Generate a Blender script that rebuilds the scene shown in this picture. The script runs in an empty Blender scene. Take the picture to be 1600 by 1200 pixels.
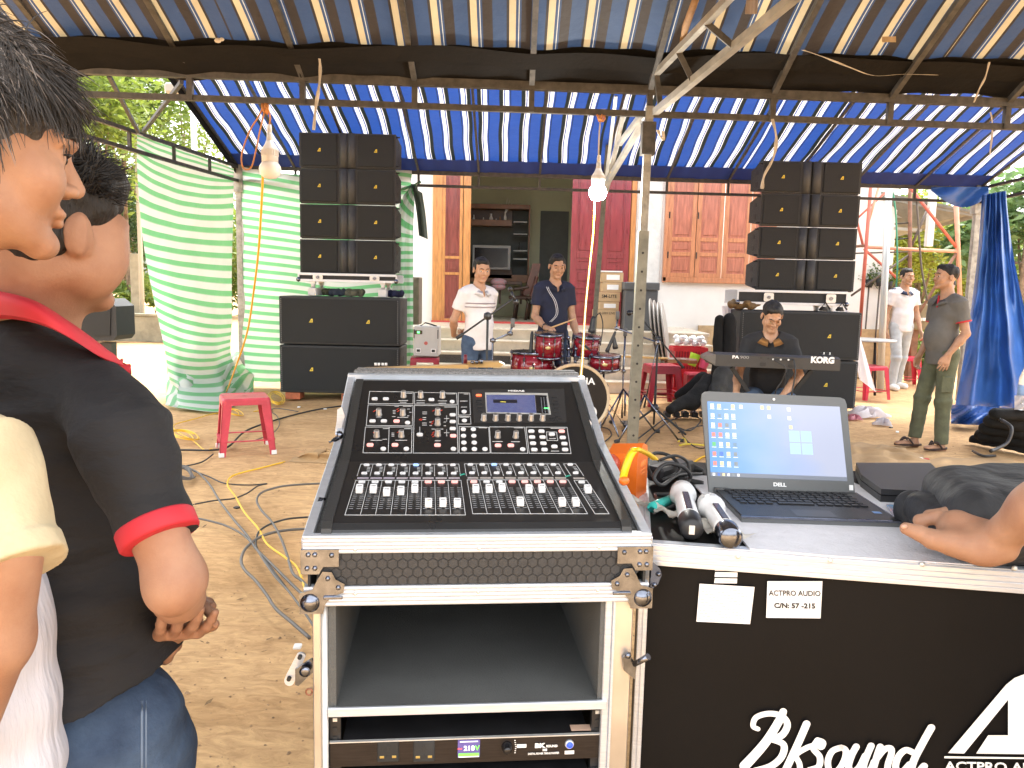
import bpy, math, random
import numpy as np
from mathutils import Vector, Matrix
R=math.radians
SC=bpy.context.scene
COL=SC.collection
random.seed(7)
rng=np.random.default_rng(7)
CAMH, PITCH, ROLL, FPX=1.42, math.atan(151/1208), 0.023, 1208.0
CP=Vector((0, 0, CAMH))
FW=Vector((0, math.cos(PITCH), -math.sin(PITCH)))
R0=Vector((1, 0, 0));U0=Vector((0, math.sin(PITCH), math.cos(PITCH)))
RT=R0*math.cos(ROLL)+U0*math.sin(ROLL);UP=-R0*math.sin(ROLL)+U0*math.cos(ROLL)
cam=bpy.data.cameras.new('camera');camo=bpy.data.objects.new('camera', cam);COL.objects.link(camo)
cam.sensor_width=36;cam.lens=36*FPX/1600;cam.clip_start=.05;cam.clip_end=500
mw=Matrix.Identity(4)
for i in range(3):
 mw[i][0]=RT[i];mw[i][1]=UP[i];mw[i][2]=-FW[i];mw[i][3]=CP[i]
camo.matrix_world=mw;SC.camera=camo
W=bpy.data.worlds.new('World');SC.world=W;W.use_nodes=True
nt=W.node_tree;nt.nodes.clear()
sky=nt.nodes.new('ShaderNodeTexSky');sky.sky_type='NISHITA';sky.sun_disc=False
sky.sun_elevation=R(58);sky.sun_rotation=R(20);sky.dust_density=5;sky.air_density=1.3;sky.ozone_density=.6
hs=nt.nodes.new('ShaderNodeHueSaturation');hs.inputs['Saturation'].default_value=.12
bg=nt.nodes.new('ShaderNodeBackground');bg.inputs['Strength'].default_value=.15
wo=nt.nodes.new('ShaderNodeOutputWorld')
nt.links.new(sky.outputs[0], hs.inputs['Color']);nt.links.new(hs.outputs[0], bg.inputs['Color']);nt.links.new(bg.outputs[0], wo.inputs[0])
sl=bpy.data.lights.new('sun', 'SUN');sl.energy=.5;sl.angle=R(25);sl.color=(1, .94, .84)
so=bpy.data.objects.new('sun', sl);COL.objects.link(so)
_e, _a=R(58), R(20)
sdir=Vector((math.sin(_a)*math.cos(_e), math.cos(_a)*math.cos(_e), math.sin(_e)))
so.rotation_euler=sdir.to_track_quat('Z', 'Y').to_euler();so.location=(0, 0, 12)
SC.view_settings.view_transform='Standard';SC.view_settings.look='None'
SC.view_settings.exposure=2.85;SC.view_settings.gamma=1;SC.view_settings.use_curve_mapping=False
def ray(px, py):
 return(FW*FPX+RT*(px-800)+UP*(600-py)).normalized()
def P(px, py, Y):
 d=ray(px, py);return CP+d*(Y/d.y)
def G(px, py, z=0):
 d=ray(px, py);return CP+d*((z-CAMH)/d.z)
def HIT(px, py, p0, n):
 d=ray(px, py);return CP+d*((Vector(p0)-CP).dot(n)/d.dot(n))
MC={}
def mat(name, col, rough=.6, metal=0, var=0, vs=8, bump=0, bs=60, spec=.5, emit=None, es=0, coat=0, trans=0, alpha=1, transl=0, col2=None, stretch=None, sss=0, vdet=4, bd=.01):
 if name in MC:return MC[name]
 m=bpy.data.materials.new(name);m.use_nodes=True;MC[name]=m
 t=m.node_tree;b=t.nodes['Principled BSDF']
 b.inputs['Base Color'].default_value=(*col, 1);b.inputs['Roughness'].default_value=rough
 b.inputs['Metallic'].default_value=metal;b.inputs['Specular IOR Level'].default_value=spec
 b.inputs['Coat Weight'].default_value=coat;b.inputs['Transmission Weight'].default_value=trans
 b.inputs['Alpha'].default_value=alpha
 if sss:b.inputs['Subsurface Weight'].default_value=sss;b.inputs['Subsurface Radius'].default_value=(.012, .005, .003)
 if emit:b.inputs['Emission Color'].default_value=(*emit, 1);b.inputs['Emission Strength'].default_value=es
 tc=t.nodes.new('ShaderNodeTexCoord');src=tc.outputs['Object']
 if stretch:
  mp=t.nodes.new('ShaderNodeMapping');mp.inputs['Scale'].default_value=stretch
  t.links.new(src, mp.inputs[0]);src=mp.outputs[0]
 if var or col2:
  n=t.nodes.new('ShaderNodeTexNoise');n.inputs['Scale'].default_value=vs;n.inputs['Detail'].default_value=vdet;n.inputs['Roughness'].default_value=.6
  t.links.new(src, n.inputs['Vector'])
  r=t.nodes.new('ShaderNodeValToRGB')
  c2=col2 or tuple(max(0, c*(1-var))for c in col);c1=col if col2 else tuple(min(1, c*(1+var))for c in col)
  r.color_ramp.elements[0].position=.32;r.color_ramp.elements[1].position=.68
  r.color_ramp.elements[0].color=(*c2, 1);r.color_ramp.elements[1].color=(*c1, 1)
  t.links.new(n.outputs[0], r.inputs[0]);t.links.new(r.outputs[0], b.inputs['Base Color'])
  mr=t.nodes.new('ShaderNodeMapRange');mr.inputs['To Min'].default_value=max(.02, rough-.1);mr.inputs['To Max'].default_value=min(1, rough+.1)
  t.links.new(n.outputs[0], mr.inputs[0]);t.links.new(mr.outputs[0], b.inputs['Roughness'])
 if bump:
  n2=t.nodes.new('ShaderNodeTexNoise');n2.inputs['Scale'].default_value=bs;n2.inputs['Detail'].default_value=5
  t.links.new(src, n2.inputs['Vector'])
  bp=t.nodes.new('ShaderNodeBump');bp.inputs['Strength'].default_value=bump;bp.inputs['Distance'].default_value=bd
  t.links.new(n2.outputs[0], bp.inputs['Height']);t.links.new(bp.outputs[0], b.inputs['Normal'])
 if transl:
  out=t.nodes['Material Output'];tr=t.nodes.new('ShaderNodeBsdfTranslucent');mx=t.nodes.new('ShaderNodeMixShader')
  mx.inputs[0].default_value=transl
  tr.inputs[0].default_value=(*col, 1)
  if b.inputs['Base Color'].is_linked:t.links.new(b.inputs['Base Color'].links[0].from_socket, tr.inputs[0])
  t.links.new(b.outputs[0], mx.inputs[1]);t.links.new(tr.outputs[0], mx.inputs[2]);t.links.new(mx.outputs[0], out.inputs[0])
 return m
def stripe_mat(name, stops, transl, period, rough=.7, dirt=.25, axis=0, wob=.0):
 """repeating stripes along UV x (metres); stops = [(position 0..1, colour)]"""
 m=bpy.data.materials.new(name);m.use_nodes=True;MC[name]=m
 t=m.node_tree;b=t.nodes['Principled BSDF'];L=t.links.new;N=t.nodes.new
 uv=N('ShaderNodeUVMap');uv.uv_map='uv';sp=N('ShaderNodeSeparateXYZ');L(uv.outputs[0], sp.inputs[0])
 dv=N('ShaderNodeMath');dv.operation='DIVIDE';dv.inputs[1].default_value=period;L(sp.outputs[axis], dv.inputs[0])
 fr=N('ShaderNodeMath');fr.operation='FRACT';L(dv.outputs[0], fr.inputs[0])
 rp=N('ShaderNodeValToRGB');rp.color_ramp.interpolation='CONSTANT'
 e=rp.color_ramp.elements
 e[0].position=0;e[0].color=(*stops[0][1], 1);e[1].position=stops[1][0];e[1].color=(*stops[1][1], 1)
 for p_, c_ in stops[2:]:
  x=e.new(p_);x.color=(*c_, 1)
 L(fr.outputs[0], rp.inputs[0])
 nz=N('ShaderNodeTexNoise');nz.inputs['Scale'].default_value=2.3;nz.inputs['Detail'].default_value=7;nz.inputs['Roughness'].default_value=.65
 tc=N('ShaderNodeTexCoord');L(tc.outputs['Object'], nz.inputs['Vector'])
 mr=N('ShaderNodeMapRange');mr.inputs['From Min'].default_value=.3;mr.inputs['From Max'].default_value=.7
 mr.inputs['To Min'].default_value=1-dirt;mr.inputs['To Max'].default_value=1;L(nz.outputs[0], mr.inputs[0])
 mx=N('ShaderNodeMix');mx.data_type='RGBA';mx.blend_type='MULTIPLY';mx.inputs['Factor'].default_value=1
 L(rp.outputs[0], mx.inputs[6]);L(mr.outputs[0], mx.inputs[7])
 L(mx.outputs[2], b.inputs['Base Color']);b.inputs['Roughness'].default_value=rough
 n2=N('ShaderNodeTexNoise');n2.inputs['Scale'].default_value=9;n2.inputs['Detail'].default_value=4;L(tc.outputs['Object'], n2.inputs['Vector'])
 bp=N('ShaderNodeBump');bp.inputs['Strength'].default_value=.35;bp.inputs['Distance'].default_value=.03
 L(n2.outputs[0], bp.inputs['Height']);L(bp.outputs[0], b.inputs['Normal'])
 tr=N('ShaderNodeBsdfTranslucent');L(mx.outputs[2], tr.inputs[0]);ms=N('ShaderNodeMixShader');ms.inputs[0].default_value=transl
 L(b.outputs[0], ms.inputs[1]);L(tr.outputs[0], ms.inputs[2]);L(ms.outputs[0], t.nodes['Material Output'].inputs[0])
 return m
def basis(d, hint=None):
 d=Vector(d).normalized();h=Vector(hint)if hint is not None else(Vector((0, 0, 1))if abs(d.z)<.95 else Vector((1, 0, 0)))
 u=d.cross(h).normalized();v=u.cross(d).normalized();return u, v, d
class MB:
 def __init__(s):s.v=[];s.f=[];s.uv={};s.mi=[];s.cur=0;s.sm=[];s.smooth=False
 def add(s, vs, fs, smooth=None):
  o=len(s.v);s.v+=[tuple(x)for x in vs]
  sm=s.smooth if smooth is None else smooth
  for f in fs:s.f.append([i+o for i in f]);s.mi.append(s.cur);s.sm.append(sm)
  return o
 def box(s, c, d, M=None, bev=0):
  x, y, z=d[0]/2, d[1]/2, d[2]/2;c=Vector(c)
  if bev<=0:
   vs=[Vector((a*x, b*y, e*z))for a in(-1, 1)for b in(-1, 1)for e in(-1, 1)]
   fs=[[0, 1, 3, 2], [4, 6, 7, 5], [0, 4, 5, 1], [2, 3, 7, 6], [0, 2, 6, 4], [1, 5, 7, 3]]
  else:
   vs=[];idx={}
   for a in(-1, 1):
    for b in(-1, 1):
     for e in(-1, 1):
      for k in range(3):
       q=[a*x, b*y, e*z]
       for j in range(3):
        if j!=k:q[j]-=(a, b, e)[j]*bev
       idx[(a, b, e, k)]=len(vs);vs.append(Vector(q))
   I=idx;fs=[]
   for k in range(3):
    for sgn in(-1, 1):
     o=[j for j in range(3)if j!=k];q=[]
     for(p1, p2)in((-1, -1), (1, -1), (1, 1), (-1, 1)):
      t=[0, 0, 0];t[k]=sgn;t[o[0]]=p1;t[o[1]]=p2;q.append(I[(*t, k)])
     if(sgn>0)^(k==1):fs.append(q)
     else:fs.append(q[::-1])
   for k in range(3):
    o=[j for j in range(3)if j!=k]
    for p1 in(-1, 1):
     for p2 in(-1, 1):
      t0=[0, 0, 0];t0[o[0]]=p1;t0[o[1]]=p2;t1=list(t0);t0[k]=-1;t1[k]=1
      q=[I[(*t0, o[0])], I[(*t1, o[0])], I[(*t1, o[1])], I[(*t0, o[1])]]
      fs.append(q)
   for a in(-1, 1):
    for b in(-1, 1):
     for e in(-1, 1):fs.append([I[(a, b, e, 0)], I[(a, b, e, 1)], I[(a, b, e, 2)]])
  if M is not None:vs=[M@v for v in vs]
  s.add([v+c for v in vs], fs, False);return s
 def obox(s, o, u, v, n, su, sv, sn, bev=0):
  M=Matrix((u, v, n)).transposed();return s.box(o, (su, sv, sn), M, bev)
 def cyl(s, a, b, r0, r1=None, n=12, cap=True, smooth=True):
  r1=r0 if r1 is None else r1;a=Vector(a);b=Vector(b);u, v, d=basis(b-a)
  vs=[]
  for p, r in((a, r0), (b, r1)):
   for i in range(n):
    t=2*math.pi*i/n;vs.append(p+(u*math.cos(t)+v*math.sin(t))*r)
  o=s.add(vs, [[i, (i+1)%n, n+(i+1)%n, n+i]for i in range(n)], smooth)
  if cap:
   s.f+=[[o+i for i in range(n)][::-1], [o+n+i for i in range(n)]];s.mi+=[s.cur]*2;s.sm+=[False]*2
  return s
 def bar(s, a, b, w, h=None, hint=None):
  h=h or w;a=Vector(a);b=Vector(b);u, v, d=basis(b-a, hint);L=(b-a).length
  return s.obox((a+b)/2, u, v, d, w, h, L)
 def tube(s, pts, r, n=6, cap=True):
  pts=[Vector(p)for p in pts];m=len(pts);rs=r if isinstance(r, (list, tuple))else[r]*m
  vs=[];u=None
  for i, p in enumerate(pts):
   d=(pts[min(i+1, m-1)]-pts[max(i-1, 0)])
   if d.length<1e-9:d=Vector((0, 0, 1))
   d.normalize()
   if u is None:u, v, _=basis(d)
   else:
    u=(u-d*u.dot(d))
    if u.length<1e-6:u, v, _=basis(d)
    u.normalize();v=d.cross(u)
   for k in range(n):
    t=2*math.pi*k/n;vs.append(p+(u*math.cos(t)+v*math.sin(t))*rs[i])
  fs=[[i*n+k, i*n+(k+1)%n, (i+1)*n+(k+1)%n, (i+1)*n+k]for i in range(m-1)for k in range(n)]
  if cap:fs+=[list(range(n))[::-1], [(m-1)*n+k for k in range(n)]]
  s.add(vs, fs, True);return s
 def lathe(s, prof, M=None, n=20, smooth=True):
  vs=[]
  for r, z in prof:
   for k in range(n):
    t=2*math.pi*k/n;q=Vector((r*math.cos(t), r*math.sin(t), z));vs.append(M@q if M is not None else q)
  m=len(prof);fs=[[i*n+k, i*n+(k+1)%n, (i+1)*n+(k+1)%n, (i+1)*n+k]for i in range(m-1)for k in range(n)]
  if prof[0]==prof[-1]or prof[0][1]==prof[-1][1]:return s.add(vs, fs, smooth)and s or s
  if prof[0][0]>1e-6:fs.append(list(range(n))[::-1])
  if prof[-1][0]>1e-6:fs.append([(m-1)*n+k for k in range(n)])
  s.add(vs, fs, smooth);return s
 def ball(s, c, r, n=12, M=None):
  r=(r, r, r)if not isinstance(r, (tuple, list))else r;c=Vector(c);vs=[];m=max(4, n//2)
  for j in range(m+1):
   f=math.pi*j/m
   for k in range(n):
    t=2*math.pi*k/n;q=Vector((r[0]*math.sin(f)*math.cos(t), r[1]*math.sin(f)*math.sin(t), r[2]*math.cos(f)))
    vs.append(c+(M@q if M is not None else q))
  s.add(vs, [[j*n+k, (j+1)*n+k, (j+1)*n+(k+1)%n, j*n+(k+1)%n]for j in range(m)for k in range(n)], True);return s
 def prism(s, poly, o, u, v, n, t, t0=0):
  o=Vector(o);u=Vector(u);v=Vector(v);n=Vector(n);k=len(poly)
  vs=[o+u*a+v*b+n*t0 for a, b in poly]+[o+u*a+v*b+n*(t0+t)for a, b in poly]
  s.add(vs, [list(range(k))[::-1], [k+i for i in range(k)]]+[[i, (i+1)%k, k+(i+1)%k, k+i]for i in range(k)], False);return s
 def grid(s, fn, nu, nv, uvf=None, smooth=True, u0=0, u1=1, v0=0, v1=1):
  vs=[];uvs=[]
  for j in range(nv+1):
   for i in range(nu+1):
    a=u0+(u1-u0)*i/nu;b=v0+(v1-v0)*j/nv;vs.append(fn(a, b));uvs.append(uvf(a, b)if uvf else(a, b))
  o=s.add(vs, [[j*(nu+1)+i, j*(nu+1)+i+1, (j+1)*(nu+1)+i+1, (j+1)*(nu+1)+i]for j in range(nv)for i in range(nu)], smooth)
  for k, q in enumerate(uvs):s.uv[o+k]=q
  return s
 def quad(s, a, b, c, d):s.add([a, b, c, d], [[0, 1, 2, 3]], False);return s
def rrect(w, h, r, k=4):
 pts=[]
 for cx, cy, a0 in((w/2-r, h/2-r, 0), (-w/2+r, h/2-r, 90), (-w/2+r, -h/2+r, 180), (w/2-r, -h/2+r, 270)):
  for i in range(k+1):
   a=R(a0+90*i/k);pts.append((cx+r*math.cos(a), cy+r*math.sin(a)))
 return pts
def circ(r, n=16, cx=0, cy=0):return[(cx+r*math.cos(2*math.pi*i/n), cy+r*math.sin(2*math.pi*i/n))for i in range(n)]
ROOTM={}
def thing(name, label, cat, loc=(0, 0, 0), rz=0, group=None):
 o=bpy.data.objects.new(name, None);COL.objects.link(o);o.empty_display_size=.1
 o.location=loc;o.rotation_euler=(0, 0, rz);o['label']=label;o['category']=cat
 if group:o['group']=group
 ROOTM[o.name]=Matrix.Translation(Vector(loc))@Matrix.Rotation(rz, 4, 'Z')
 return o
def wm(o):
 M=Matrix.Identity(4)
 while o is not None and o.name in ROOTM:return ROOTM[o.name]
 return M
def mk(name, mb, m, parent=None, world=True, label=None):
 me=bpy.data.meshes.new(name)
 vs=mb.v
 if parent is not None and world:
  Mi=wm(parent).inverted();vs=[Mi@Vector(v)for v in vs]
 me.from_pydata([tuple(v)for v in vs], [], mb.f)
 ms=m if isinstance(m, (list, tuple))else[m]
 for q in ms:me.materials.append(q)
 me.polygons.foreach_set('use_smooth', mb.sm)
 if len(ms)>1:me.polygons.foreach_set('material_index', mb.mi)
 if mb.uv:
  ul=me.uv_layers.new(name='uv')
  for lp in me.loops:ul.data[lp.index].uv=mb.uv.get(lp.vertex_index, (0, 0))
 me.update()
 o=bpy.data.objects.new(name, me);COL.objects.link(o)
 if parent is not None:
  o.parent=parent
  if parent.name in ROOTM:ROOTM[o.name]=ROOTM[parent.name]
 if label:o['label']=label
 return o
def solo(name, mb, m, label, cat, group=None, kind=None):
 o=mk(name, mb, m);
 if label:o['label']=label
 if cat:o['category']=cat
 if group:o['group']=group
 if kind:o['kind']=kind
 return o
def struct(name, mb, m):o=mk(name, mb, m);o['kind']='structure';return o
def dup(root, loc=None, rz=None, label=None, group=None, name=None):
 def cp(o, par):
  c=o.copy();COL.objects.link(c)
  if par is not None:c.parent=par
  for ch in list(o.children):cp(ch, c)
  return c
 r=cp(root, None)
 if loc is not None:r.location=loc
 if rz is not None:r.rotation_euler=(0, 0, rz)
 ROOTM[r.name]=Matrix.Translation(r.location)@Matrix.Rotation(r.rotation_euler.z, 4, 'Z')
 if label:r['label']=label
 if group:r['group']=group
 return r
def text(name, s, size, o, u, v, n, m, parent, off=.0006, ext=.0004, bold=0, shear=0, align='CENTER', sx=1):
 """flat printed lettering laid on a surface: o centre, u reading direction, v up, n outwards"""
 c=bpy.data.curves.new(name, 'FONT');c.body=s;c.size=size;c.align_x=align;c.align_y='CENTER'
 c.extrude=ext;c.offset=bold;c.shear=shear;c.resolution_u=3
 ob=bpy.data.objects.new(name, c);COL.objects.link(ob)
 dg=bpy.context.evaluated_depsgraph_get();me=bpy.data.meshes.new_from_object(ob.evaluated_get(dg));bpy.data.objects.remove(ob)
 Mx=Matrix.Identity(4)
 u=Vector(u).normalized();v=Vector(v).normalized();n=Vector(n).normalized();o=Vector(o)+n*(off+ext)
 for i in range(3):Mx[i][0]=u[i]*sx;Mx[i][1]=v[i];Mx[i][2]=n[i];Mx[i][3]=o[i]
 if parent is not None:Mx=wm(parent).inverted()@Mx
 me.transform(Mx);me.materials.clear();me.materials.append(m);me.name=name
 ob=bpy.data.objects.new(name, me);COL.objects.link(ob)
 if parent is not None:ob.parent=parent
 return ob
def smooth_path(pts, k=6):
 pts=[Vector(p)for p in pts];out=[]
 for i in range(len(pts)-1):
  p0, p1, p2, p3=pts[max(i-1, 0)], pts[i], pts[i+1], pts[min(i+2, len(pts)-1)]
  for j in range(k):
   t=j/k;out.append(.5*((2*p1)+(-p0+p2)*t+(2*p0-5*p1+4*p2-p3)*t*t+(-p0+3*p1-3*p2+p3)*t**3))
 out.append(pts[-1]);return out
def cord(pts, r, m, label, nm='cable', k=6, cat='cable', group=None):
 q=MB();q.tube(smooth_path(pts, k), r, 6);return solo(nm, q, m, label, cat, group)
def vnoise(X, Y, Z, f, seed=0):
 a=1.7*seed
 return(np.sin(X*f+a+1.9*np.sin(Y*f*.7+a))+np.sin(Y*f*1.1+2.1*a+1.7*np.sin(Z*f*.8))+np.sin(Z*f*.9+.7*a+1.8*np.sin(X*f*.75+a)))/3
class SDF:
 def __init__(s, k=.02):s.p=[];s.k=k;s.n=[]
 def cone(s, a, b, ra, rb=None, k=None):s.p.append(('c', Vector(a), Vector(b), ra, ra if rb is None else rb, k or s.k, 1));return s
 def flat(s, a, b, ra, rb=None, k=None):s.p.append(('f', Vector(a), Vector(b), ra, ra if rb is None else rb, k or s.k, 1));return s
 def ell(s, c, r, M=None, k=None):s.p.append(('e', Vector(c), tuple(r)if hasattr(r, '__len__')else(r, r, r), M, 0, k or s.k, 1));return s
 def sub(s, c, r, M=None, k=.01):s.p.append(('e', Vector(c), tuple(r)if hasattr(r, '__len__')else(r, r, r), M, 0, k, -1));return s
 def subc(s, a, b, ra, rb=None, k=.01):s.p.append(('c', Vector(a), Vector(b), ra, ra if rb is None else rb, k, -1));return s
 def cut(s, p, n, k=.0):s.p.append(('h', Vector(p), Vector(n).normalized(), 0, 0, k, -1));return s
 def noise(s, amp, f, seed=0, st=(1, 1, 1)):s.n.append((amp, f, seed, st));return s
 def mesh(s, vox):
  lo=np.array([1e9]*3);hi=-lo
  def bb(q):
   if q[0]in 'cf':
    a=np.array(q[1]);b=np.array(q[2]);r=max(q[3], q[4]);return np.minimum(a, b)-r, np.maximum(a, b)+r
   c=np.array(q[1]);r=max(q[2])if q[3]is not None else None
   rr=np.array([r]*3)if r is not None else np.array(q[2]);return c-rr, c+rr
  for q in s.p:
   if q[6]>0:a, b=bb(q);lo=np.minimum(lo, a);hi=np.maximum(hi, b)
  pad=vox*3+.004+sum(x[0]for x in s.n);lo-=pad;hi+=pad
  nn=np.ceil((hi-lo)/vox).astype(int)+1
  ax=[lo[i]+vox*np.arange(nn[i])for i in range(3)]
  D=np.full(nn, 1.0, np.float32)
  for q in s.p:
   if q[0]=='h':
    X, Y, Z=np.meshgrid(*ax, indexing='ij', sparse=True)
    d=-((X-q[1].x)*q[2].x+(Y-q[1].y)*q[2].y+(Z-q[1].z)*q[2].z)
    e=-d;D=np.maximum(D, e.astype(np.float32))if not q[5]else smax(D, e.astype(np.float32), q[5]);continue
   a, b=bb(q);m=q[5]+3*vox+.01
   i0=np.maximum(((a-m-lo)/vox).astype(int), 0);i1=np.minimum(((b+m-lo)/vox).astype(int)+2, nn)
   if np.any(i1<=i0):continue
   sl_=tuple(slice(i0[i], i1[i])for i in range(3))
   X, Y, Z=np.meshgrid(*[ax[i][i0[i]:i1[i]]for i in range(3)], indexing='ij', sparse=True)
   if q[0]in 'cf':
    A=q[1];B=q[2];d_=B-A;L=max(d_.length, 1e-6);d_=d_/L
    px, py, pz=X-A.x, Y-A.y, Z-A.z;t=px*d_.x+py*d_.y+pz*d_.z
    tc=np.clip(t, 0, L)
    rr=q[3]+(q[4]-q[3])*tc/L
    if q[0]=='c':d=np.sqrt((px-tc*d_.x)**2+(py-tc*d_.y)**2+(pz-tc*d_.z)**2)-rr
    else:
     rad=np.sqrt(np.maximum((px-t*d_.x)**2+(py-t*d_.y)**2+(pz-t*d_.z)**2, 0))-rr;d=np.maximum(rad, np.maximum(-t, t-L))
   else:
    px, py, pz=X-q[1].x, Y-q[1].y, Z-q[1].z
    if q[3]is not None:
     Mi=q[3].transposed()
     px, py, pz=(Mi[0][0]*px+Mi[0][1]*py+Mi[0][2]*pz), (Mi[1][0]*px+Mi[1][1]*py+Mi[1][2]*pz), (Mi[2][0]*px+Mi[2][1]*py+Mi[2][2]*pz)
    r=q[2];k0=np.sqrt((px/r[0])**2+(py/r[1])**2+(pz/r[2])**2)
    k1=np.sqrt((px/r[0]**2)**2+(py/r[1]**2)**2+(pz/r[2]**2)**2)+1e-9
    d=k0*(k0-1)/k1
   d=d.astype(np.float32);S=D[sl_];k=q[5]
   if q[6]>0:
    h=np.maximum(k-np.abs(S-d), 0)/k;D[sl_]=np.minimum(S, d)-h*h*k*.25
   else:D[sl_]=smax(S, -d, k)
  if s.n:
   X, Y, Z=np.meshgrid(*ax, indexing='ij', sparse=True)
   for amp, f, seed, st in s.n:D=D+(amp*vnoise(X*st[0], Y*st[1], Z*st[2], f, seed)).astype(np.float32)
  D[0]=D[-1]=1;D[:, 0]=D[:, -1]=1;D[:, :, 0]=D[:, :, -1]=1
  return surfnet(D, lo, vox)
def smax(a, b, k):
 h=np.maximum(k-np.abs(a-b), 0)/k;return np.maximum(a, b)+h*h*k*.25
def surfnet(D, lo, vox):
 neg=D<0;nx, ny, nz=D.shape
 c=np.zeros((nx-1, ny-1, nz-1), np.int8);
 for i in(0, 1):
  for j in(0, 1):
   for k in(0, 1):c+=neg[i:nx-1+i, j:ny-1+j, k:nz-1+k]
 act=(c>0)&(c<8);idx=np.full(act.shape, -1, np.int64);ii=np.argwhere(act);idx[act]=np.arange(len(ii))
 acc=np.zeros((len(ii), 3));cnt=np.zeros(len(ii))
 cor=[(a, b, e)for a in(0, 1)for b in(0, 1)for e in(0, 1)]
 for a in cor:
  for ax_ in range(3):
   if a[ax_]==1:continue
   b=list(a);b[ax_]=1
   va=D[ii[:, 0]+a[0], ii[:, 1]+a[1], ii[:, 2]+a[2]];vb=D[ii[:, 0]+b[0], ii[:, 1]+b[1], ii[:, 2]+b[2]]
   m=(va<0)!=(vb<0);t=np.where(m, va/np.where(m, va-vb, 1), 0)
   q=np.array(a, float)[None, :].repeat(len(ii), 0);q[:, ax_]+=t
   acc[m]+=q[m];cnt[m]+=1
 V=(ii+acc/np.maximum(cnt, 1)[:, None])*vox+lo
 F=[]
 for ax_ in range(3):
  s0=[slice(None)]*3;s1=[slice(None)]*3;s0[ax_]=slice(0, -1);s1[ax_]=slice(1, None)
  ch=neg[tuple(s0)]!=neg[tuple(s1)];e=np.argwhere(ch)
  o=[k for k in range(3)if k!=ax_]
  ok=(e[:, o[0]]>0)&(e[:, o[1]]>0)&(e[:, o[0]]<D.shape[o[0]]-1)&(e[:, o[1]]<D.shape[o[1]]-1);e=e[ok]
  def cell(d0, d1):
   q=e.copy();q[:, o[0]]+=d0;q[:, o[1]]+=d1;return idx[q[:, 0], q[:, 1], q[:, 2]]
  q=np.stack([cell(-1, -1), cell(0, -1), cell(0, 0), cell(-1, 0)], 1)
  fl=neg[e[:, 0], e[:, 1], e[:, 2]]^(ax_==1)
  q[~fl]=q[~fl][:, ::-1]
  F.append(q)
 return V, np.concatenate(F)
def sdfobj(name, sdf, vox, m, parent, label=None):
 V, F=sdf.mesh(vox)
 if parent is not None:
  Mi=np.array(wm(parent).inverted());V=V@Mi[:3, :3].T+Mi[:3, 3]
 me=bpy.data.meshes.new(name);me.vertices.add(len(V));me.vertices.foreach_set('co', V.astype(np.float32).ravel())
 me.loops.add(F.size);me.loops.foreach_set('vertex_index', F.ravel().astype(np.int32))
 me.polygons.add(len(F));me.polygons.foreach_set('loop_start', np.arange(0, F.size, 4, dtype=np.int32))
 me.polygons.foreach_set('use_smooth', np.ones(len(F), bool));me.update(calc_edges=True);me.validate()
 me.materials.append(m)
 o=bpy.data.objects.new(name, me);COL.objects.link(o)
 if parent is not None:o.parent=parent
 if label:o['label']=label
 return o
M_alu=mat('aluminium', (.64, .67, .72), .38, .5, var=.08, vs=30, bump=.05, bs=300, stretch=(1, 1, 12))
M_alu2=mat('aluminium_dull', (.68, .68, .66), .42, .5, var=.12, vs=25)
M_chrome=mat('chrome', (.20, .215, .26), .2, 1, var=.3, vs=40)
M_steel=mat('galvanised_steel', (.33, .32, .29), .5, .55, var=.3, vs=14, bump=.1, bs=80)
M_steel_b=mat('brown_steel', (.072, .067, .062), .6, .3, var=.35, vs=18, bump=.1, bs=90)
M_blk=mat('black_plastic', (.018, .018, .02), .42, var=.25, vs=30, bump=.06, bs=400)
M_blkm=mat('black_matte', (.022, .023, .024), .7, var=.25, vs=20, bump=.1, bs=300)
M_blks=mat('black_gloss', (.012, .012, .014), .16)
M_rub=mat('rubber', (.03, .03, .03), .6)
M_white=mat('white_plastic', (.8, .8, .79), .35)
M_paper=mat('white_paper', (.82, .82, .82), .6)
M_ink=mat('black_ink', (.02, .02, .02), .6)
M_wink=mat('white_ink', (.85, .85, .84), .5)
M_skin=mat('skin', (.42, .24, .148), .5, var=.12, vs=30, bump=.12, bs=160, sss=.15)
M_skin2=mat('skin_tan', (.42, .235, .145), .5, var=.12, vs=30, bump=.1, bs=120, sss=.1)
M_hair=mat('black_hair', (.009, .007, .006), .65, var=.5, vs=60, bump=.6, bs=150, stretch=(1, 1, .25))
M_eye=mat('eye_white', (.7, .68, .65), .25);M_iris=mat('iris', (.02, .012, .008), .15)
M_lip=mat('lips', (.36, .14, .10), .45)
M_grille=mat('speaker_grille', (.016, .018, .019), .62, .2, bump=.5, bs=900)
M_cab=mat('speaker_cabinet', (.032, .034, .035), .62, var=.15, vs=60, bump=.35, bs=500)
M_yel=mat('yellow_badge', (.75, .55, .05), .4)
M_redp=mat('red_plastic', (.50, .035, .05), .38, var=.15, vs=12)
M_wood=mat('varnished_wood', (.50, .22, .07), .35, var=.25, vs=5, stretch=(6, 6, .8), coat=.2)
M_wood_r=mat('red_wood', (.20, .045, .035), .32, var=.3, vs=5, stretch=(6, 6, .7), coat=.25)
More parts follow.
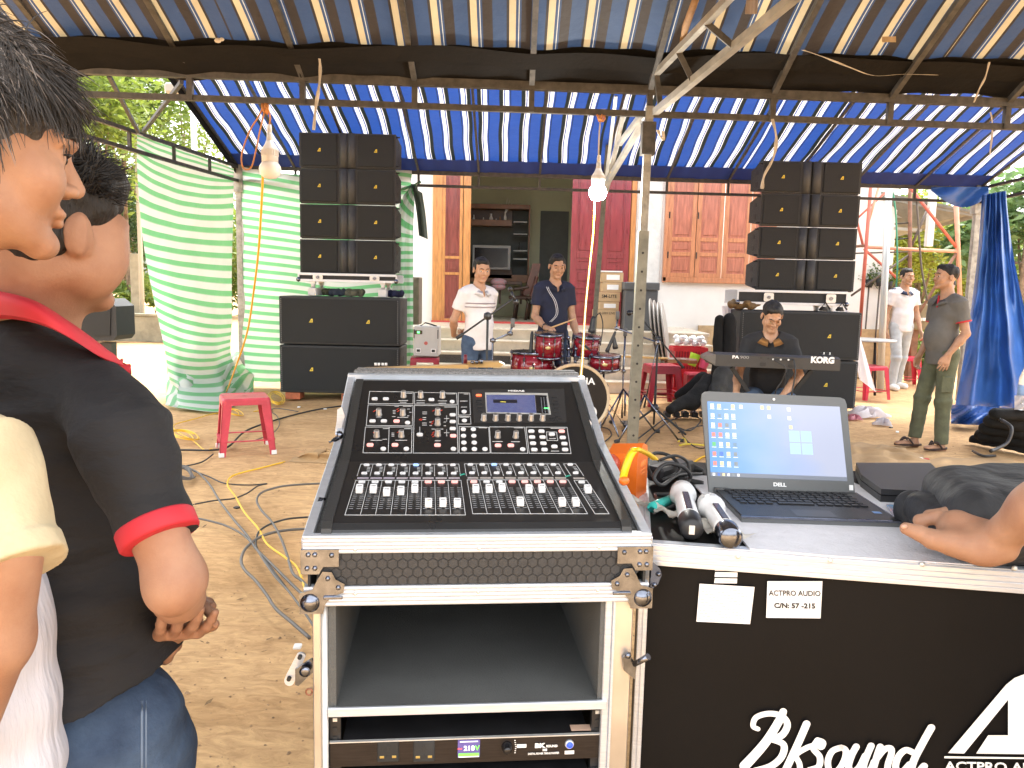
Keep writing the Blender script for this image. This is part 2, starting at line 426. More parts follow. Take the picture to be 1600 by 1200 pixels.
# ================================================================== GROUND
def ground_mat():
 m=bpy.data.materials.new('packed_earth');m.use_nodes=True;t=m.node_tree;b=t.nodes['Principled BSDF'];N=t.nodes.new;L=t.links.new
 tc=N('ShaderNodeTexCoord');mp=N('ShaderNodeMapping');mp.inputs['Scale'].default_value=(.55, 1.25, 1);L(tc.outputs['Object'], mp.inputs[0])
 n1=N('ShaderNodeTexNoise');n1.inputs['Scale'].default_value=1.5;n1.inputs['Detail'].default_value=9;n1.inputs['Roughness'].default_value=.66;n1.inputs['Distortion'].default_value=.5;L(mp.outputs[0], n1.inputs['Vector'])
 n2=N('ShaderNodeTexNoise');n2.inputs['Scale'].default_value=15;n2.inputs['Detail'].default_value=10;n2.inputs['Roughness'].default_value=.7;n2.inputs['Distortion'].default_value=1.2;L(mp.outputs[0], n2.inputs['Vector'])
 r1=N('ShaderNodeValToRGB');e=r1.color_ramp.elements;e[0].position=.3;e[0].color=(.42, .255, .12, 1);e[1].position=.7;e[1].color=(.62, .415, .22, 1);L(n1.outputs[0], r1.inputs[0])
 r2=N('ShaderNodeValToRGB');e=r2.color_ramp.elements;e[0].position=.32;e[0].color=(.66, .60, .54, 1);e[1].position=.62;e[1].color=(1.18, 1.16, 1.12, 1);L(n2.outputs[0], r2.inputs[0])
 mx=N('ShaderNodeMix');mx.data_type='RGBA';mx.blend_type='MULTIPLY';mx.inputs['Factor'].default_value=.8;L(r1.outputs[0], mx.inputs[6]);L(r2.outputs[0], mx.inputs[7])
 v=N('ShaderNodeTexVoronoi');v.inputs['Scale'].default_value=26;L(tc.outputs['Object'], v.inputs['Vector'])
 r3=N('ShaderNodeValToRGB');e=r3.color_ramp.elements;e[0].position=.03;e[0].color=(1, 1, 1, 1);e[1].position=.05;e[1].color=(0, 0, 0, 1);L(v.outputs['Distance'], r3.inputs[0])
 vc=N('ShaderNodeMix');vc.data_type='RGBA';L(r3.outputs[0], vc.inputs[0]);L(mx.outputs[2], vc.inputs[6]);vc.inputs[7].default_value=(.22, .14, .08, 1)
 L(vc.outputs[2], b.inputs['Base Color']);b.inputs['Roughness'].default_value=.93;b.inputs['Specular IOR Level'].default_value=.2
 bp=N('ShaderNodeBump');bp.inputs['Strength'].default_value=.6;bp.inputs['Distance'].default_value=.012;L(n2.outputs[0], bp.inputs['Height']);L(bp.outputs[0], b.inputs['Normal'])
 return m
g=MB()
def gz(x, y):
 if abs(x)>14 or y>22 or y<-4:return 0
 return.012*math.sin(2.1*x+1.3*math.sin(1.7*y))+.010*math.sin(3.3*y+1.1*math.sin(2.7*x))-.018
xs=[-200, -60, -25]+[-14+.25*i for i in range(113)]+[25, 60, 200];ys=[-60, -20]+[-4+.25*i for i in range(105)]+[30, 60, 150, 400]
g.add([(x, y, gz(x, y))for y in ys for x in xs], [[j*len(xs)+i, j*len(xs)+i+1, (j+1)*len(xs)+i+1, (j+1)*len(xs)+i]for j in range(len(ys)-1)for i in range(len(xs)-1)], True)
struct('ground', g, ground_mat())
# ================================================================== HOUSE
M_wallw=mat('white_plaster', (.74, .74, .72), .85, var=.04, vs=2.5, bump=.08, bs=40)
M_wallg=mat('stucco_grey', (.62, .63, .62), .9, var=.1, vs=6, bump=.5, bs=20, vdet=8)
M_green=mat('green_grey_paint', (.50, .53, .38), .8, var=.05, vs=2)
M_tile=mat('beige_tile', (.64, .56, .44), .3, var=.12, vs=7)
M_gran=mat('dark_granite', (.06, .055, .05), .3, var=.4, vs=90)
M_dkw=mat('dark_wood', (.055, .025, .014), .4, var=.3, vs=8)
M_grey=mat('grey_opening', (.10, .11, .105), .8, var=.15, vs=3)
M_wood2=mat('shutter_wood', (.47, .20, .10), .35, var=.22, vs=5, stretch=(6, 6, .8), coat=.2)
M_wood2r=mat('shutter_panel', (.40, .145, .095), .33, var=.25, vs=5, stretch=(6, 6, .7), coat=.2)
YW=13.5;ZF=.80
house=thing('house', 'white plastered house with red wood doors and shuttered window behind the stage area', 'house', (1.6, YW, 0))
def X(px, Y=YW, py=450):return P(px, py, Y).x
x_l, x_dl, x_dr, x_wl, x_wr, x_r=X(560), X(676), X(985), X(1033), X(1205), X(1392)
ztop=4.6;zd=3.55
w=MB()
w.box(((x_l+x_dl)/2, YW+.1, ztop/2), (x_dl-x_l, .2, ztop))
w.box(((x_dl+x_dr)/2, YW+.1, (ztop+zd)/2), (x_dr-x_dl, .2, ztop-zd))
zw0=P(1100, 441, YW).z;zw1=3.45
w.box(((x_dr+x_r)/2, YW+.1, zw0/2), (x_r-x_dr, .2, zw0))
w.box(((x_dr+x_wl)/2, YW+.1, (zw0+zw1)/2), (x_wl-x_dr, .2, zw1-zw0))
w.box(((x_wr+x_r)/2, YW+.1, (zw0+zw1)/2), (x_r-x_wr, .2, zw1-zw0))
w.box(((x_dr+x_r)/2, YW+.1, (zw1+ztop)/2), (x_r-x_dr, .2, ztop-zw1))
mk('wall', w, M_wallw, house)
q=MB();q.box(((x_dr+.04+x_wl-.04)/2, YW-.012, 2.4), (x_wl-x_dr-.1, .024, 3.0));mk('stucco_panel', q, M_wallg, house)
q=MB()
q.box(((x_dl+x_dr)/2, 16.9, 2.2), (x_dr-x_dl+2.4, .1, 3.6));q.box((x_dl-1.2, 15.3, 2.2), (.1, 3.1, 3.6));q.box((x_dr+1.2, 15.3, 2.2), (.1, 3.1, 3.6))
q.box(((x_dl+x_dr)/2, 15.25, 3.95), (x_dr-x_dl+2.4, 3.2, .1))
mk('interior_wall', q, M_green, house)
q=MB();q.box(((x_dl+x_dr)/2, 15.3, ZF-.03), (x_dr-x_dl+2.4, 3.1, .06));mk('interior_floor', q, M_tile, house)
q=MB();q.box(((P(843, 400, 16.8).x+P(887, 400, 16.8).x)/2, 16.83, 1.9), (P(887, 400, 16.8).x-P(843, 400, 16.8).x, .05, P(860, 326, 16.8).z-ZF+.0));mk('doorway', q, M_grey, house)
xs0, xs1=X(640, 11.6), X(1044, 11.6)
q=MB();q.box(((x_l+x_wl)/2+.1, 12.55, ZF-.025), (x_wl-x_l+.6, 1.9, .05));mk('veranda_floor', q, M_tile, house)
for i in range(5):
 yy=10.6+.25*i;z1=.16*(i+1)
 dark=i<3
 q=MB();q.box(((x_l+x_wl)/2+.1, (yy+11.59)/2+.03, z1-.08-.015), (x_wl-x_l+.55, 11.62-yy, .13));mk('step', q, M_tile, house)
 q=MB();q.box(((x_l+x_wl)/2+.1, (yy-.02+11.59)/2+.03, z1-.0148), (x_wl-x_l+.6, 11.64-yy, .0295), bev=.006);mk('step_tread', q, M_tile, house)
 if i<3:
  a, b_=X(640, yy), X(832, yy)
  q=MB();q.box(((a+b_)/2, yy-.006+.02, z1-.1), (b_-a, .012, .115));mk('riser_stone', q, M_gran, house)
q=MB();q.box((x_r-1.6, YW-.03, .42), (3.4, .06, .84));mk('plinth', q, mat('sandstone_plinth', (.48, .35, .2), .8, var=.2, vs=9), house)
def leaf(par, x0, x1, y, z0, z1, mf, mp, splits, nm='door_leaf', ang=0, fw=.085):
 L_=x1-x0;d=Vector((math.cos(ang), math.sin(ang), 0));n=Vector((math.sin(ang), -math.cos(ang), 0));o=Vector((x0, y, 0));U=Vector((0, 0, 1))
 f=MB()
 f.obox(o+d*(fw/2)+U*((z0+z1)/2), d, U, n, fw, z1-z0, .045, .004);f.obox(o+d*(L_-fw/2)+U*((z0+z1)/2), d, U, n, fw, z1-z0, .045, .004)
 zs=[z0]+[z0+(z1-z0)*s_ for s_ in splits]+[z1]
 for k, z in enumerate(zs):
  zz=z+(fw/2 if k==0 else-fw/2 if k==len(zs)-1 else 0)
  f.obox(o+d*(L_/2)+U*zz, d, U, n, L_-2*fw, fw if k in(0, len(zs)-1)else fw*.9, .043, .004)
 fo=mk(nm, f, mf, par)
 for k in range(len(zs)-1):
  a, b_=zs[k]+fw*.5+(fw*.5 if k==0 else 0), zs[k+1]-fw*.5-(fw*.5 if k==len(zs)-2 else 0)
  p=MB();c=o+d*(L_/2)+U*((a+b_)/2)
  p.obox(c, d, U, n, L_-2*fw+.004, b_-a+.01, .018, 0)
  p.obox(c+n*.012, d, U, n, L_-2*fw-.07, b_-a-.07, .016, .007);mk('panel', p, mp, fo)
 return fo
M_dr=mat('dark_red_door', (.23, .028, .035), .3, var=.22, vs=4, stretch=(5, 5, .6), coat=.3)
q=MB()
xa=X(734)
for a, b_ in((X(676), X(691)), (X(980), X(988))):q.box(((a+b_)/2, YW-.03, (ZF+zd)/2), (b_-a, .14, zd-ZF), bev=.008)
q.box(((x_dl+x_dr)/2, YW-.03, zd+.05), (x_dr-x_dl+.06, .14, .1));mk('door_frame', q, M_wood, house)
leaf(house, X(691), X(722), YW-.07, ZF+.01, zd, M_wood, M_wood_r, (.30, .40), ang=0, fw=.05)
q=MB();q.box((X(728.5), YW-.05, (ZF+zd)/2), (.125, .07, zd-ZF), bev=.006);mk('door_frame', q, M_wood, house)
leaf(house, X(889), X(936), YW-.10, ZF+.01, zd, M_dr, M_dr, (.16, .24, .36, .43), fw=.10)
leaf(house, X(937), X(979), YW-.09, ZF+.01, zd, M_dr, M_dr, (.16, .24, .36, .43), fw=.09)
q=MB();q.box(((x_dl+x_dr)/2, YW-.05, ZF+.012), (x_dr-x_dl, .3, .024));mk('threshold', q, mat('red_strip', (.5, .06, .05), .6), house)
wf=MB();a, b_=x_wl, x_wr;fwid=.07
wf.box(((a+b_)/2, YW-.03, zw0+.03), (b_-a, .12, .09), bev=.006)
for xx in(a+.03, b_-.03):wf.box((xx, YW-.03, (zw0+zw1)/2), (.06, .12, zw1-zw0), bev=.006)
win=mk('window', wf, M_wood2, house)
edges=[X(1038), X(1082), X(1124), X(1166), X(1203)]
for k in range(4):
 lf=leaf(win, edges[k]+.006, edges[k+1]-.006, YW-.05, zw0+.075, zw1, M_wood2, M_wood2r, (.22, .36), nm='shutter', fw=.075)
 lf.parent=win
 if k<2:
  for zz in(zw0+.45, zw0+1.12):
   h=MB();h.box((edges[k]+.02, YW-.08, zz), (.018, .02, .11), bev=.003);mk('hinge', h, M_blkm, house)
q=MB();q.box(((x_l+x_r)/2, YW-.2, ztop+.08), (x_r-x_l+.4, 1.4, .16));mk('roof_slab', q, M_wallw, house)
def bx(name, x0, x1, y0, y1, Y, dep, m, par, bev=.004):
 a=P(x0, y1, Y);b=P(x1, y0, Y);q=MB();q.box(((a.x+b.x)/2, Y+dep/2, (a.z+b.z)/2), (b.x-a.x, dep, b.z-a.z), bev=bev);return mk(name, q, m, par)
cab=thing('display_cabinet', 'tall dark wood display unit with shelves seen through the open doorway', 'cabinet', (P(785, 440, 16.2).x, 16.4, ZF))
Yc=16.25
bx('back_panel', 735, 826, 322, 440, 16.7, .04, M_grey, cab)
for a in((733, 829, 320, 325), (824, 829, 325, 432), (733, 829, 430, 440)):bx('frame_board', *a, Yc, .4, mat('brown_wood', (.2, .085, .03), .4, var=.2), cab)
bx('shelf', 735, 800, 344, 352, Yc, .35, mat('brown_wood', (.2, .085, .03)), cab)
bx('shelf_back', 735, 801, 326, 344, 16.6, .05, M_dkw, cab)
for yy in(346, 365, 391, 404):bx('shelf', 802, 824, yy, yy+1.6, Yc, .3, mat('glass_shelf', (.35, .36, .34), .2), cab)
bx('drawer_unit', 735, 800, 419, 434, Yc, .4, M_dkw, cab)
tv=thing('television', 'grey framed television on the cabinet inside the house', 'television', (P(765, 410, 16).x, 16.0, 1.3))
bx('bezel', 738, 798, 384, 420, 15.95, .08, mat('silver_plastic', (.33, .33, .32), .4), tv)
bx('screen', 741, 794, 388, 417, 15.943, .01, M_blks, tv, 0)
for(cx, y0, y1, r_, lab, mcol)in((740, 335, 345, 1.6, 'small pale cup at the left end of the cabinet shelf', (.5, .5, .5)), (767, 333, 347, 3, 'white patterned vase in the middle of the cabinet shelf', (.6, .6, .62)), (789, 330, 346, 2.2, 'small white incense holder with tall sticks on the cabinet shelf', (.7, .7, .68)), (811, 378, 391, 1.8, 'dark bottle with pale label on the cabinet side shelf', (.02, .02, .015)), (781, 338, 346, 1.3, 'small amber bottle on the cabinet shelf', (.4, .2, .05)), (775, 341, 347, 1.6, 'small round white bowl on the cabinet shelf', (.6, .58, .55)), (755, 339, 346, 1.3, 'small white figurine beside the vase on the shelf', (.65, .6, .55))):
 t_=P(cx, y0, 16.2);b0=P(cx, y1, 16.2);h=t_.z-b0.z;r=r_*16.2/1208
 q=MB();q.lathe([(r*.7, 0), (r, h*.15), (r*1.05, h*.45), (r*.55, h*.7), (r*.45, h*.9), (r*.6, h)], Matrix.Translation((b0.x, 16.3, b0.z)), 12)
 if cx==789:
  for k in range(3):q.cyl((b0.x, 16.3, b0.z+h*.8), (b0.x+.04+.05*k, 16.3, b0.z+h+.28-.05*k), .008, .006, 5)
 solo('ornament', q, mat('ornament%d'%cx, mcol, .3), lab, 'ornament', 'ornaments on the cabinet')
ch=thing('armchair', 'carved dark wood armchair with upright back inside the house', 'chair', (P(832, 470, 15).x, 15, ZF))
def pl(pts, Y):return[P(a, b, Y)for a, b in pts]
q=MB();q.tube(smooth_path(pl([(816, 462), (824, 450), (831, 436), (836, 427)], 15.1)), [.05]*18+[.03], 8);q.tube(smooth_path(pl([(828, 466), (834, 450), (839, 432)], 14.9)), .035, 8)
q.prism([(0, 0), (.2, .05), (.32, .62), (.16, .62)], P(818, 462, 15), (1, 0, 0), (0, 0, 1), (0, 1, 0), .4);mk('backrest', q, mat('chair_wood', (.13, .05, .035), .35, var=.3), ch)
q=MB();q.box(P(815, 465, 15)+Vector((0, .1, 0)), (.5, .5, .07), bev=.02);mk('seat', q, M_dkw, ch)
for a, b_ in((803, 14.8), (822, 14.8), (806, 15.3), (826, 15.3)):
 q=MB();q.tube([P(a, 466, b_), P(a+1, 475, b_)+Vector((.02, 0, 0)), Vector((P(a, 466, b_).x, b_, ZF+.01))], [.04, .03, .03], 8);mk('leg', q, M_dkw, ch)
q=MB();q.tube(smooth_path(pl([(802, 452), (812, 451), (826, 448)], 14.8)), .03, 8);mk('armrest', q, M_dkw, ch)
tb=thing('side_table', 'low dark wood table inside the doorway beneath the television', 'table', (P(792, 460, 15.4).x, 15.4, ZF))
bx('table_top', 776, 816, 440, 444, 15.3, .6, M_dkw, tb)
for a in(779, 812):bx('leg', a, a+4, 444, 475, 15.35, .08, M_dkw, tb)
q=MB();q.ball(P(779, 441, 14.9), (.16, .14, .08), 14);q.ball(P(779, 448, 14.9), (.14, .12, .07), 14);solo('bundle', q, mat('floral_cloth', (.3, .32, .34), .8, col2=(.55, .2, .22), vs=30), 'rounded patterned bundle on the table inside the door', 'bundle')
# ================================================================== TENTS
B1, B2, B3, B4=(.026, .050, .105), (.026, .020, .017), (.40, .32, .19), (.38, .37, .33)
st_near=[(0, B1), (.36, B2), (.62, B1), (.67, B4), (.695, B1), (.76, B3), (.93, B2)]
F1, F2, F3=(.013, .040, .17), (.008, .011, .011), (.50, .48, .46)
st_far=[(0, F1), (.42, F2), (.60, F3), (.635, F1), (.69, F3), (.86, F1), (.92, F2), (.95, F1)]
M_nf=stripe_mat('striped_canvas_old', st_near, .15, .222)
M_ff=stripe_mat('striped_canvas_blue', st_far, .36, .25, dirt=.12)
def pingpong(x, seams):
 u=0;prev=-30;sgn=1
 for s_ in seams+[40]:
  if x<=s_+1e-6:return u+sgn*(x-prev)
  u+=sgn*(s_-prev);prev=s_;sgn=-sgn
 return u
YE=5.1;ZE=P(1016, 141, YE).z
TN=math.tan(R(25.5));YR=2.7
seams_n=[P(355, 75, 4.75).x, P(1075, 75, 4.75).x, P(1275, 75, 4.75).x, P(1490, 90, 4.75).x]
rx=[P(p, 140, YE).x for p in(-66, 114, 297, 473, 648, 831, 1016, 1209, 1393, 1577, 1765, 1950)]
XL, XR=rx[0]-.1, rx[-1]+.1
def sag(x, t, rxs, a):
 for i in range(len(rxs)-1):
  if rxs[i]<=x<=rxs[i+1]:return a*math.sin(math.pi*(x-rxs[i])/(rxs[i+1]-rxs[i]))
 return 0
tent1=thing('canopy_tent', 'large brown framed tent with old dull striped canvas over the mixing desk', 'tent', (rx[6], YE, 0))
def near_fn(y0, y1, drop=0, wave=0):
 def f(a, b):
  x=a;y=y0+(y1-y0)*b;z=ZE+.035+(YE-y)*TN+sag(x, b, rx, .018)*(1 if wave==0 else.4)-drop
  if wave:y+=(1-b)*wave*(.5*math.sin(x*4.1)+.5*math.sin(x*2.3+1));z+=.004*math.sin(x*30)
  z+=.006*math.sin(x*17+y*3)+.005*math.sin(y*9+x*2)
  return(x, y, z)
 return f
def stripgrid(mb, fn, X0, X1, seams, nv, vlen, step=.06):
 ed=[X0]+[s_ for s_ in seams if X0<s_<X1]+[X1]
 for a, b in zip(ed[:-1], ed[1:]):
  n=max(2, int((b-a)/step));mid=(a+b)/2
  u_a=pingpong(a+1e-4, seams);u_b=pingpong(b-1e-4, seams)
  mb.grid(lambda s_, t:fn(a+(b-a)*s_, t), n, nv, lambda s_, t:(u_a+(u_b-u_a)*s_, t*vlen))
def yrow(py):
 y=4.9
 for _ in range(40):
  d=ray(1016, py);y=y*.5+.5*((ZE+.035+YE*TN-CAMH)/(d.z/d.y+TN))
 return y
YB0, YB1=yrow(130), yrow(78)
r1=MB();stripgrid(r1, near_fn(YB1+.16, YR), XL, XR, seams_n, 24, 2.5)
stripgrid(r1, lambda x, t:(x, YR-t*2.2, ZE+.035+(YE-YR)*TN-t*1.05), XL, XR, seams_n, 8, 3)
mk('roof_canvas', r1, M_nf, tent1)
M_band=mat('dark_brown_canvas', (.008, .007, .0065), .9, var=.25, vs=6, bump=.25, bs=30, transl=.02, spec=.2)
bd=MB();stripgrid(bd, near_fn(YE+.03, YB1, .014, .0), XL, XR, [], 4, .4);mk('canvas_border', bd, M_band, tent1)
bd=MB()
def band2(a, b):
 y=YB1+.10-.12*b+.02*math.sin(a*2.9)+.012*math.sin(a*6.1+2);return(a, y, ZE+.008+(YE-y)*TN+sag(a, b, rx, .012)-.02)
stripgrid(bd, band2, XL, XR, [], 2, .2);mk('canvas_border', bd, M_band, tent1)
def zt(x):return ZE+(x-rx[6])*(-.012)
q=MB();q.bar((XL, YE, zt(XL)), (XR, YE, zt(XR)), .045, .05);mk('eave_rail', q, M_steel_b, tent1)
q=MB();q.bar((XL, YE+.01, zt(XL)-.145), (XR, YE+.01, zt(XR)-.145), .035, .035);mk('lower_rail', q, M_steel_b, tent1)
for x in rx:
 q=MB();q.bar((x, YE, zt(x)-.022), (x, YE, zt(x)-.16), .035, .035, (1, 0, 0));mk('truss_strut', q, M_steel_b, tent1)
 q=MB();q.bar((x, YE+.01, zt(x)+.0), (x, YR, ZE-.02+(YE-YR)*TN), .034, .034, (1, 0, 0));mk('rafter', q, M_steel_b, tent1)
pt=P(1016, 150, YE);q=MB()
pq=P(988, 690, YE);pb=pt+(pq-pt)*(pt.z/(pt.z-pq.z))
def pp(z):return pb+(Vector((pt.x, YE, ZE))-pb)*(z/ZE)
q.bar(pp(.9), pp(ZE-.1), .048, .048, (1, 0, 0));mk('post', q, M_steel, tent1)
q=MB();q.bar(pp(0), pp(1.8), .066, .066, (1, 0, 0))
post=mk('post_sleeve', q, mat('galvanised_pale', (.23, .23, .195), .45, .5, var=.25, vs=10), tent1)
hs_=MB()
for k in range(14):
 c=pp(.1+k*.12);hs_.cyl(c+Vector((0, -.0345, 0)), c+Vector((0, -.030, 0)), .008, None, 8)
mk('bolt_hole', hs_, M_ink, tent1)['kind']='stuff'
q=MB();q.box(pp(ZE-.3), (.085, .085, .2));mk('joint_socket', q, M_steel_b, tent1)
a0, a1=P(1020, 120, 5.05), P(1165, -30, 3.6);b0, b1=P(1024, 175, 5.05), P(1260, -20, 3.45)
q=MB();q.bar(a0, a1, .035);mk('brace', q, mat('brace_steel', (.42, .40, .36), .42, .65, var=.2), tent1)
q=MB();q.bar(b0, b1, .04);mk('brace', q, mat('brace_steel', (.3, .3, .3)), tent1)
for t_ in(.05, .33, .62):q=MB();q.bar(a0.lerp(a1, t_*1.05), b0.lerp(b1, t_), .03);mk('brace_strut', q, M_steel_b, tent1)
q=MB();q.tube([P(1062, 80, 4.7), P(1072, 40, 4.3), P(1092, -15, 3.9)], [.012, .02, .018], 6);solo('splintered_stick', q, mat('raw_wood', (.3, .18, .09), .8, var=.3), 'splintered brown stick tucked under the canvas by the brace', 'stick')
YF=10.6;ZFE=P(843, 272, YF).z;TF=math.tan(R(19.5));YRF=7.85
xc0, xc1=P(373, 262, YF).x, P(1530, 300, YF).x
frx=[xc0]+[P(p, 290, YF).x for p in(462, 556, 654, 748, 843, 942, 1042, 1138, 1235, 1332, 1430)]+[xc1]
tent2=thing('canopy_tent', 'blue and white striped tent sheltering the stage in front of the house', 'tent', (frx[0], YF, 0))
seams_f=[P(p, 250, YF).x for p in(460, 748, 930, 1155, 1330, 1445)]
def zf_(x):return ZFE+(x-frx[6])*(-.006)
def far_fn(x, t):
 y=YF+.02-(YF-YRF)*t;z=zf_(x)+.02+(YF-y)*TF-.09*math.sin(math.pi*t)*0+sag(x, t, frx, .03)*(.4+.6*t)
 z+=.007*math.sin(x*7+y*4+2*math.sin(x*2))+.004*math.sin(y*9+x*3)+.003*math.sin(x*23+y*13)
 x2=x+.012*math.sin(y*3+x*1.3)+.004*math.sin(y*9+x*5)
 return(x2, y, z)
r2=MB();stripgrid(r2, far_fn, frx[0]-.02, frx[-1]+.05, seams_f, 40, 3, .05)
stripgrid(r2, lambda x, t:(x, YRF-.0-t*2.45, zf_(x)+.02+(YF-YRF)*TF-t*1.05), frx[0]-.02, frx[-1]+.05, seams_f, 10, 2.6, .3)
mk('roof_canvas', r2, M_ff, tent2)
M_navy=mat('navy_hem', (.012, .03, .13), .8, var=.2, transl=.2)
q=MB();stripgrid(q, lambda x, t:(x+.01*math.sin(x*9), YF-.02-.30*t-.012*math.sin(x*8), zf_(x)-.003+.3*t*TF-.006+.004*math.sin(x*33)), frx[0], frx[-1], [], 2, .3);mk('hem', q, mat('hem_blue', (.02, .045, .22), .8, transl=.3), tent2)
q=MB()
for i in range(24):
 t0=i/24;t1=(i+1)/24
 def e(t, w_):y=YF-(YF-YRF)*t;return Vector((frx[0]-.02-w_*.0, y, zf_(frx[0])+.02+(YF-y)*TF-w_*.16))
 q.quad(e(t0, 0), e(t1, 0), e(t1, 1), e(t0, 1))
mk('gable_border', q, M_band, tent2)
M_rail2=mat('rail_pale', (.40, .38, .33), .5, .5, var=.2)
q=MB();q.bar((frx[0], YF, zf_(frx[0])-.03), (frx[-1], YF, zf_(frx[-1])-.03), .045, .05);mk('eave_rail', q, M_steel_b, tent2)
q=MB();q.bar((frx[0], YF, zf_(frx[0])-.20), (frx[-1], YF, zf_(frx[-1])-.20), .035, .035);mk('lower_rail', q, M_steel_b, tent2)
for k, x in enumerate(frx):
 q=MB();q.bar((x, YF, zf_(x)-.04), (x, YF, zf_(x)-.20), .03, .03, (1, 0, 0));mk('truss_strut', q, M_steel_b, tent2)
 q=MB();q.bar((x, YF, zf_(x)-.02), (x, YRF, zf_(x)-.04+(YF-YRF)*TF), .028, .028, (1, 0, 0));mk('rafter', q, M_steel_b, tent2)
for x in(frx[0], frx[-1]):
 q=MB();q.bar((x, YF, 0), (x, YF, zf_(x)-.15), .075, .075, (1, 0, 0));mk('post', q, M_steel, tent2)
 q=MB();q.box((x, YF, zf_(x)-.17), (.13, .12, .38));mk('joint_socket', q, M_steel, tent2)
for x, xe, ze in((frx[0], frx[0]-.1, 2.78), (frx[-1], frx[-1]+.3, 3.02)):
 for dz in(0, -.18):
  q=MB();q.bar((x, YF, zf_(x)-.03+dz), (xe, YE+.2, ze+dz), .036, .036);mk('side_rail', q, M_steel_b, tent2)
 for t_ in(.18, .36, .54, .72, .9):
  p=Vector((x, YF, zf_(x)-.03)).lerp(Vector((xe, YE+.2, ze)), t_);q=MB();q.bar(p, p-Vector((0, 0, .18)), .03, .03, (1, 0, 0));mk('truss_strut', q, M_steel_b, tent2)
 q=MB();q.bar((x, YRF, zf_(x)+(YF-YRF)*TF), (x, YE+.2, ze), .03, .03);mk('rafter', q, M_steel_b, tent2)
q=MB();q.bar(P(905, 470, 10.2)*1, P(938, 300, 10.2), .001);
pole=MB();p0=P(926, 525, 9.9);p0.z=.0;p0.x=P(922, 560, 9.9).x;pole.bar(p0, P(952, 200, 9.9), .055, .055, (1, 0, 0))
solo('tent_pole', pole, mat('pole_olive', (.13, .13, .10), .5, .3, var=.3, vs=15), 'thin dark olive pole rising behind the drum kit under the lit bulb', 'pole')
ag=thing('folding_brace', 'grey folded brace arms hanging beside the near post', 'brace', P(975, 230, 5.3))
for(a, b_, wd)in(((940, 300, 6.2), (1004, 192, 5.25), .035), ((948, 298, 6.3), (975, 172, 5.5), .03), ((968, 225, 5.6), (1003, 178, 5.2), .03), ((945, 300, 6.2), (962, 150, 5.7), .024)):
 q=MB();q.bar(P(*a), P(*b_), wd);mk('arm', q, mat('brace_steel', (.3, .3, .3)), ag)
M_rib=mat('off_white_ribbon', (.5, .44, .36), .8, var=.25)
def ribbon(pts, w_, lab, m=M_rib, nm='ribbon'):
 q=MB();pp_=smooth_path(pts, 5);tw=[basis((pp_[min(i+1, len(pp_)-1)]-pp_[max(i-1, 0)]))[0]for i in range(len(pp_))]
 vs=[]
 for i, p in enumerate(pp_):
  a=.5*math.sin(i*.6);d=Vector((math.cos(a), math.sin(a)*.6, 0));wd=w_*(.75+.25*math.sin(i*1.1))
  vs+=[p-d*wd, p+d*wd, p+d*wd+Vector((0, .004, 0)), p-d*wd+Vector((0, .004, 0))]
 fs=[]
 for i in range(len(pp_)-1):
  for k in range(4):fs.append([4*i+k, 4*i+(k+1)%4, 4*i+4+(k+1)%4, 4*i+4+k])
 q.add(vs, fs, True);return solo(nm, q, m, lab, 'ribbon', None)
ribbon(pl([(496, 78), (500, 100), (499, 130), (493, 170), (490, 203)], 4.9), .012, 'pale cloth strip hanging from the old canvas left of the lit bulb')
ribbon(pl([(1207, 186), (1213, 215), (1209, 245), (1194, 275), (1191, 295)], 5.0), .012, 'pale cloth strip hanging in front of the right speaker array')
ribbon(pl([(1546, 97), (1540, 120), (1530, 140), (1522, 160)], 4.8), .007, 'thin cord hanging from the dark canvas border at far right')
ribbon([P(1255, 78, 4.62), P(1290, 90, 4.65), P(1330, 106, 4.68), P(1366, 118, 4.72), P(1410, 116, 4.7), P(1464, 117, 4.72)], .012, 'long knotted pale cloth strip lying along the dark canvas border', nm='cloth_strip')
ribbon(pl([(1548, 175), (1551, 200), (1547, 240)], 6.5), .008, 'short grey string hanging below the truss at far right')
ribbon(pl([(1028, 203), (1032, 214), (1037, 219), (1036, 205)], 5.0), .012, 'short white ribbon tied to the near post')
q=MB();q.grid(lambda a, b:P(1378+22*a, 57+9*b, 4.05+.004*math.sin(9*a)), 6, 3);solo('patch', q, mat('tape_patch', (.35, .25, .14), .6), 'small brown tape patch stuck on the old striped canvas', 'patch')
q=MB();q.grid(lambda a, b:P(1166+19*a-2*b, 0+22*b, 3.7+.01*math.sin(9*a)), 6, 4);solo('hanging_cloth', q, mat('grey_rag', (.3, .25, .23), .8), 'small grey rag hanging from the brace at the top', 'rag')
q=MB();q.ball(P(1008/2.96, 187/2.96, 4.7), (.022, .012, .015), 8);q.ball(P(1025/2.96, 182/2.96, 4.7), (.016, .01, .011), 8);solo('rag_knot', q, M_rib, 'small pale knotted rag at the canvas seam near the top left', 'rag')
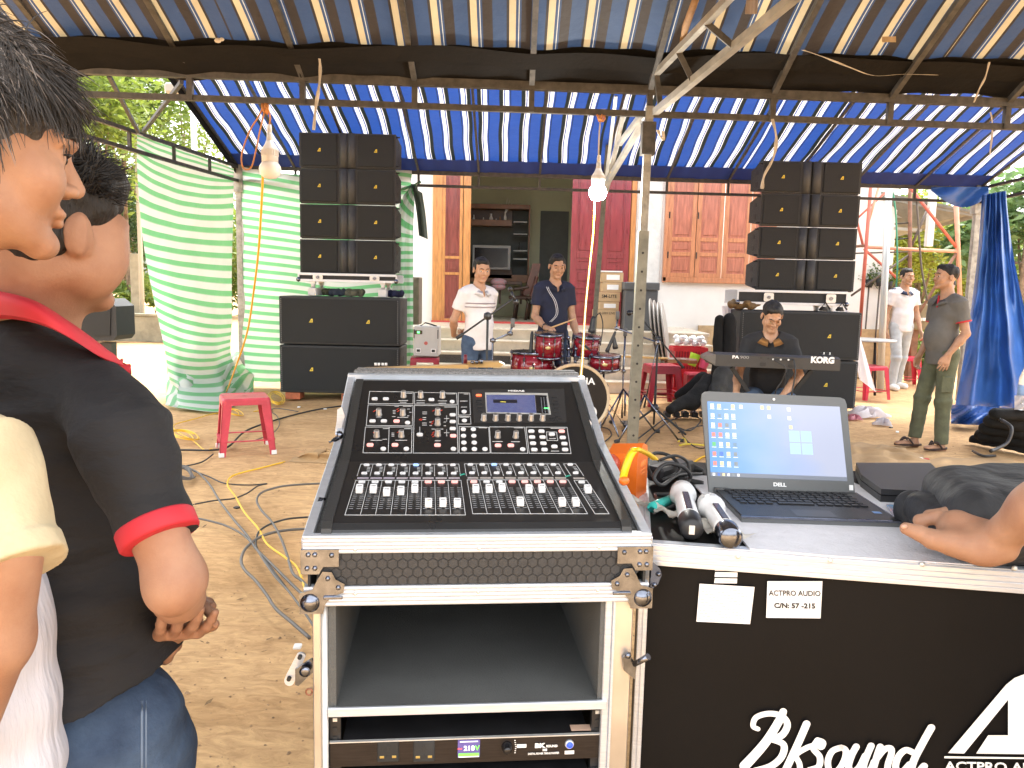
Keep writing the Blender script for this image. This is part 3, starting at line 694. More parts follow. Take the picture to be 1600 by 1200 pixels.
# ================================================================== BULBS
def bulb(pt, s_, lit, label, group=None):
 th=thing('light_bulb', label, 'light bulb', pt);T=Matrix.Translation(pt)
 q=MB();q.lathe([(.0, .0), (.012, .0), (.014, -.03), (.014, -.05)], T@Matrix.Scale(s_, 4), 16);q.lathe([(.0155, -.045), (.017, -.075), (.019, -.085)], T@Matrix.Scale(s_, 4), 16);mk('socket', q, mat('bulb_cap', (.55, .53, .5), .4), th)
 q=MB();q.lathe([(.018, -.085), (.03, -.115), (.044, -.135), (.047, -.14), (.047, -.215)], T@Matrix.Scale(s_, 4), 24)
 for k in range(24):
  a=2*math.pi*k/24;q.bar(pt+Vector((.0475*math.cos(a), .0475*math.sin(a), -.145))*s_, pt+Vector((.0475*math.cos(a), .0475*math.sin(a), -.18))*s_, .004*s_)
 mk('housing', q, mat('bulb_body', (.6, .56, .52), .4), th)
 q=MB();q.lathe([(.047, -.215), (.060, -.235), (.064, -.255), (.056, -.285), (.036, -.305), (.0, -.312)], T@Matrix.Scale(s_, 4), 24)
 mk('diffuser', q, mat('bulb_lit', (.9, .9, .85), .4, emit=(1, 1, .93), es=38)if lit else mat('bulb_dif', (.72, .68, .62), .35), th)
 return th
pA=P(421, 195, 5.15);bulb(pA, 1.1, False, 'unlit white bulb hanging from orange cord at the left of the truss')
pB=P(936, 243, 5.15);bulb(pB, .92, True, 'glowing white bulb hanging beside the near post')
ll=bpy.data.lights.new('bulb_glow', 'POINT');ll.energy=14;ll.shadow_soft_size=.05;ll.color=(1, .98, .9);lo_=bpy.data.objects.new('bulb_glow', ll);COL.objects.link(lo_);lo_.location=pB+Vector((0, 0, -.33))
M_cord=mat('orange_cord', (.50, .20, .05), .5);M_ycord=mat('yellow_cord', (.75, .42, .02), .45)
Yb=5.12
cord([P(414, 160, Yb), P(404, 182, Yb), P(390, 205, Yb), P(378, 240, Yb), P(380, 262, Yb), P(392, 262, Yb), P(400, 235, Yb), P(407, 200, Yb), P(416, 168, Yb), P(422, 182, Yb), pA], .005, M_cord, 'looped orange cord tied over the lower rail above the unlit bulb')
q=MB()
for k in range(5):q.tube([P(410+2*k, 155, 5.12+.02*math.sin(k*2)), P(409+2.5*k, 166+k%2*4, 5.09), P(412+1.5*k, 175+k, 5.12)], .005, 6)
solo('cord_knot', q, M_cord, 'orange cord knot wrapped on the rail at left', 'knot')
cord([P(411, 268, 5.16), P(408, 330, 5.3), P(404, 390, 5.6), P(397, 450, 6.1), P(386, 520, 6.7), P(366, 580, 7.3), Vector((G(352, 620).x, G(352, 620).y, .02))], .008, M_ycord, 'yellow orange cord dropping from the unlit bulb to the ground')
q=MB()
for k in range(6):q.tube([P(934+2.2*k, 171, 5.12), P(933+2.5*k, 180+(k%3)*3, 5.09), P(936+1.2*k, 190, 5.12)], .005, 5)
solo('cord_knot', q, M_cord, 'orange yellow cord knot on the rail above the lit bulb', 'knot')
cord([P(938, 188, Yb), P(936, 215, Yb), P(935, 254, Yb)], .005, M_rib, 'pink twin flex from rail to the lit bulb')
cord([P(929, 300, 5.16), P(927, 360, 5.1), P(921, 420, 4.8), P(915, 480, 4.3), P(910, 560, 3.4), P(906, 610, 2.6), P(903, 700, 2.1), P(906, 760, 1.98)], .0065, mat('yellow_cord_bright', (.85, .52, .02), .45), 'bright yellow cord running down from the lit bulb past the mixer')
# ================================================================== TARPS
M_gs=stripe_mat('green_striped_tarp', [(0, (.62, .66, .62)), (.52, (.17, .48, .22)), (.94, (.40, .58, .42))], .38, .112, rough=.45, dirt=.12, axis=1)
def curve(pts):
 sp=smooth_path([Vector(p)for p in pts], 8)
 def f(t):
  x=t*(len(sp)-1);i=min(int(x), len(sp)-2);return sp[i].lerp(sp[i+1], x-i)
 return f
fe=curve([P(214, 208, 7.85), P(213, 260, 7.95), P(222, 380, 8.4), P(240, 470, 8.9), P(258, 560, 9.2), G(262, 618, .05)])
md=curve([P(290, 236, 9.1), P(292, 300, 9.15), P(300, 400, 9.3), P(306, 500, 9.4), P(312, 575, 9.3), G(318, 642, .03)])
be=curve([P(366, 263, 10.45), P(366, 300, 10.45), P(364, 400, 10.4), P(363, 500, 10.35), P(364, 560, 10.1), G(394, 612, .03)])
def tarp_fn(a, b):
 p=fe(b)*((1-a)*(1-2*a))+md(b)*(4*a*(1-a))+be(b)*(a*(2*a-1))
 n=Vector((.75, -.6, 0));f=.030*math.sin(a*9+1.5*math.sin(b*3)+1.2*b)*(.2+.9*b)+.010*math.sin(a*23+b*5)+.006*math.sin(b*19+a*9)
 if b>.82:f+=(b-.82)*1.0*math.sin(a*11+1)+.05*math.sin(a*23+b*40)*(b-.82)*5
 return p+n*f
th=thing('striped_tarp', 'green and white striped tarp hanging down the left side of the tent to the ground', 'tarp', (-3.6, 9.2, 0))
q=MB();q.grid(tarp_fn, 60, 90, lambda a, b:(a*3, b*3.0+.03*math.sin(a*3.0)));mk('tarp_sheet', q, M_gs, th)
q=MB()
def heap(a, b):
 g0=G(262+135*a, 578+12*math.sin(a*5), .28);g1=G(258+138*a, 632+12*math.sin(a*3.1)-20*a*a, .02)
 p=g0.lerp(g1, b);p.z=max(.015, .42*(1-b)**1.3*(.75+.3*math.sin(a*9+1))+.05*math.sin(a*25+b*9)*(1-b)+.03*math.sin(a*13+b*17));return p
q.grid(heap, 44, 22, lambda a, b:(a*2, a*.95+.35*b+.05*math.sin(a*12)));mk('tarp_heap', q, M_gs, th)
def back_fn(a, b):
 x0=P(374, 280, 10.5).x;x1=P(640, 290, 10.5).x;x=x0+(x1-x0)*a
 z=2.86*(1-b)+.07-.02*math.sin(a*13)*b
 z-=.10*math.sin(math.pi*min(1, a*1.1))*(1-b)
 return(x+.02*math.sin(z*7), 10.55+.028*math.sin(a*13+1.3*math.sin(b*4))+.010*math.sin(a*31+b*5)-.10*b*math.sin(a*3), z)
q=MB();q.grid(back_fn, 70, 50, lambda a, b:(a*2.3, b*2.8+.28*math.exp(-a*2.2)*0-.10*a+.015*math.sin(a*9)))
solo('striped_tarp', q, M_gs, 'green and white striped tarp stretched behind the left speaker stack', 'tarp')
q=MB()
def gat(a, b):
 top=P(652, 287, 10.3);bx_=P(613+33*a, 300+295*b, 10.35);k=min(1, b*5)**.6;p=top.lerp(bx_, k)if b<.2 else bx_
 return p+Vector((0, .03*math.sin(a*17), 0))
q.grid(gat, 14, 40, lambda a, b:(a, b*2.7+.25*(1-a)*max(0, .3-b)*3));solo('striped_tarp', q, M_gs, 'gathered end of striped tarp tied to the rail right of the left speaker stack', 'tarp')
q=MB();q.grid(lambda a, b:P(644+8*a+10*b*b+4*math.sin(b*3)+(6*a*(b>.1)), 290+(78+6*a)*b, 10.2+.05*math.sin(a*8)), 8, 22);solo('hanging_cloth', q, mat('dark_green_cloth', (.07, .10, .085), .85, var=.2), 'dark green cloth hanging from the rail between the tarp and the house', 'cloth')
q=MB();q.tube([P(657, 284, 10.4), P(640, 292, 10.35), P(622, 298, 10.4)], .02, 6);solo('rope_knot', q, mat('green_rope', (.13, .3, .16), .8), 'green rope knot tying the tarp to the rail', 'rope')
M_bt=mat('blue_tarp', (.035, .115, .38), .35, var=.3, vs=3, bump=.35, bs=12, transl=.18, spec=.5)
def blue(a, b):
 l=(1534-8*b-38*b**1.6, 305+352*b);r=(1572+24*b+70*b**2, 298+372*b)
 px=l[0]+(r[0]-l[0])*a;py=l[1]+(r[1]-l[1])*a
 Yd=9.55+.24*math.cos(a*13+1.1)*min(1, .25+b)+.07*math.sin(a*31+b*7)+.03*math.sin(b*17+a*11)+.02*math.sin(b*33+a*25)
 p=P(px, py, Yd)
 if p.z<.04:p.z=.04
 return p
th=thing('blue_tarp', 'blue plastic tarp bunched at the right corner post and hanging in deep folds', 'tarp', (P(1560, 600, 9.6).x, 9.6, 0))
q=MB();q.grid(blue, 70, 70);mk('tarp_sheet', q, M_bt, th)
q=MB();q.grid(lambda a, b:P(1455+90*a, 292+(6+26*math.sin(math.pi*min(1, a*.9)))*b, 10.35+.06*math.sin(a*9+b*4)), 26, 8);mk('tarp_fold', q, M_bt, th)
q=MB();q.grid(lambda a, b:G(1486+110*a, 632+30*b+6*a, .22*(1-b)*(.5+.5*abs(math.sin(a*6)))+.03+.03*math.sin(a*21+b*9)), 34, 12);mk('tarp_hem', q, M_bt, th)
# ================================================================== BACKGROUND
M_leafs=[mat('leaf_a', (.10, .16, .025), .55, transl=.4), mat('leaf_b', (.16, .22, .035), .55, transl=.45), mat('leaf_c', (.055, .10, .03), .6, transl=.3)]
M_bark=mat('bark', (.18, .13, .09), .9, var=.4, vs=9, bump=.5, bs=30)
def tree(label, x, y, h, r, zc, n, sz, m, group=None, lobes=7, seed=1, trunk=.09, zs=1.0, nm='tree', cat='tree', limbs=True):
 rr=random.Random(seed);t=thing(nm, label, cat, (x, y, 0), 0, group);q=MB()
 top=Vector((x+rr.uniform(-.2, .2), y, zc));path=[Vector((x, y, -.05)), Vector((x+rr.uniform(-.1, .1), y, zc*.4)), top]
 q.tube(smooth_path(path, 4), [trunk*(1-.07*i)for i in range(9)], 7);cs=[]
 for k in range(lobes):
  a=rr.uniform(0, 6.28);e=rr.uniform(-.5, 1);c=Vector((x+r*.62*math.cos(a)*math.cos(e), y+r*.5*math.sin(a)*math.cos(e), zc+r*zs*.75*math.sin(e)+rr.uniform(-.1, .3)*r));cs.append((c, r*rr.uniform(.28, .55)))
  if limbs:q.tube(smooth_path([path[1].lerp(top, rr.uniform(.2, .9)), path[1].lerp(c, .6)+Vector((0, 0, .1)), c], 3), [trunk*.45, trunk*.4, trunk*.35, trunk*.3, trunk*.22, trunk*.16, trunk*.1], 5)
 mk('trunk', q, M_bark, t)
 f=MB()
 for i in range(n):
  c, cr=cs[i%len(cs)];d=Vector((rr.gauss(0, 1), rr.gauss(0, 1), rr.gauss(0, 1))).normalized();p=c+d*cr*rr.uniform(.45, 1.12)*Vector((1, 1, 1)).length/1.73
  if rr.random()<.12:p+=d*cr*.35
  u=Vector((rr.gauss(0, 1), rr.gauss(0, 1), rr.gauss(0, .5))).normalized();v=u.cross(Vector((rr.gauss(0, 1), rr.gauss(0, 1), rr.gauss(0, 1)))).normalized();s_=sz*rr.uniform(.6, 1.3)
  f.add([p-u*s_, p+v*s_*.38+u*s_*.1, p+u*s_, p-v*s_*.38+u*s_*.1], [[0, 1, 2, 3]], False)
 mk('crown', f, m, t);return t
L0, L1, L2=M_leafs
def tx(px, Y):return P(px, 400, Y).x
tree('tall light green tree behind the left tarp, leftmost', tx(150, 17), 17, 6, 2.1, 4.2, 6500, .09, L1, 'trees left of the yard', seed=3)
tree('dense green tree rising just left of the tarp edge', tx(205, 19), 19, 7, 2.2, 4.4, 7000, .09, L0, 'trees left of the yard', seed=4)
tree('pale sparse tree seen between the truss and the tarp', tx(290, 22), 22, 7, 2.4, 5.4, 3600, .10, L1, 'trees left of the yard', seed=5)
tree('darker tree low behind the concrete post', tx(190, 21), 21, 5, 1.7, 2.3, 5000, .08, L2, 'trees left of the yard', seed=6)
tree('dark shrub mass beside the young man head', tx(212, 24), 24, 5, 1.8, 3.0, 4200, .09, L2, 'trees left of the yard', seed=16)
for i, (px, y_)in enumerate(((196, 19.2), (214, 18.8), (238, 19.6), (178, 19.5))):
 tree('low broad leaved plant behind the low wall, number %s from the left'%('second', 'third', 'fourth', 'first')[i], tx(px, y_), y_, 1, .5, .85, 420, .085, L1 if i%2 else L0, 'plants behind the low wall', lobes=5, seed=20+i, trunk=.02, nm='garden_plant', cat='plant')
M_conc=mat('old_concrete', (.24, .22, .16), .9, var=.3, vs=3, bump=.4, bs=14)
lw=thing('low_wall', 'low weathered concrete wall at the left edge of the yard', 'wall', (-10, 17.5, 0))
q=MB();q.box((-11, 17.6, .29), (9, .2, .58), bev=.01);mk('wall_body', q, M_conc, lw)
q=MB();q.box((-11, 17.6, .61), (9.1, .26, .06), bev=.01);mk('coping', q, M_conc, lw)
q=MB();q.box((tx(212, 18.3), 18.3, 1.0), (.2, .2, 2.0), bev=.01);solo('concrete_post', q, mat('pale_concrete', (.30, .27, .2), .9, var=.2, vs=5), 'weathered concrete fence post behind the low wall', 'post')
q=MB();q.cyl((tx(308, 13), 13, 0), (tx(308, 13), 13, 4.15), .045, None, 10);solo('metal_pole', q, mat('white_pole', (.6, .6, .6), .5), 'white metal pole standing behind the left tarp', 'pole')
q=MB();q.cyl((tx(218, 17.9), 17.95, 0), (tx(218, 17.9), 17.95, 6.2), .05, None, 10);solo('metal_pole', q, mat('pale_post', (.4, .38, .33), .6), 'thin grey pole rising behind the low wall at the tarp corner', 'pole')
for k, (a, b_)in enumerate((((170, 118), (216, 206)), ((284, 128), (224, 206)))):
 q=MB();q.bar(P(*a, 6.4), P(*b_, 7.8), .03);mk('tie_bar', q, M_steel_b, tent2)
q=MB();q.box(P(277, 139, 12.5), (.34, .2, .16), bev=.03);q.prism([(0, 0), (.16, .03), (.16, .14), (0, .17)], P(284, 146, 12.5), (1, 0, 0), (0, 0, 1), (0, 1, 0), .02);solo('floodlight', q, mat('lamp_grey', (.3, .29, .26), .5), 'small grey floodlight on the pole above the left tarp', 'lamp')
q=MB()
for k in range(6):q.tube([P(120, 150+9*k, 30), P(250, 168+7*k+4, 30), P(330, 200+6*k, 30)], .012, 4)
solo('overhead_wires', q, mat('wire', (.1, .1, .1)), 'thin overhead wires crossing the sky behind the left trees', 'wires')
spk=thing('monitor_speaker', 'black wedge speaker standing in the yard behind the man in the black polo', 'speaker', (P(170, 500, 8.2).x, 8.2, 0))
q=MB();o=P(183, 532, 8.2)
q.prism([(-.42, -.02), (-.04, 0), (0, .05), (0, .36), (-.1, .44), (-.42, .4)], o, (1, 0, 0), (0, 0, 1), (0, 1, 0), .4);mk('cabinet', q, M_blkm, spk)
q=MB();q.prism([(-.38, .04), (-.07, .05), (-.05, .34), (-.38, .36)], o, (1, 0, 0), (0, 0, 1), (0, 1, 0), .01, -.012);mk('grille', q, M_grille, spk)
q=MB();q.box((o.x-.2, 8.4, (o.z)/2-.02), (.12, .12, max(.05, o.z-.04)));mk('foot', q, M_blk, spk)
M_sheet=mat('white_sheet_wall', (.70, .74, .76), .6, var=.06, vs=2)
sh=thing('metal_shed', 'white corrugated sheet building behind the scaffold', 'building', (tx(1360, 15), 15, 0))
q=MB();xa, xb=tx(1318, 15), tx(1394, 15)
n_=26
q.add([(xa+(xb-xa)*i/n_, 15+(.03 if i%2 else 0), z)for z in(0.0, 3.05)for i in range(n_+1)], [[i, i+1, n_+2+i, n_+1+i]for i in range(n_)], False)
mk('front_wall', q, M_sheet, sh)
q=MB();q.quad((xb, 15, 0), (xb, 22, 0), (xb, 22, 3.05), (xb, 15, 3.05));mk('side_wall', q, M_sheet, sh)
q=MB();q.box(((xa+xb)/2, 14.97, .3), (xb-xa, .05, .6));mk('base_course', q, mat('sand_base', (.5, .4, .28), .8, var=.2), sh)
q=MB();q.add([P(1300, 290, 14), P(1525, 333, 12.6), P(1530, 340, 12.6), P(1395, 372, 14.5), P(1300, 384, 15)], [[0, 1, 2, 3, 4]], False)
q.add([P(1300, 284, 14), P(1528, 330, 12.6), P(1530, 340, 12.6), P(1300, 296, 14)], [[0, 1, 2, 3]], False)
cn=thing('canopy', 'flat grey canopy roof behind the scaffold at right', 'canopy', P(1420, 350, 14));mk('roof_sheet', q, mat('grey_canopy', (.22, .22, .19), .8, var=.15), cn)
for a, b_ in(((1300, 300), (1520, 338)), ((1330, 330), (1470, 345)), ((1300, 350), (1440, 360))):
 q=MB();q.bar(P(*a, 13.8), P(*b_, 13.4), .05);mk('purlin', q, mat('canopy_purlin', (.4, .4, .36)), cn)
M_red=mat('red_scaffold', (.50, .12, .08), .5, var=.15, vs=10);M_rust=mat('rusty_steel', (.20, .10, .06), .7, var=.3)
M_pk=mat('pinkish_scaffold', (.62, .30, .20), .5, var=.15);M_dkp=mat('dark_scaffold', (.10, .08, .065), .6)
sf=thing('scaffold', 'red steel scaffold tower with ladder rungs at the right of the yard', 'scaffold', (tx(1420, 12.3), 12.3, 0))
def pipe(a, b, Y0, Y1, r, m, nm='tube'):
 q=MB();q.cyl(P(*a, Y0), P(*b, Y1), r*.72, None, 8);mk(nm, q, m, sf)
pipe((1361, 285), (1343, 520), 12.3, 12.3, .04, M_red);pipe((1345, 525), (1361, 285), 12.35, 12.35, .012, M_red)
pipe((1374, 290), (1356, 350), 12.5, 12.4, .028, M_pk);pipe((1332, 318), (1349, 386), 12.5, 12.3, .028, M_red)
pipe((1328, 352), (1384, 300), 12.9, 12.9, .022, M_red)
pipe((1420, 290), (1494, 386), 12.3, 12.3, .035, M_red);pipe((1350, 389), (1402, 435), 12.3, 12.3, .03, M_red)
pipe((1352, 386), (1494, 393), 12.3, 12.3, .035, M_pk);pipe((1324, 386), (1350, 384), 12.3, 12.3, .03, M_rust);pipe((1330, 396), (1496, 391), 12.8, 12.8, .018, M_dkp)
pipe((1422, 285), (1421, 560), 12.6, 12.6, .045, M_rust);pipe((1493, 290), (1500, 470), 12.3, 12.3, .05, M_pk)
pipe((1505, 300), (1495, 360), 12.9, 12.9, .02, M_rust)
pipe((1450, 325), (1421, 392), 12.6, 12.6, .03, M_dkp);pipe((1421, 398), (1330, 462), 12.6, 12.6, .025, M_dkp)
pipe((1494, 396), (1410, 530), 12.3, 12.3, .035, M_rust)
for yy in(350, 374, 421, 449):pipe((1398, yy), (1421, yy-2), 12.6, 12.6, .016, M_blkm, 'rung')
pipe((1437, 530), (1480, 532), 12.3, 12.3, .035, M_red)
q=MB();q.tube(smooth_path([P(1395, 300, 12), P(1400, 340, 12), P(1402, 420, 12), P(1398, 470, 12)], 4), .014, 5);mk('green_hose', q, mat('green_hose', (.05, .25, .15)), sf)
q=MB();q.tube(smooth_path([P(1432, 310, 12), P(1436, 370, 12), P(1440, 420, 12), P(1449, 470, 12)], 4), .016, 5);mk('hose', q, M_dkp, sf)
q=MB();q.cyl(G(1380, 612, 0)+Vector((-.05, 0, 0)), P(1389, 290, G(1380, 612, 0).y), .048, None, 12)
q.v=q.v;solo('canopy_pole', q, mat('white_grey_pole', (.55, .57, .56), .4, .3), 'pale grey round pole standing between the right speakers and the scaffold', 'pole')
q=MB();q.box(((P(1457, 310, 13).x), 13, 2.75), (.1, .1, 1.0));solo('canopy_pole', q, mat('white_pole2', (.75, .75, .73)), 'short white square post under the canopy roof at right', 'pole')
mb_=thing('meter_cabinet', 'olive metal electric cabinet standing behind the two men at right', 'cabinet', (P(1438, 500, 12.8).x, 12.8, 0))
q=MB();a=P(1418, 515, 12.8);b_=P(1455, 475, 12.8);q.box(((a.x+b_.x)/2, 12.95, (a.z+b_.z)/2), (b_.x-a.x, .3, b_.z-a.z), bev=.02);mk('body', q, mat('olive_box', (.20, .16, .09), .6, var=.2), mb_)
q=MB();q.box(((a.x+b_.x)/2, 12.95, a.z/2), (.12, .12, a.z));mk('stand', q, M_rust, mb_)
for k in(0, 1, 2):q=MB();q.box(P(1438+5.5*k, 499, 12.78), (.045, .03, .05));mk('switch', q, M_white, mb_)
for i, (px, py, Y_)in enumerate(((1338, 440, 13.6), (1358, 442, 13.5), (1375, 440, 13.4), (1388, 445, 13.4))):
 c=P(px, py, Y_);t=thing('hanging_planter', 'dark pot of trailing plant on the shed wall, %s from the left'%('first', 'second', 'third', 'fourth')[i], 'planter', c, 0, 'potted plants on the shed wall')
 q=MB();q.lathe([(.05, -.08), (.075, .06), (.065, .06), (.05, 0)], Matrix.Translation(c), 12);mk('pot', q, M_blkm, t)
 q=MB();rr=random.Random(40+i)
 for k in range(90):
  p=c+Vector((rr.gauss(0, .09), rr.gauss(0, .05), rr.uniform(-.05, .32)*rr.random()+.06));u=Vector((rr.gauss(0, 1), rr.gauss(0, 1), rr.gauss(0, 1))).normalized()*.035;v=Vector((u.y, -u.x, .3*u.x)).normalized()*.016
  q.add([p-u, p+v, p+u, p-v], [[0, 1, 2, 3]])
 for k in range(5):q.tube([c, c+Vector((rr.uniform(-.1, .1), 0, .15)), c+Vector((rr.uniform(-.2, .2), 0, rr.uniform(-.2, .35)))], .006, 4)
 mk('foliage', q, L0, t)
 q=MB();q.cyl((c.x, Y_+.0, 0), (c.x, Y_, c.z-.08), .014, None, 6);mk('stand', q, M_dkp, t)
tree('bright yellow green tree right behind the scaffold ladder', tx(1405, 17), 17, 4, 1.0, 2.2, 4200, .07, mat('leaf_yellow', (.26, .28, .03), .55, transl=.45), 'trees behind the right scaffold', seed=31)
tree('light green round tree behind the white shirted man', tx(1450, 18), 18, 4, 1.5, 1.8, 6500, .075, mat('leaf_yellow', (.26, .28, .03)), 'trees behind the right scaffold', seed=32)
tree('hazy green tree between the scaffold and the blue tarp', tx(1490, 22), 22, 5, 1.7, 2.5, 4800, .08, L1, 'trees behind the right scaffold', seed=33)
tree('broad leaved tree right of the blue tarp', tx(1600, 16), 16, 5, 1.5, 2.6, 2600, .14, mat('leaf_pale', (.13, .22, .08), .5, transl=.4), 'trees behind the right scaffold', seed=34)
tree('small tree at the far right edge', tx(1650, 20), 20, 5, 2, 1.9, 4000, .1, L0, 'trees behind the right scaffold', seed=35)
for i, px in enumerate((1362, 1405, 1428, 1450, 1470, 1590)):
 tree('low green weeds on the ground near the right stools, %s clump from the left'%('first', 'second', 'third', 'fourth', 'fifth', 'sixth')[i], tx(px, 14.5), 14.5, .6, .48, .22, 700, .06, L0 if i%2 else L1, 'weed clumps at right', lobes=6, seed=50+i, trunk=.01, nm='weed_clump', cat='plant')
for i, (px, y_)in enumerate(((30, 27), (110, 26), (330, 30), (420, 32), (1380, 30), (1460, 28), (1560, 29), (1700, 30), (-80, 26), (1850, 28))):
 tree('distant tree closing the yard, %s'%('far left', 'left of the tarp', 'behind the left tarp', 'behind the back tarp', 'behind the shed', 'behind the scaffold', 'behind the blue tarp', 'beyond the right edge', 'beyond the left edge', 'far beyond the right edge')[i], tx(px, y_), y_, 6, 3.0, 1.9, 4200, .15, L0 if i%2 else L1, 'distant trees', seed=70+i, limbs=False)
# ================================================================== SPEAKERS
M_cheek=mat('speaker_cheek', (.05, .053, .055), .5, var=.1, bump=.2, bs=500)
def badge(par, c, s_):
 q=MB();q.prism([(-s_, -s_), (s_, -s_), (s_, s_), (s_*.25, s_)], c, (1, 0, 0), (0, 0, 1), (0, -1, 0), .004);b=mk('badge', q, M_yel, par)
 q=MB();q.prism([(-s_*.2, -s_*.5), (s_*.45, -s_*.5), (s_*.45, s_*.35)], c, (1, 0, 0), (0, 0, 1), (0, -1, 0), .0015, .0042);mk('mark', q, M_ink, b)
def array_box(loc, cheek_right, side, label, group):
 w_, h_, d_=.60, (.41 if side>0 else.380), .46;t=thing('array_speaker', label, 'speaker', loc, 0, group);L_=Vector(loc)
 q=MB();hh=h_/2-.006;o=L_+Vector((0, 0, h_/2))
 for x in(-w_/2, w_/2):pass
 vs=[(-w_/2, 0, -hh), (w_/2, 0, -hh), (w_/2, 0, hh), (-w_/2, 0, hh), (-w_/2, d_, -hh+.06), (w_/2, d_, -hh+.06), (w_/2, d_, hh-.06), (-w_/2, d_, hh-.06)]
 q.add([o+Vector(v)for v in vs], [[0, 1, 2, 3], [5, 4, 7, 6], [0, 4, 5, 1], [3, 2, 6, 7], [0, 3, 7, 4], [1, 5, 6, 2]], False)
 mk('cabinet', q, M_cab, t)
 g0, g1=(-w_/2+.025, w_/2-.145)if cheek_right else(-w_/2+.145, w_/2-.025)
 q=MB();q.box(o+Vector(((g0+g1)/2, -.008, 0)), (g1-g0, .018, h_-.04), bev=.005);mk('grille', q, M_grille, t)
 c0=w_/2-.07 if cheek_right else-w_/2+.07
 q=MB();q.lathe([(.058, -hh), (.058, hh)], Matrix.Translation(o+Vector((c0, .028, 0))), 20);mk('cheek', q, M_cheek, t)
 badge(t, o+Vector(((g0+g1)/2, -.017, .0)), .019)
 sx_=w_/2*side
 for zz in(.075, -.075):
  q=MB();pts=[(.05*math.cos(R(a)), .06*math.sin(R(a)))for a in range(0, 181, 20)]
  if zz<0:pts=[(a, -b_)for a, b_ in pts][::-1]
  q.prism(pts, o+Vector((sx_, .22, zz*.55)), (0, 1, 0), (0, 0, 1), (side, 0, 0), .003);mk('handle_hole', q, M_ink, t)
 for zz in(-hh+.03, hh-.03):
  q=MB();q.cyl(o+Vector((sx_-side*.01, .03, zz)), o+Vector((sx_+side*.045, .03, zz)), .009, None, 8);mk('rigging_pin', q, M_blk, t)
 q=MB();q.box(o+Vector((0, .05, -h_/2+.003)), (w_-.02, .05, .012));mk('rigging_bar', q, M_blk, t)
 return t
words=('bottom', 'third from top', 'second from top', 'top')
def arr(px_l, px_r, ybot, Y_, side, nm):
 zb=P(px_l, ybot, Y_).z
 for c, px in enumerate((px_l, px_r)):
  x=P(px, ybot-100, Y_).x
  for k in range(4):
   lab='%s box of the %s column of the %s line array'%(words[k], ('left', 'right')[c], nm)
   array_box((x, Y_+.012*(k%2), zb+(.418 if side>0 else.387)*k), c==0, side, lab, 'line array boxes')
 return zb
YS=9.5
zbL=arr(507, 579, 427, YS, 1, 'left')
zbR=arr(1226, 1302, 454, YS, -1, 'right')
def dolly(x0, x1, zt_, Y_, black, label):
 t=thing('case_dolly', label, 'dolly', ((x0+x1)/2, Y_, zt_-.2));h_=.10 if not black else.17
 q=MB();q.box(((x0+x1)/2, Y_+.24, zt_-h_/2), (x1-x0-.01, .56, h_-.01));mk('board', q, M_blkm, t)
 for zz in(zt_-.012, zt_-h_+.012):
  q=MB();q.box(((x0+x1)/2, Y_-.045, zz), (x1-x0, .02, .03), bev=.003);mk('aluminium_edge', q, M_alu, t)
 for xx in(x0, x1):
  q=MB();q.box((xx, Y_+.23, zt_-h_/2), (.02, .56, h_), bev=.003);mk('aluminium_edge', q, M_alu, t)
  q=MB();q.ball((xx, Y_-.05, zt_-h_+.02), .03, 10);mk('ball_corner', q, M_chrome, t)
 for f in((.2, .78)if not black else(.28, .85)):
  xx=x0+(x1-x0)*f;q=MB();q.prism(rrect(.12, h_*.62, .02), (xx, Y_-.056, zt_-h_/2), (1, 0, 0), (0, 0, 1), (0, -1, 0), .006);mk('latch_plate', q, M_alu2, t)
  q=MB();q.prism(circ(.022, 12), (xx, Y_-.063, zt_-h_/2), (1, 0, 0), (0, 0, 1), (0, -1, 0), .012);mk('latch_knob', q, M_chrome, t)
 for f in(.14, .86):
  for dy in(0, .42):
   xx=x0+(x1-x0)*f;q=MB();q.cyl((xx-.02, Y_+dy, zt_-h_-.045), (xx+.02, Y_+dy, zt_-h_-.045), .035, None, 14);q.bar((xx, Y_+dy, zt_-h_), (xx, Y_+dy, zt_-h_-.03), .06);mk('caster', q, M_alu2, t)
 return t
def sub(loc, side, label):
 w_, h_, d_=1.46, .585, .62;t=thing('subwoofer', label, 'speaker', loc, 0, 'subwoofers');o=Vector(loc)+Vector((0, 0, h_/2))
 q=MB();q.box(o+Vector((0, d_/2, 0)), (w_, d_, h_-.008), bev=.01);mk('cabinet', q, M_cab, t)
 q=MB();q.box(o+Vector((0, -.006, 0)), (w_-.06, .016, h_-.06), bev=.004);mk('grille', q, M_grille, t)
 for sx_ in(-1, 1):badge(t, o+Vector((sx_*w_*.235, -.014, .0)), .022)
 for k, (y_, z_, hh)in enumerate(((.2, .11, .10), (.34, .11, .10), (.2, -.02, .06), (.34, -.02, .06))):
  q=MB();q.box(o+Vector((side*w_/2, y_, z_)), (.006, .07, hh), bev=.002);mk('handle_slot', q, M_ink, t)
 q=MB()
 for k in range(22):
  zz=-h_/2+.04+k*(h_-.08)/21
  for xx in(-w_/2+.028, w_/2-.028):q.box(o+Vector((xx, -.015, zz)), (.006, .004, .011))
 mk('grille_perforation', q, mat('pale_perforation', (.25, .25, .25)), t)['kind']='stuff'
 return t
xs_=P(531, 520, YS-.15).x;ysb=YS-.16
sub((xs_, ysb, .085), 1, 'lower subwoofer of the left stack standing on bricks');sub((xs_, ysb, .085+.59), 1, 'upper subwoofer of the left stack under the line array')
xsr=P(1248, 550, YS-.15).x
sub((xsr, ysb, .04), -1, 'lower subwoofer of the right stack behind the keyboard player');sub((xsr, ysb, .04+.59), -1, 'upper subwoofer of the right stack behind the keyboard player')
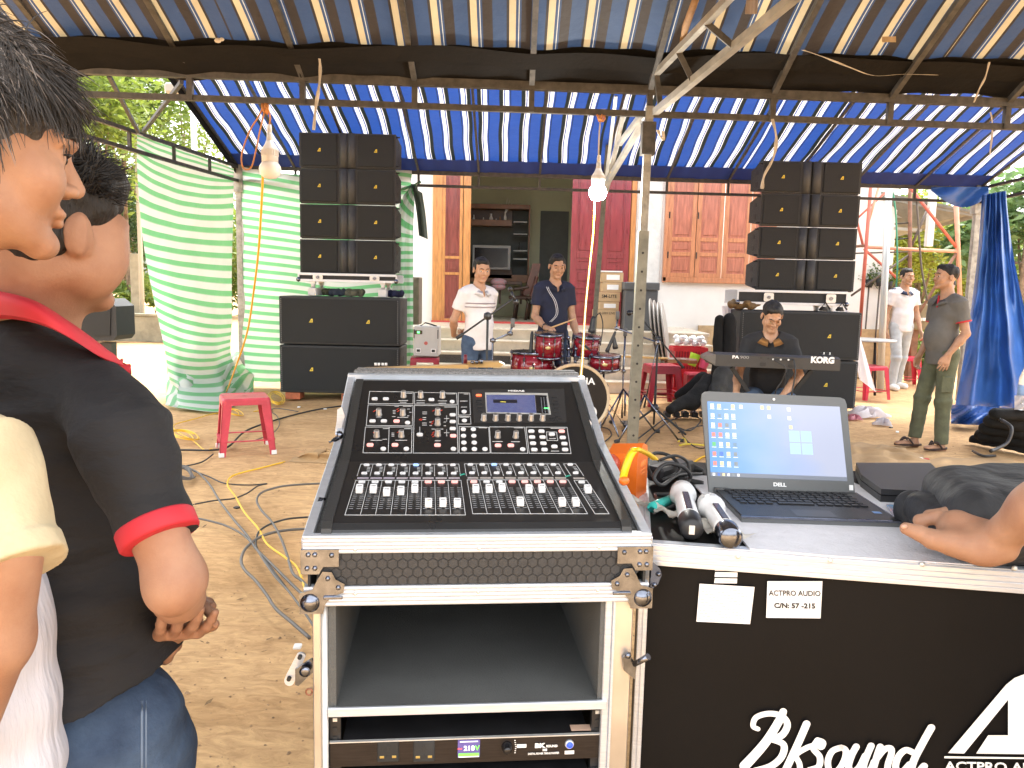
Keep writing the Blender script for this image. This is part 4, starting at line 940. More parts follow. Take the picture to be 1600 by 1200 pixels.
dolly(P(468, 430, YS).x, P(620, 430, YS).x, zbL, YS, False, 'pale aluminium trimmed dolly board under the left line array')
dolly(P(1152, 452, YS).x, P(1322, 452, YS).x, zbR, YS, True, 'black flight case lid with latches under the right line array')
for(xx0, xx1, zt_, h_, st, lab)in((468, 620, zbL, .10, .085+1.18, 'left'), (1152, 1322, zbR, .17, .04+1.18, 'right')):
 for k, f in enumerate((.14, .86)):
  a=P(xx0, 430, YS).x;b_=P(xx1, 430, YS).x;x=a+(b_-a)*f;hgt=zt_-h_-.08-st
  if hgt>.01:
   q=MB();q.box((x, YS+.21, st+hgt/2), (.10, .56, hgt), bev=.008);solo('spacer_block', q, mat('pale_board', (.7, .7, .68), .7), 'pale spacer block under the %s end of the %s array dolly'%(('left', 'right')[k], lab), 'block', 'spacer blocks')
M_brick=mat('red_hollow_brick', (.42, .13, .06), .85, var=.2, vs=20)
for i, (px, Y_, a)in enumerate(((459, 9.4, 0), (541, 9.4, 0), (459, 9.8, 0), (600, 9.5, 0))):
 x=P(px, 608, Y_).x;t=thing('hollow_brick', 'red clay brick under the left subwoofer, %s'%('front left', 'front middle with holes showing', 'rear left', 'front right')[i], 'brick', (x, Y_, 0), 0, 'bricks under the left subwoofers')
 q=MB();q.box((x, Y_+.05, .042), (.18 if i!=1 else.1, .2, .082), bev=.003);mk('body', q, M_brick, t)
 if i==1:
  for a_ in(-.022, .022):
   for b_ in(-.018, .018):q=MB();q.box((x+a_, Y_-.0505, .042+b_), (.024, .004, .02));mk('hole', q, M_ink, t)
zsl=.085+1.18+.004
for i, (a, b_, y_, c, lab)in enumerate(((515, 540, 9.6, (.03, .04, .06), 'crumpled dark blue jacket on the left subwoofer'), (540, 568, 9.6, (.14, .14, .10), 'crumpled grey khaki cloth on the left subwoofer'), (604, 630, 9.6, (.012, .015, .05), 'navy cap lying on the right end of the left subwoofer'), (505, 520, 9.75, (.16, .18, .12), 'olive cloth under the left array dolly'))):
 x0=P(a, 440, y_).x;x1=P(b_, 440, y_).x;s_=SDF(.03)
 for k in range(6):s_.ell((x0+(x1-x0)*(k+.5)/6, y_+.03*math.sin(k*2), zsl+.035+.012*math.sin(k*3)), ((x1-x0)*.16, .06, .045))
 s_.noise(.01, 60, i);s_.cut((0, 0, zsl), (0, 0, -1));sdfobj_=sdfobj('clothing', s_, .008, mat('cloth%d'%i, c, .9, var=.3), None);sdfobj_['label']=lab;sdfobj_['category']='clothing'
s_=SDF(.02)
zsr=.04+1.18+.004
for k in range(8):s_.ell((P(1140+38*k/7, 475, 9.6).x, 9.5+.04*math.sin(k), zsr+.05+.02*math.sin(k*2)), (.05, .07, .045))
s_.noise(.012, 45, 3);s_.cut((0, 0, zsr-.08), (0, 0, -1));o_=sdfobj('canvas_bag', s_, .008, mat('khaki_bag', (.18, .11, .045), .85, var=.3), None);o_['label']='crumpled brown canvas bag on the left corner of the right subwoofer';o_['category']='bag'
for i, (px, lab)in enumerate(((1284, 'left'), (1310, 'right'))):
 q=MB();x=P(px, 480, 9.5).x;q.cyl((x, 9.45, zsr), (x, 9.45, zsr+.05), .05, .03, 10);q.tube([(x-.06, 9.42, zsr+.01), (x, 9.4, zsr+.1), (x+.07, 9.42, zsr+.02)], .012, 5);solo('cable_coil', q, M_rub, '%s small black cable bundle on the right subwoofer'%lab, 'cable')
q=MB();q.grid(lambda a, b:P(1318+18*a+25*b+8*a*b, 478+20*a+(115)*b, 9.62+.12*a+.03*math.sin(a*9+b*3)), 12, 18);solo('plastic_sheet', q, mat('thin_white_plastic', (.75, .72, .75), .4, transl=.5), 'thin white plastic sheet draped over the right end of the right stack', 'sheet')
q=MB();q.grid(lambda a, b:P(1128+14*a-12*b+4*math.sin(b*6), 478+98*b, 9.75+.05*math.sin(a*7+b*5)), 8, 18);solo('plastic_sheet', q, mat('thin_white_plastic', (.75, .72, .75)), 'thin white plastic sheet hanging left of the right stack', 'sheet')
# ================================================================== PEOPLE
def head_prims(s, T, D, k=1.0, fine=False):
 """T(v): head-local metres -> world; D(v): direction; head centre between the ears, face towards +y"""
 def M3():return Matrix((D(Vector((1, 0, 0))), D(Vector((0, 1, 0))), D(Vector((0, 0, 1))))).transposed()
 B=M3();V=lambda*a:T(Vector(a)*k)
 s.ell(V(0, -.012, .035), (.074*k, .094*k, .082*k), B, k=.02*k)
 s.ell(V(0, .030, -.030), (.055*k, .053*k, .068*k), B, k=.025*k)
 for sg in(-1, 1):
  s.cone(V(sg*.05, .0, -.052), V(sg*.013, .066, -.090), .018*k, .013*k, k=.018*k)
  s.ell(V(sg*.038, .058, -.022), (.024*k, .022*k, .026*k), B, k=.02*k)
  s.cone(V(sg*.012, .086, .026), V(sg*.042, .070, .024), .011*k, .009*k, k=.012*k)
 s.ell(V(0, .069, -.092), (.017*k, .015*k, .013*k), B, k=.016*k)
 s.cone(V(0, .080, .018), V(0, .099, -.022), .007*k, .0105*k, k=.010*k)
 for sg in(-1, 1):
  s.ell(V(sg*.013, .090, -.027), (.0085*k, .010*k, .0075*k), B, k=.006*k)
  s.sub(V(sg*.031, .094, .006), (.017*k, .013*k, .012*k), B, k=.012*k)
  s.ell(V(sg*.031, .069, .005), (.0145*k, .0125*k, .0125*k), B, k=.003*k)
 s.cone(V(-.018, .081, -.054), V(.018, .081, -.054), .0055*k, .0055*k, k=.008*k);s.ell(V(0, .085, -.054), (.013*k, .006*k, .0045*k), B, k=.006*k)
 s.ell(V(0, .083, -.065), (.014*k, .006*k, .005*k), B, k=.006*k)
 s.subc(V(-.018, .092, -.0600), V(.018, .092, -.0600), .0025*k, k=.003*k)
 for sg in(-1, 1):
  s.ell(V(sg*.078, -.010, -.002), (.009*k, .020*k, .031*k), B, k=.006*k)
  s.sub(V(sg*.088, -.004, .004), (.006*k, .011*k, .017*k), B, k=.004*k)
 return B
def hand_prims(s, w, d, nrm, k=1.0, curl=.5, thumb=1, rf=.0085, spread=.12):
 """w wrist, d direction to the knuckles, nrm back-of-hand normal"""
 d=d.normalized();n=(nrm-d*nrm.dot(d)).normalized();a=d.cross(n)*thumb;w=Vector(w)
 for j in range(4):
  o=(j-1.5)*.019;s.cone(w+a*o*.6*k, w+(d*.082+a*o)*k, .013*k, .0115*k, k=.012)
 lens=(.062, .074, .069, .052)
 for j in range(4):
  o=(j-1.5)*.0195;p=w+(d*.085+a*o)*k;L_=lens[j]*k*(1 if curl<.9 else.95)
  c1=curl*1.0;dd=(d+a*(j-1.5)*-spread*.0+a*(j-1.5)*spread).normalized()
  d1=dd*math.cos(c1)-n*math.sin(c1);p1=p+d1*L_*.5;c2=curl*2.1;d2=dd*math.cos(c2)-n*math.sin(c2);p2=p1+d2*L_*.30;c3=curl*2.8;d3=dd*math.cos(c3)-n*math.sin(c3);p3=p2+d3*L_*.24
  s.cone(p, p1, rf*1.08*k, rf*k, k=.005);s.cone(p1, p2, rf*k, rf*.92*k, k=.003);s.cone(p2, p3, rf*.92*k, rf*.8*k, k=.003)
 t0=w+(d*.022-a*.024)*k;t1=t0+(d*.032-a*.022-n*.012*curl)*k;t2=t1+(d*.028-a*(.010-.018*curl)-n*.016*curl)*k;t3=t2+(d*.022+a*.006*curl-n*.01*curl)*k
 s.cone(t0, t1, .014*k, .0105*k, k=.01);s.cone(t1, t2, .0105*k, .0095*k, k=.004);s.cone(t2, t3, .0095*k, .0075*k, k=.003)
 return w+(d*.10-n*.03*curl)*k
def person(label, x, Y, yaw, H, shirt, pants, head=(0, 0), arms=None, legs=None, lean=0, pelvis=None, vox=.009, shirt_len=.02, sleeve=.62, skin=None, shoe=None, collar=None, feet=True, hairlen=0, group=None, belly=0, z0=0, tilt=0):
 skin=skin or M_skin2;k=H/1.7;a=R(yaw);f=Vector((math.sin(a), -math.cos(a), 0));r=f.cross(Vector((0, 0, 1)));U=Vector((0, 0, 1))
 t=thing('person', label, 'person', (x, Y, z0));O=Vector((x, Y, z0))
 def Wd(v):return r*v[0]+f*v[1]+U*v[2]
 def Wp(v):return O+Wd(v)*k
 pel=Vector(pelvis)if pelvis else Vector((0, 0, .90))
 ln=R(lean);tl=R(tilt);up=Vector((math.sin(tl), math.sin(ln), math.cos(ln)))
 def B(v):return pel+Vector((v[0], v[1]*math.cos(ln), 0))+up*v[2]-Vector((0, 0, v[1]*math.sin(ln)))
 sh=[B((sg*.158, -.005, .455))for sg in(1, -1)];hip=[pel+Vector((sg*.085, 0, -.02))for sg in(1, -1)]
 arms=arms or[((.05, -.02, -.28), (.05, .08, -.25))]*2;legs=legs or[((.02, 0, -.43), (.02, -.02, -.42))]*2
 s=SDF(.03*k)
 hy, hp=R(head[0]), R(head[1]);hc=B((0, .02, .47))+Vector((0, .02+.03*math.sin(hp), .20-.02*math.sin(hp)))
 hf=Vector((math.sin(hy)*math.cos(hp), math.cos(hy)*math.cos(hp), -math.sin(hp)));hr=hf.cross(Vector((0, 0, 1))).normalized();hu=hr.cross(hf)
 def HD(v):return Wd(hr*v[0]+hf*v[1]+hu*v[2])
 def HT(v):return O+(Wd(hc)+HD(v))*k if False else Wp(hc)+HD(v)*k
 Bh=head_prims(s, HT, HD, k)
 nb=B((0, -.01, .47))
 s.cone(HT(Vector((0, -.018, -.05))), Wp(nb), .052*k, .060*k, k=.03*k)
 s.ell(Wp(B((0, 0, .36))), (.15*k, .09*k, .16*k), Matrix((r, f, U)).transposed(), k=.04*k)
 W_=[]
 for i, sg in enumerate((1, -1)):
  e, w_=Vector(arms[i][0]), Vector(arms[i][1]);e=Vector((e.x*sg, e.y, e.z));w_=Vector((w_.x*sg, w_.y, w_.z))
  el=sh[i]+e;wr=el+w_;W_.append((el, wr))
  s.cone(Wp(sh[i]), Wp(el), .046*k, .036*k, k=.02*k);s.cone(Wp(el), Wp(el.lerp(wr, .35)), .037*k, .039*k, k=.015*k);s.cone(Wp(el.lerp(wr, .35)), Wp(wr), .037*k, .024*k, k=.015*k)
  hd=Vector(arms[i][2])if len(arms[i])>2 else w_;hd=Vector((hd.x*(sg if len(arms[i])>2 else 1), hd.y, hd.z));cu=arms[i][3]if len(arms[i])>3 else.35
  hn=Vector(arms[i][4])if len(arms[i])>4 else Vector((1, .2, 0));hn=Vector((hn.x*sg, hn.y, hn.z))
  hand_prims(s, Wp(wr), Wd(hd), Wd(hn), k, cu, sg, .009)
 kn=[]
 for i, sg in enumerate((1, -1)):
  a_, b_=Vector(legs[i][0]), Vector(legs[i][1]);a_=Vector((a_.x*sg, a_.y, a_.z));b_=Vector((b_.x*sg, b_.y, b_.z));k_=hip[i]+a_;an=k_+b_;kn.append((k_, an))
  if feet:
   s.cone(Wp(k_), Wp(an), .045*k, .032*k, k=.02*k);fd=Vector((.15*sg, 1, 0)).normalized()
   s.cone(Wp(an+Vector((0, -.02, -.045))), Wp(Vector((an.x, an.y, .025))+fd*.11), .032*k, .026*k, k=.03*k);s.ell(Wp(Vector((an.x, an.y, .022))+fd*.14), (.038*k, .05*k, .020*k), Matrix((r, f, U)).transposed(), k=.02)
 sdfobj('body', s, vox, skin, t)
 s=SDF(.05*k);TB=Matrix((r, f, U)).transposed()
 s.ell(Wp(B((0, -.005, .34))), (.175*k, .112*k, .17*k), TB);s.ell(Wp(B((0, .015+belly*.4, .14))), (.150*k, (.108+belly)*k, .17*k), TB);s.ell(Wp(B((0, 0, -.04))), (.166*k, .120*k, .21*k), TB)
 s.cone(Wp(sh[0]+Vector((-.03, 0, -.005))), Wp(sh[1]+Vector((.03, 0, -.005))), .056*k, .056*k, k=.05*k)
 for sg in(1, -1):s.cone(Wp(nb+Vector((sg*.05, -.01, .02))), Wp(sh[0 if sg>0 else 1]), .045*k, .05*k, k=.04*k)
 for i in(0, 1):s.flat(Wp(sh[i]), Wp(sh[i].lerp(W_[i][0], sleeve)), .064*k, .063*k, k=.03*k)
 s.noise(.0035, 26, 1, (1, 1, .6)).noise(.0025, 55, 4, (.8, .8, 1.2))
 s.subc(Wp(nb+Vector((0, .005, 0))), Wp(nb+Vector((0, .035, .12))), .060*k, .075*k, k=.01)
 s.subc(Wp(nb+Vector((0, .10, -.035))), Wp(nb+Vector((0, .10, .1))), .020*k, .04*k, k=.02)
 s.cut(Wp(B((0, 0, -shirt_len-.07))), -U if lean<5 else-Wd(up))
 so_=sdfobj('shirt', s, vox*.9, shirt, t)
 s=SDF(.04*k);s.ell(Wp(pel+Vector((0, 0, .01))), (.150*k, .105*k, .12*k), TB);s.ell(Wp(pel+Vector((0, -.02, -.05))), (.150*k, .11*k, .10*k), TB)
 for i in(0, 1):
  s.cone(Wp(hip[i]), Wp(kn[i][0]), .088*k, .066*k, k=.03*k);s.flat(Wp(kn[i][0]), Wp(kn[i][0].lerp(kn[i][1], .96)), .067*k, .056*k, k=.04*k)
 s.noise(.004, 22, 2, (1, 1, .8)).noise(.003, 48, 5, (.7, .7, 1.5));sdfobj('trousers', s, vox, pants, t)
 s=SDF(.01*k);s.ell(HT(Vector((0, -.022, .045))), (.080*k, .096*k, .081*k), Bh);s.ell(HT(Vector((.012, .030, .088))), (.050*k, .045*k, .022*k), Bh, k=.03*k)
 s.cut(HT(Vector((0, .068, .056))), HD(Vector((.1, .84, -.54))), .018*k);s.cut(HT(Vector((0, -.06, -.035-hairlen))), HD(Vector((0, .25, -1))), .015*k)
 s.sub(HT(Vector((0, .10, .0))), (.07*k, .075*k, .062*k), Bh, k=.02*k)
 s.noise(.005, 110, 3, (1, 1, .5)).noise(.004, 60, 6);sdfobj('hair', s, vox*.7, M_hair, t)
 for sg in(-1, 1):
  q=MB();q.ball(HT(Vector((sg*.031, .0725, .0055))*1.0), (.0125*k, .0115*k, .0085*k), 10, Bh);eo=mk('eye', q, M_eye, t)
  q=MB();q.ball(HT(Vector((sg*.031, .0822, .0035))), (.0062*k, .003*k, .0062*k), 8, Bh);mk('iris', q, M_iris, eo)
  q=MB();q.tube([HT(Vector((sg*.012, .0965, .026))), HT(Vector((sg*.03, .093, .033))), HT(Vector((sg*.05, .077, .026)))], [.0035*k, .0045*k, .002*k], 6);mk('eyebrow', q, M_hair, t)
 q=MB();q.ball(HT(Vector((0, .0865, -.0650))), (.014*k, .004*k, .004*k), 8, Bh);q.ball(HT(Vector((0, .0880, -.0545))), (.015*k, .004*k, .0035*k), 8, Bh);mk('lips', q, M_lip, t)
 if collar:
  q=MB()
  for sg in(1, -1):
   pts=[]
   for i in range(9):
    an=R(200-i*24);c_=nb+Vector((sg*(.072+.004*i*.5)*math.sin(R(i*21)), -(.070+.003*i)*math.cos(R(i*21))+.006, .070-.0095*i));pts.append(c_)
   for i in range(8):
    a0, a1=pts[i], pts[i+1];w0, w1=.036+.003*i, .036+.003*(i+1)
    def o_(p, w_):dd=Vector((p.x-nb.x, p.y-nb.y, 0)).normalized();return p+dd*w_*.75-Vector((0, 0, w_*.9))
    q.add([Wp(a0), Wp(a1), Wp(o_(a1, w1)), Wp(o_(a0, w0)), Wp(a0-Vector((0, 0, .012))), Wp(a1-Vector((0, 0, .012)))], [[0, 1, 2, 3], [0, 4, 5, 1], [4, 3, 2, 5]], True)
  mk('collar', q, collar, t)
 if shoe:
  for i, sg in enumerate((1, -1)):
   an=kn[i][1];fd=Vector((.15*sg, 1, 0)).normalized();q=MB();c_=Vector((an.x, an.y, 0))+fd*.06
   if shoe[0]=='flip':
    pr=[(.045*math.cos(R(j*20))*(1-.12*math.sin(R(j*20+90))), .13*math.sin(R(j*20)))for j in range(18)]
    q.prism(pr, Wp(Vector((c_.x, c_.y, .002))), Wd(fd.cross(U)*k), Wd(fd*k), U, .016);so2=mk('sandal', q, shoe[1], t)
    q=MB();tip=Vector((c_.x, c_.y, .045))+fd*.075
    for s2 in(-1, 1):q.tube(smooth_path([Wp(tip), Wp(Vector((c_.x, c_.y, .075))+fd.cross(U)*.03*s2+fd*.02), Wp(Vector((c_.x, c_.y, .015))+fd.cross(U)*.048*s2-fd*.03)], 4), .009, 6)
    mk('strap', q, shoe[1], so2)
   else:
    s2=SDF(.03);s2.cone(Wp(c_+Vector((0, 0, .045))-fd*.08), Wp(c_+Vector((0, 0, .035))+fd*.10), .048*k, .042*k);s2.cut(Wp(Vector((0, 0, .004))), -U);sdfobj('shoe', s2, .01, shoe[1], t)
 return dict(t=t, W=Wp, Wd=Wd, wr=W_, B=B, nb=nb, sh=sh, HT=HT, HD=HD, Bh=Bh, k=k, hip=hip, kn=kn, pel=pel)
M_jean=mat('blue_denim', (.075, .12, .20), .95, vs=9, vdet=9, col2=(.025, .045, .09), bump=.7, bs=26, bd=.012);M_wshirt=mat('white_shirt', (.66, .64, .65), .85, var=.04, vs=20, bump=.15, bs=60)
M_navyp=mat('navy_polo', (.012, .016, .04), .85, var=.2, bump=.15, bs=80);M_blkp=mat('black_polo', (.014, .014, .016), .85, var=.2, bump=.15, bs=80)
M_greyp=mat('grey_polo', (.13, .125, .115), .9, var=.12, bump=.2, bs=60);M_olive=mat('olive_trousers', (.105, .115, .07), .9, var=.2, vs=12, bump=.3, bs=60)
M_ltj=mat('pale_trousers', (.42, .45, .47), .9, var=.15);M_trim=mat('red_trim', (.50, .02, .035), .7, var=.08)
zH=lambda px, py, Y:P(px, py, Y).z
x=P(748, 450, 7.6).x
pw=person('older man in a white short sleeved shirt and jeans with hands behind his back', x, 7.6, 38, zH(752, 402, 7.6)+.01, M_wshirt, M_jean, head=(18, 12), arms=[((.07, -.08, -.27), (-.10, -.15, -.16), (-1, -.2, -.2), .5), ((.06, -.12, -.26), (-.12, -.14, -.14), (-1, 0, -.2), .5)], collar=M_wshirt, shirt_len=.03, belly=.015, shoe=('shoe', M_blk))
for zz in(.30, .265):
 q=MB();pts=[pw['W'](pw['B']((.185*math.sin(R(a)), .125*math.cos(R(a)), zz+.05)))for a in range(-75, 76, 15)];q.tube(pts, .0035, 4);mk('printed_line', q, mat('line_grey', (.25, .18, .2)), pw['t'])
x=P(865, 450, 8.3).x
pd=person('young man in a navy polo holding a drumstick behind the drum kit', x, 8.3, 22, zH(870, 397, 8.3)+.01, M_navyp, M_jean, head=(12, 14), arms=[((.05, .0, -.29), (-.02, .22, -.10), (-.35, .9, -.1), .9, (.2, .1, 1)), ((.04, .02, -.29), (.03, .10, -.25), (0, .3, -1), .5)], collar=M_navyp, tilt=0, lean=3)
wr=pd['wr'][0][1];h0=pd['W'](wr+Vector((-.03, .08, -.01)))
q=MB();q.cyl(h0-Vector((.06, -.02, .01)), P(899, 498, 7.9), .010, .006, 8);solo('drumstick', q, mat('stick_wood', (.6, .38, .18), .5), 'wooden drumstick held by the drummer over the toms', 'drumstick')
q=MB();q.tube([pd['W'](pd['wr'][0][1].lerp(pd['wr'][0][0], .08)+Vector((.028*math.cos(a_), .012, .028*math.sin(a_))))for a_ in[i*.7 for i in range(10)]], .008, 5);mk('wristwatch', q, M_blk, pd['t'])
for off in(0, .018):
 q=MB();q.tube(smooth_path([pd['W'](pd['B']((.12-off, .02, .50))), pd['W'](pd['B']((.11-off, .10, .42))), pd['W'](pd['B']((.05-off, .125, .32))), pd['W'](pd['B']((.03-off, .13, .2))), pd['W'](pd['B']((.09-off, .115, .12)))], 4), .004, 4);mk('piping', q, M_wshirt, pd['t'])
x=P(1196, 500, 7.0).x
pk=person('seated man in black polo with tan collar looking down behind the keyboard', x, 6.85, -14, 1.80, M_blkp, M_jean, head=(-12, 32), pelvis=(0, -.02, .50), lean=8, arms=[((.08, .06, -.27), (.02, .22, -.15), (-.1, 1, -.5), .5, (.3, .3, 1)), ((.08, .08, -.27), (-.14, .20, -.16), (-.5, .8, -.7), .6, (.3, .3, 1))], legs=[((.07, .42, .0), (.02, .05, -.44)), ((.10, .40, .0), (.0, .02, -.44))], collar=mat('tan_collar', (.26, .12, .03), .8), shirt_len=.0, shoe=('flip', M_blk), sleeve=.68)
for i in(0, 1):
 for tt, c in((.55, M_wshirt), (.655, mat('tan_collar', (.26, .12, .03)))):
  c0=pk['sh'][i].lerp(pk['wr'][i][0], tt);c1=pk['sh'][i].lerp(pk['wr'][i][0], tt+.045);q=MB();q.cyl(pk['W'](c0), pk['W'](c1), .0675*pk['k'], None, 20);mk('sleeve_stripe', q, c, pk['t'])
x=P(1468, 600, 7.25).x
pg=person('man in grey polo and olive cargo trousers in flip-flops with hand in pocket', x, 7.25, -82, zH(1480, 414, 7.25)+.015, M_greyp, M_olive, head=(6, -4), pelvis=(0, .0, .90), arms=[((.06, -.03, -.29), (-.02, .12, -.22), (0, .3, -1), .5), ((.05, -.05, -.28), (-.03, .13, -.19), (0, .3, -1), .2)], legs=[((.0, .10, -.42), (.0, .04, -.40)), ((.01, .02, -.43), (.0, -.02, -.41))], collar=M_greyp, shoe=('flip', mat('dark_brown_rubber', (.03, .015, .012), .6)), belly=.035, shirt_len=.05, vox=.008)
for i in(0, 1):
 c0=pg['sh'][i].lerp(pg['wr'][i][0], .60);c1=pg['sh'][i].lerp(pg['wr'][i][0], .65);q=MB();q.cyl(pg['W'](c0), pg['W'](c1), .0655*pg['k'], None, 20);mk('cuff', q, M_trim, pg['t'])
q=MB();q.tube([pg['W'](pg['nb']+Vector(v))for v in((.03, .075, .035), (.0, .098, -.02), (.0, .105, -.07))], .009, 6);mk('placket', q, M_trim, pg['t'])
q=MB();W=pg['W'];c_=pg['hip'][1]
q.box(W(c_+Vector((-.082, .05, -.27))), (.11, .016, .15), bev=.006);mk('cargo_pocket', q, M_olive, pg['t'])
x=P(1409, 500, 11.9).x
pp2=person('man in a white polo with navy collar walking up beyond the scaffold', x, 11.9, 8, zH(1412, 418, 11.9), M_wshirt, M_ltj, head=(0, 2), arms=[((.05, -.04, -.29), (.02, .05, -.26)), ((.06, .0, -.28), (.0, .12, -.24))], legs=[((.03, .12, -.42), (.03, -.02, -.41)), ((.0, -.04, -.43), (.0, -.08, -.40))], collar=mat('navy_collar', (.02, .03, .07), .8), shoe=('shoe', M_white), vox=.011, skin=M_skin)
for sg in(1, -1):
 q=MB();s0=pp2['sh'][0 if sg>0 else 1];q.ball(pp2['W'](s0+Vector((-.01*sg, 0, .035))), (.06, .05, .03), 10);mk('shoulder_patch', q, mat('navy_collar', (.02, .03, .07)), pp2['t'])
x=P(1480, 500, 12.2).x
person('man in white reaching out an arm, mostly hidden behind the grey polo man', x, 12.2, -60, 1.72, M_wshirt, M_olive, arms=[((.02, .05, -.28), (0, .1, -.24)), ((-.02, .28, -.05), (.0, .24, .02), (0, 1, 0), .2, (0, 0, 1))], vox=.010, shoe=('shoe', M_blk))
x=P(1606, 500, 10.9).x
person('dark shirted person partly hidden behind the blue tarp at the right edge', x, 10.9, -30, 1.60, M_blkp, M_jean, vox=.014, shoe=('shoe', M_blk))
nm_=thing('person', 'black polo man with red collar and cuffs seen from behind beside the mixing desk', 'person', (P(130, 900, 1.2).x, 1.2, 0))
def headframe(c, ya, dn):
 hf=Vector((math.cos(ya), math.sin(ya), dn)).normalized();hr=hf.cross(Vector((0, 0, 1))).normalized();hu=hr.cross(hf)
 D=lambda v:hr*v[0]+hf*v[1]+hu*v[2]
 return D, (lambda v:c+D(v)), hf, hr
M_skn=mat('skin_near', (.40, .225, .14), .6, vs=14, vdet=9, col2=(.30, .145, .085), bump=.09, bs=300, sss=.12)
X1_, Y1_, Z1_=Vector((1, 0, 0)), Vector((0, 1, 0)), Vector((0, 0, 1))
HDn, HTn, hf, hr=headframe(P(90, 366, 1.16), R(56), -.10)
s=SDF(.02);Bn=head_prims(s, HTn, HDn, 1.0)
nbp=P(40, 545, 1.2);s.cone(HTn(Vector((0, -.02, -.05))), nbp, .060, .072, k=.03);s.cone(HTn(Vector((0, -.06, -.02))), nbp+Vector((-.01, -.03, .02)), .045, .06, k=.03)
s.ell(HTn(Vector((.050, .035, -.040))), (.028, .036, .042), Bn, k=.03);s.ell(HTn(Vector((.048, .048, .010))), (.018, .022, .022), Bn, k=.03);s.ell(HTn(Vector((.084, -.010, -.004))), (.006, .012, .029), Matrix((HDn(X1_), HDn(Y1_), HDn(Z1_))).transposed(), k=.004)
s.sub(HTn(Vector((.0955, -.008, .001))), (.006, .0075, .018), Bn, k=.003);sdfobj('head', s, .003, M_skn, nm_)
s=SDF(.012);s.ell(HTn(Vector((0, -.020, .048))), (.081, .099, .088), Bn);s.ell(HTn(Vector((0, -.032, .004))), (.079, .078, .072), Bn);s.ell(HTn(Vector((0, .010, .045))), (.083, .080, .050), Bn);s.ell(HTn(Vector((0, .045, .088))), (.064, .046, .034), Bn, k=.03);s.cut(HTn(Vector((0, .078, .050))), HDn(Vector((0, .8, -.6))), .02)
s.sub(HTn(Vector((.0, .118, -.010))), (.12, .080, .070), Bn, k=.012);s.cut(HTn(Vector((0, -.06, -.062))), HDn(Vector((0, .1, -1))), .02);s.sub(HTn(Vector((.090, .0, -.012))), (.020, .021, .036), Bn, k=.004);s.noise(.003, 90, 3, (1, 1, .6)).noise(.0025, 170, 6);sdfobj('hair', s, .0028, M_hair, nm_)
def strands(par, T, D, n, seed, L0_, L1_, m, region, rad=(.092, .11, .095), cz=.048, cy=-.02, sweep=(0, -.2, -1), w_=.0011, kink=.5, lift=.3):
 rr=random.Random(seed);q=MB();c=0;it=0
 while c<n and it<n*20:
  it+=1;d=Vector((rr.gauss(0, 1), rr.gauss(0, 1), rr.gauss(0, 1))).normalized()
  if not region(d):continue
  p=Vector((d.x*rad[0], d.y*rad[1]+cy, d.z*rad[2]+cz))*.97;L_=rr.uniform(L0_, L1_);clump=Vector((math.sin(d.x*9+d.z*7), math.sin(d.y*8+3), math.sin(d.z*9+d.y*6)))*kink*.6;v=(d*lift+Vector(sweep)*.5+clump*.5+Vector((rr.gauss(0, .2), rr.gauss(0, .2), rr.gauss(0, .15)))).normalized();pts=[p]
  for j in range(5):
   sw=Vector(sweep)+clump+Vector((rr.gauss(0, kink), rr.gauss(0, kink), rr.gauss(0, kink)))*.3;v=(v+sw*.3).normalized();nxt=pts[-1]+v*L_/5
   e=Vector((nxt.x/rad[0], (nxt.y-cy)/rad[1], (nxt.z-cz)/rad[2]))
   if e.length<1:nxt=Vector((e.x*rad[0], e.y*rad[1]+cy*e.length, e.z*rad[2]+cz*e.length))/e.length
   pts.append(nxt)
  q.tube([T(x_)for x_ in pts], [w_, w_, w_*.9, w_*.75, w_*.5, w_*.2], 3, False);c+=1
 o=mk('hair_strand', q, m, par);o['kind']='stuff';return o
M_hairs=mat('black_hair_strand', (.016, .014, .013), .5)
strands(nm_, HTn, HDn, 2200, 5, .022, .042, M_hairs, lambda d:d.z>-.1 and(d.y<.62 or d.z>.5)and not(abs(d.x)>.6 and d.z<.05 and d.y>-.3), rad=(.084, .102, .091), kink=.9, sweep=(.1, .35, .15), lift=.7)
strands(nm_, HTn, HDn, 900, 6, .008, .016, M_hairs, lambda d:d.z<.1 and d.z>-.8 and d.y<.15, rad=(.079, .097, .085), kink=.3, lift=.2)
s=SDF(.05)
for py, xl, xr, Yd, th_ in((650, -90, 205, 1.18, .10), (730, -95, 225, 1.18, .125), (810, -60, 240, 1.19, .135), (900, -20, 255, 1.2, .14), (980, 0, 268, 1.2, .14), (1050, 8, 278, 1.2, .145), (1100, 8, 288, 1.2, .15)):
 a_=P(xl, py, Yd);b_=P(xr, py, Yd);s.ell((a_+b_)/2, ((b_-a_).length/2, th_, .075), Matrix.Identity(3), k=.06)
s.cone(P(160, 625, 1.10), P(-60, 610, 1.24), .050, .055, k=.05);s.cone(P(120, 585, 1.13), P(40, 560, 1.13), .045, .055, k=.05);s.cone(P(40, 562, 1.13), P(-60, 550, 1.16), .055, .06, k=.05)
sa, sb=P(185, 668, 1.06), P(250, 838, 1.0)
s.cone(sa, sa.lerp(sb, .3), .060, .058, k=.04);s.flat(sa.lerp(sb, .1), sb, .058, .0475, k=.03)
s.noise(.0028, 30, 2, (1, 1, .6)).noise(.0024, 70, 4, (.6, .6, 1.4)).noise(.0038, 22, 8, (.35, .35, 2.2)).noise(.002, 48, 9, (.3, .5, 2))
s.subc(nbp+Vector((0, .01, .03)), HTn(Vector((0, -.02, -.02))), .055, .07, k=.01);s.cut(P(180, 1100, 1.06), Vector((.34, 0, -1)))
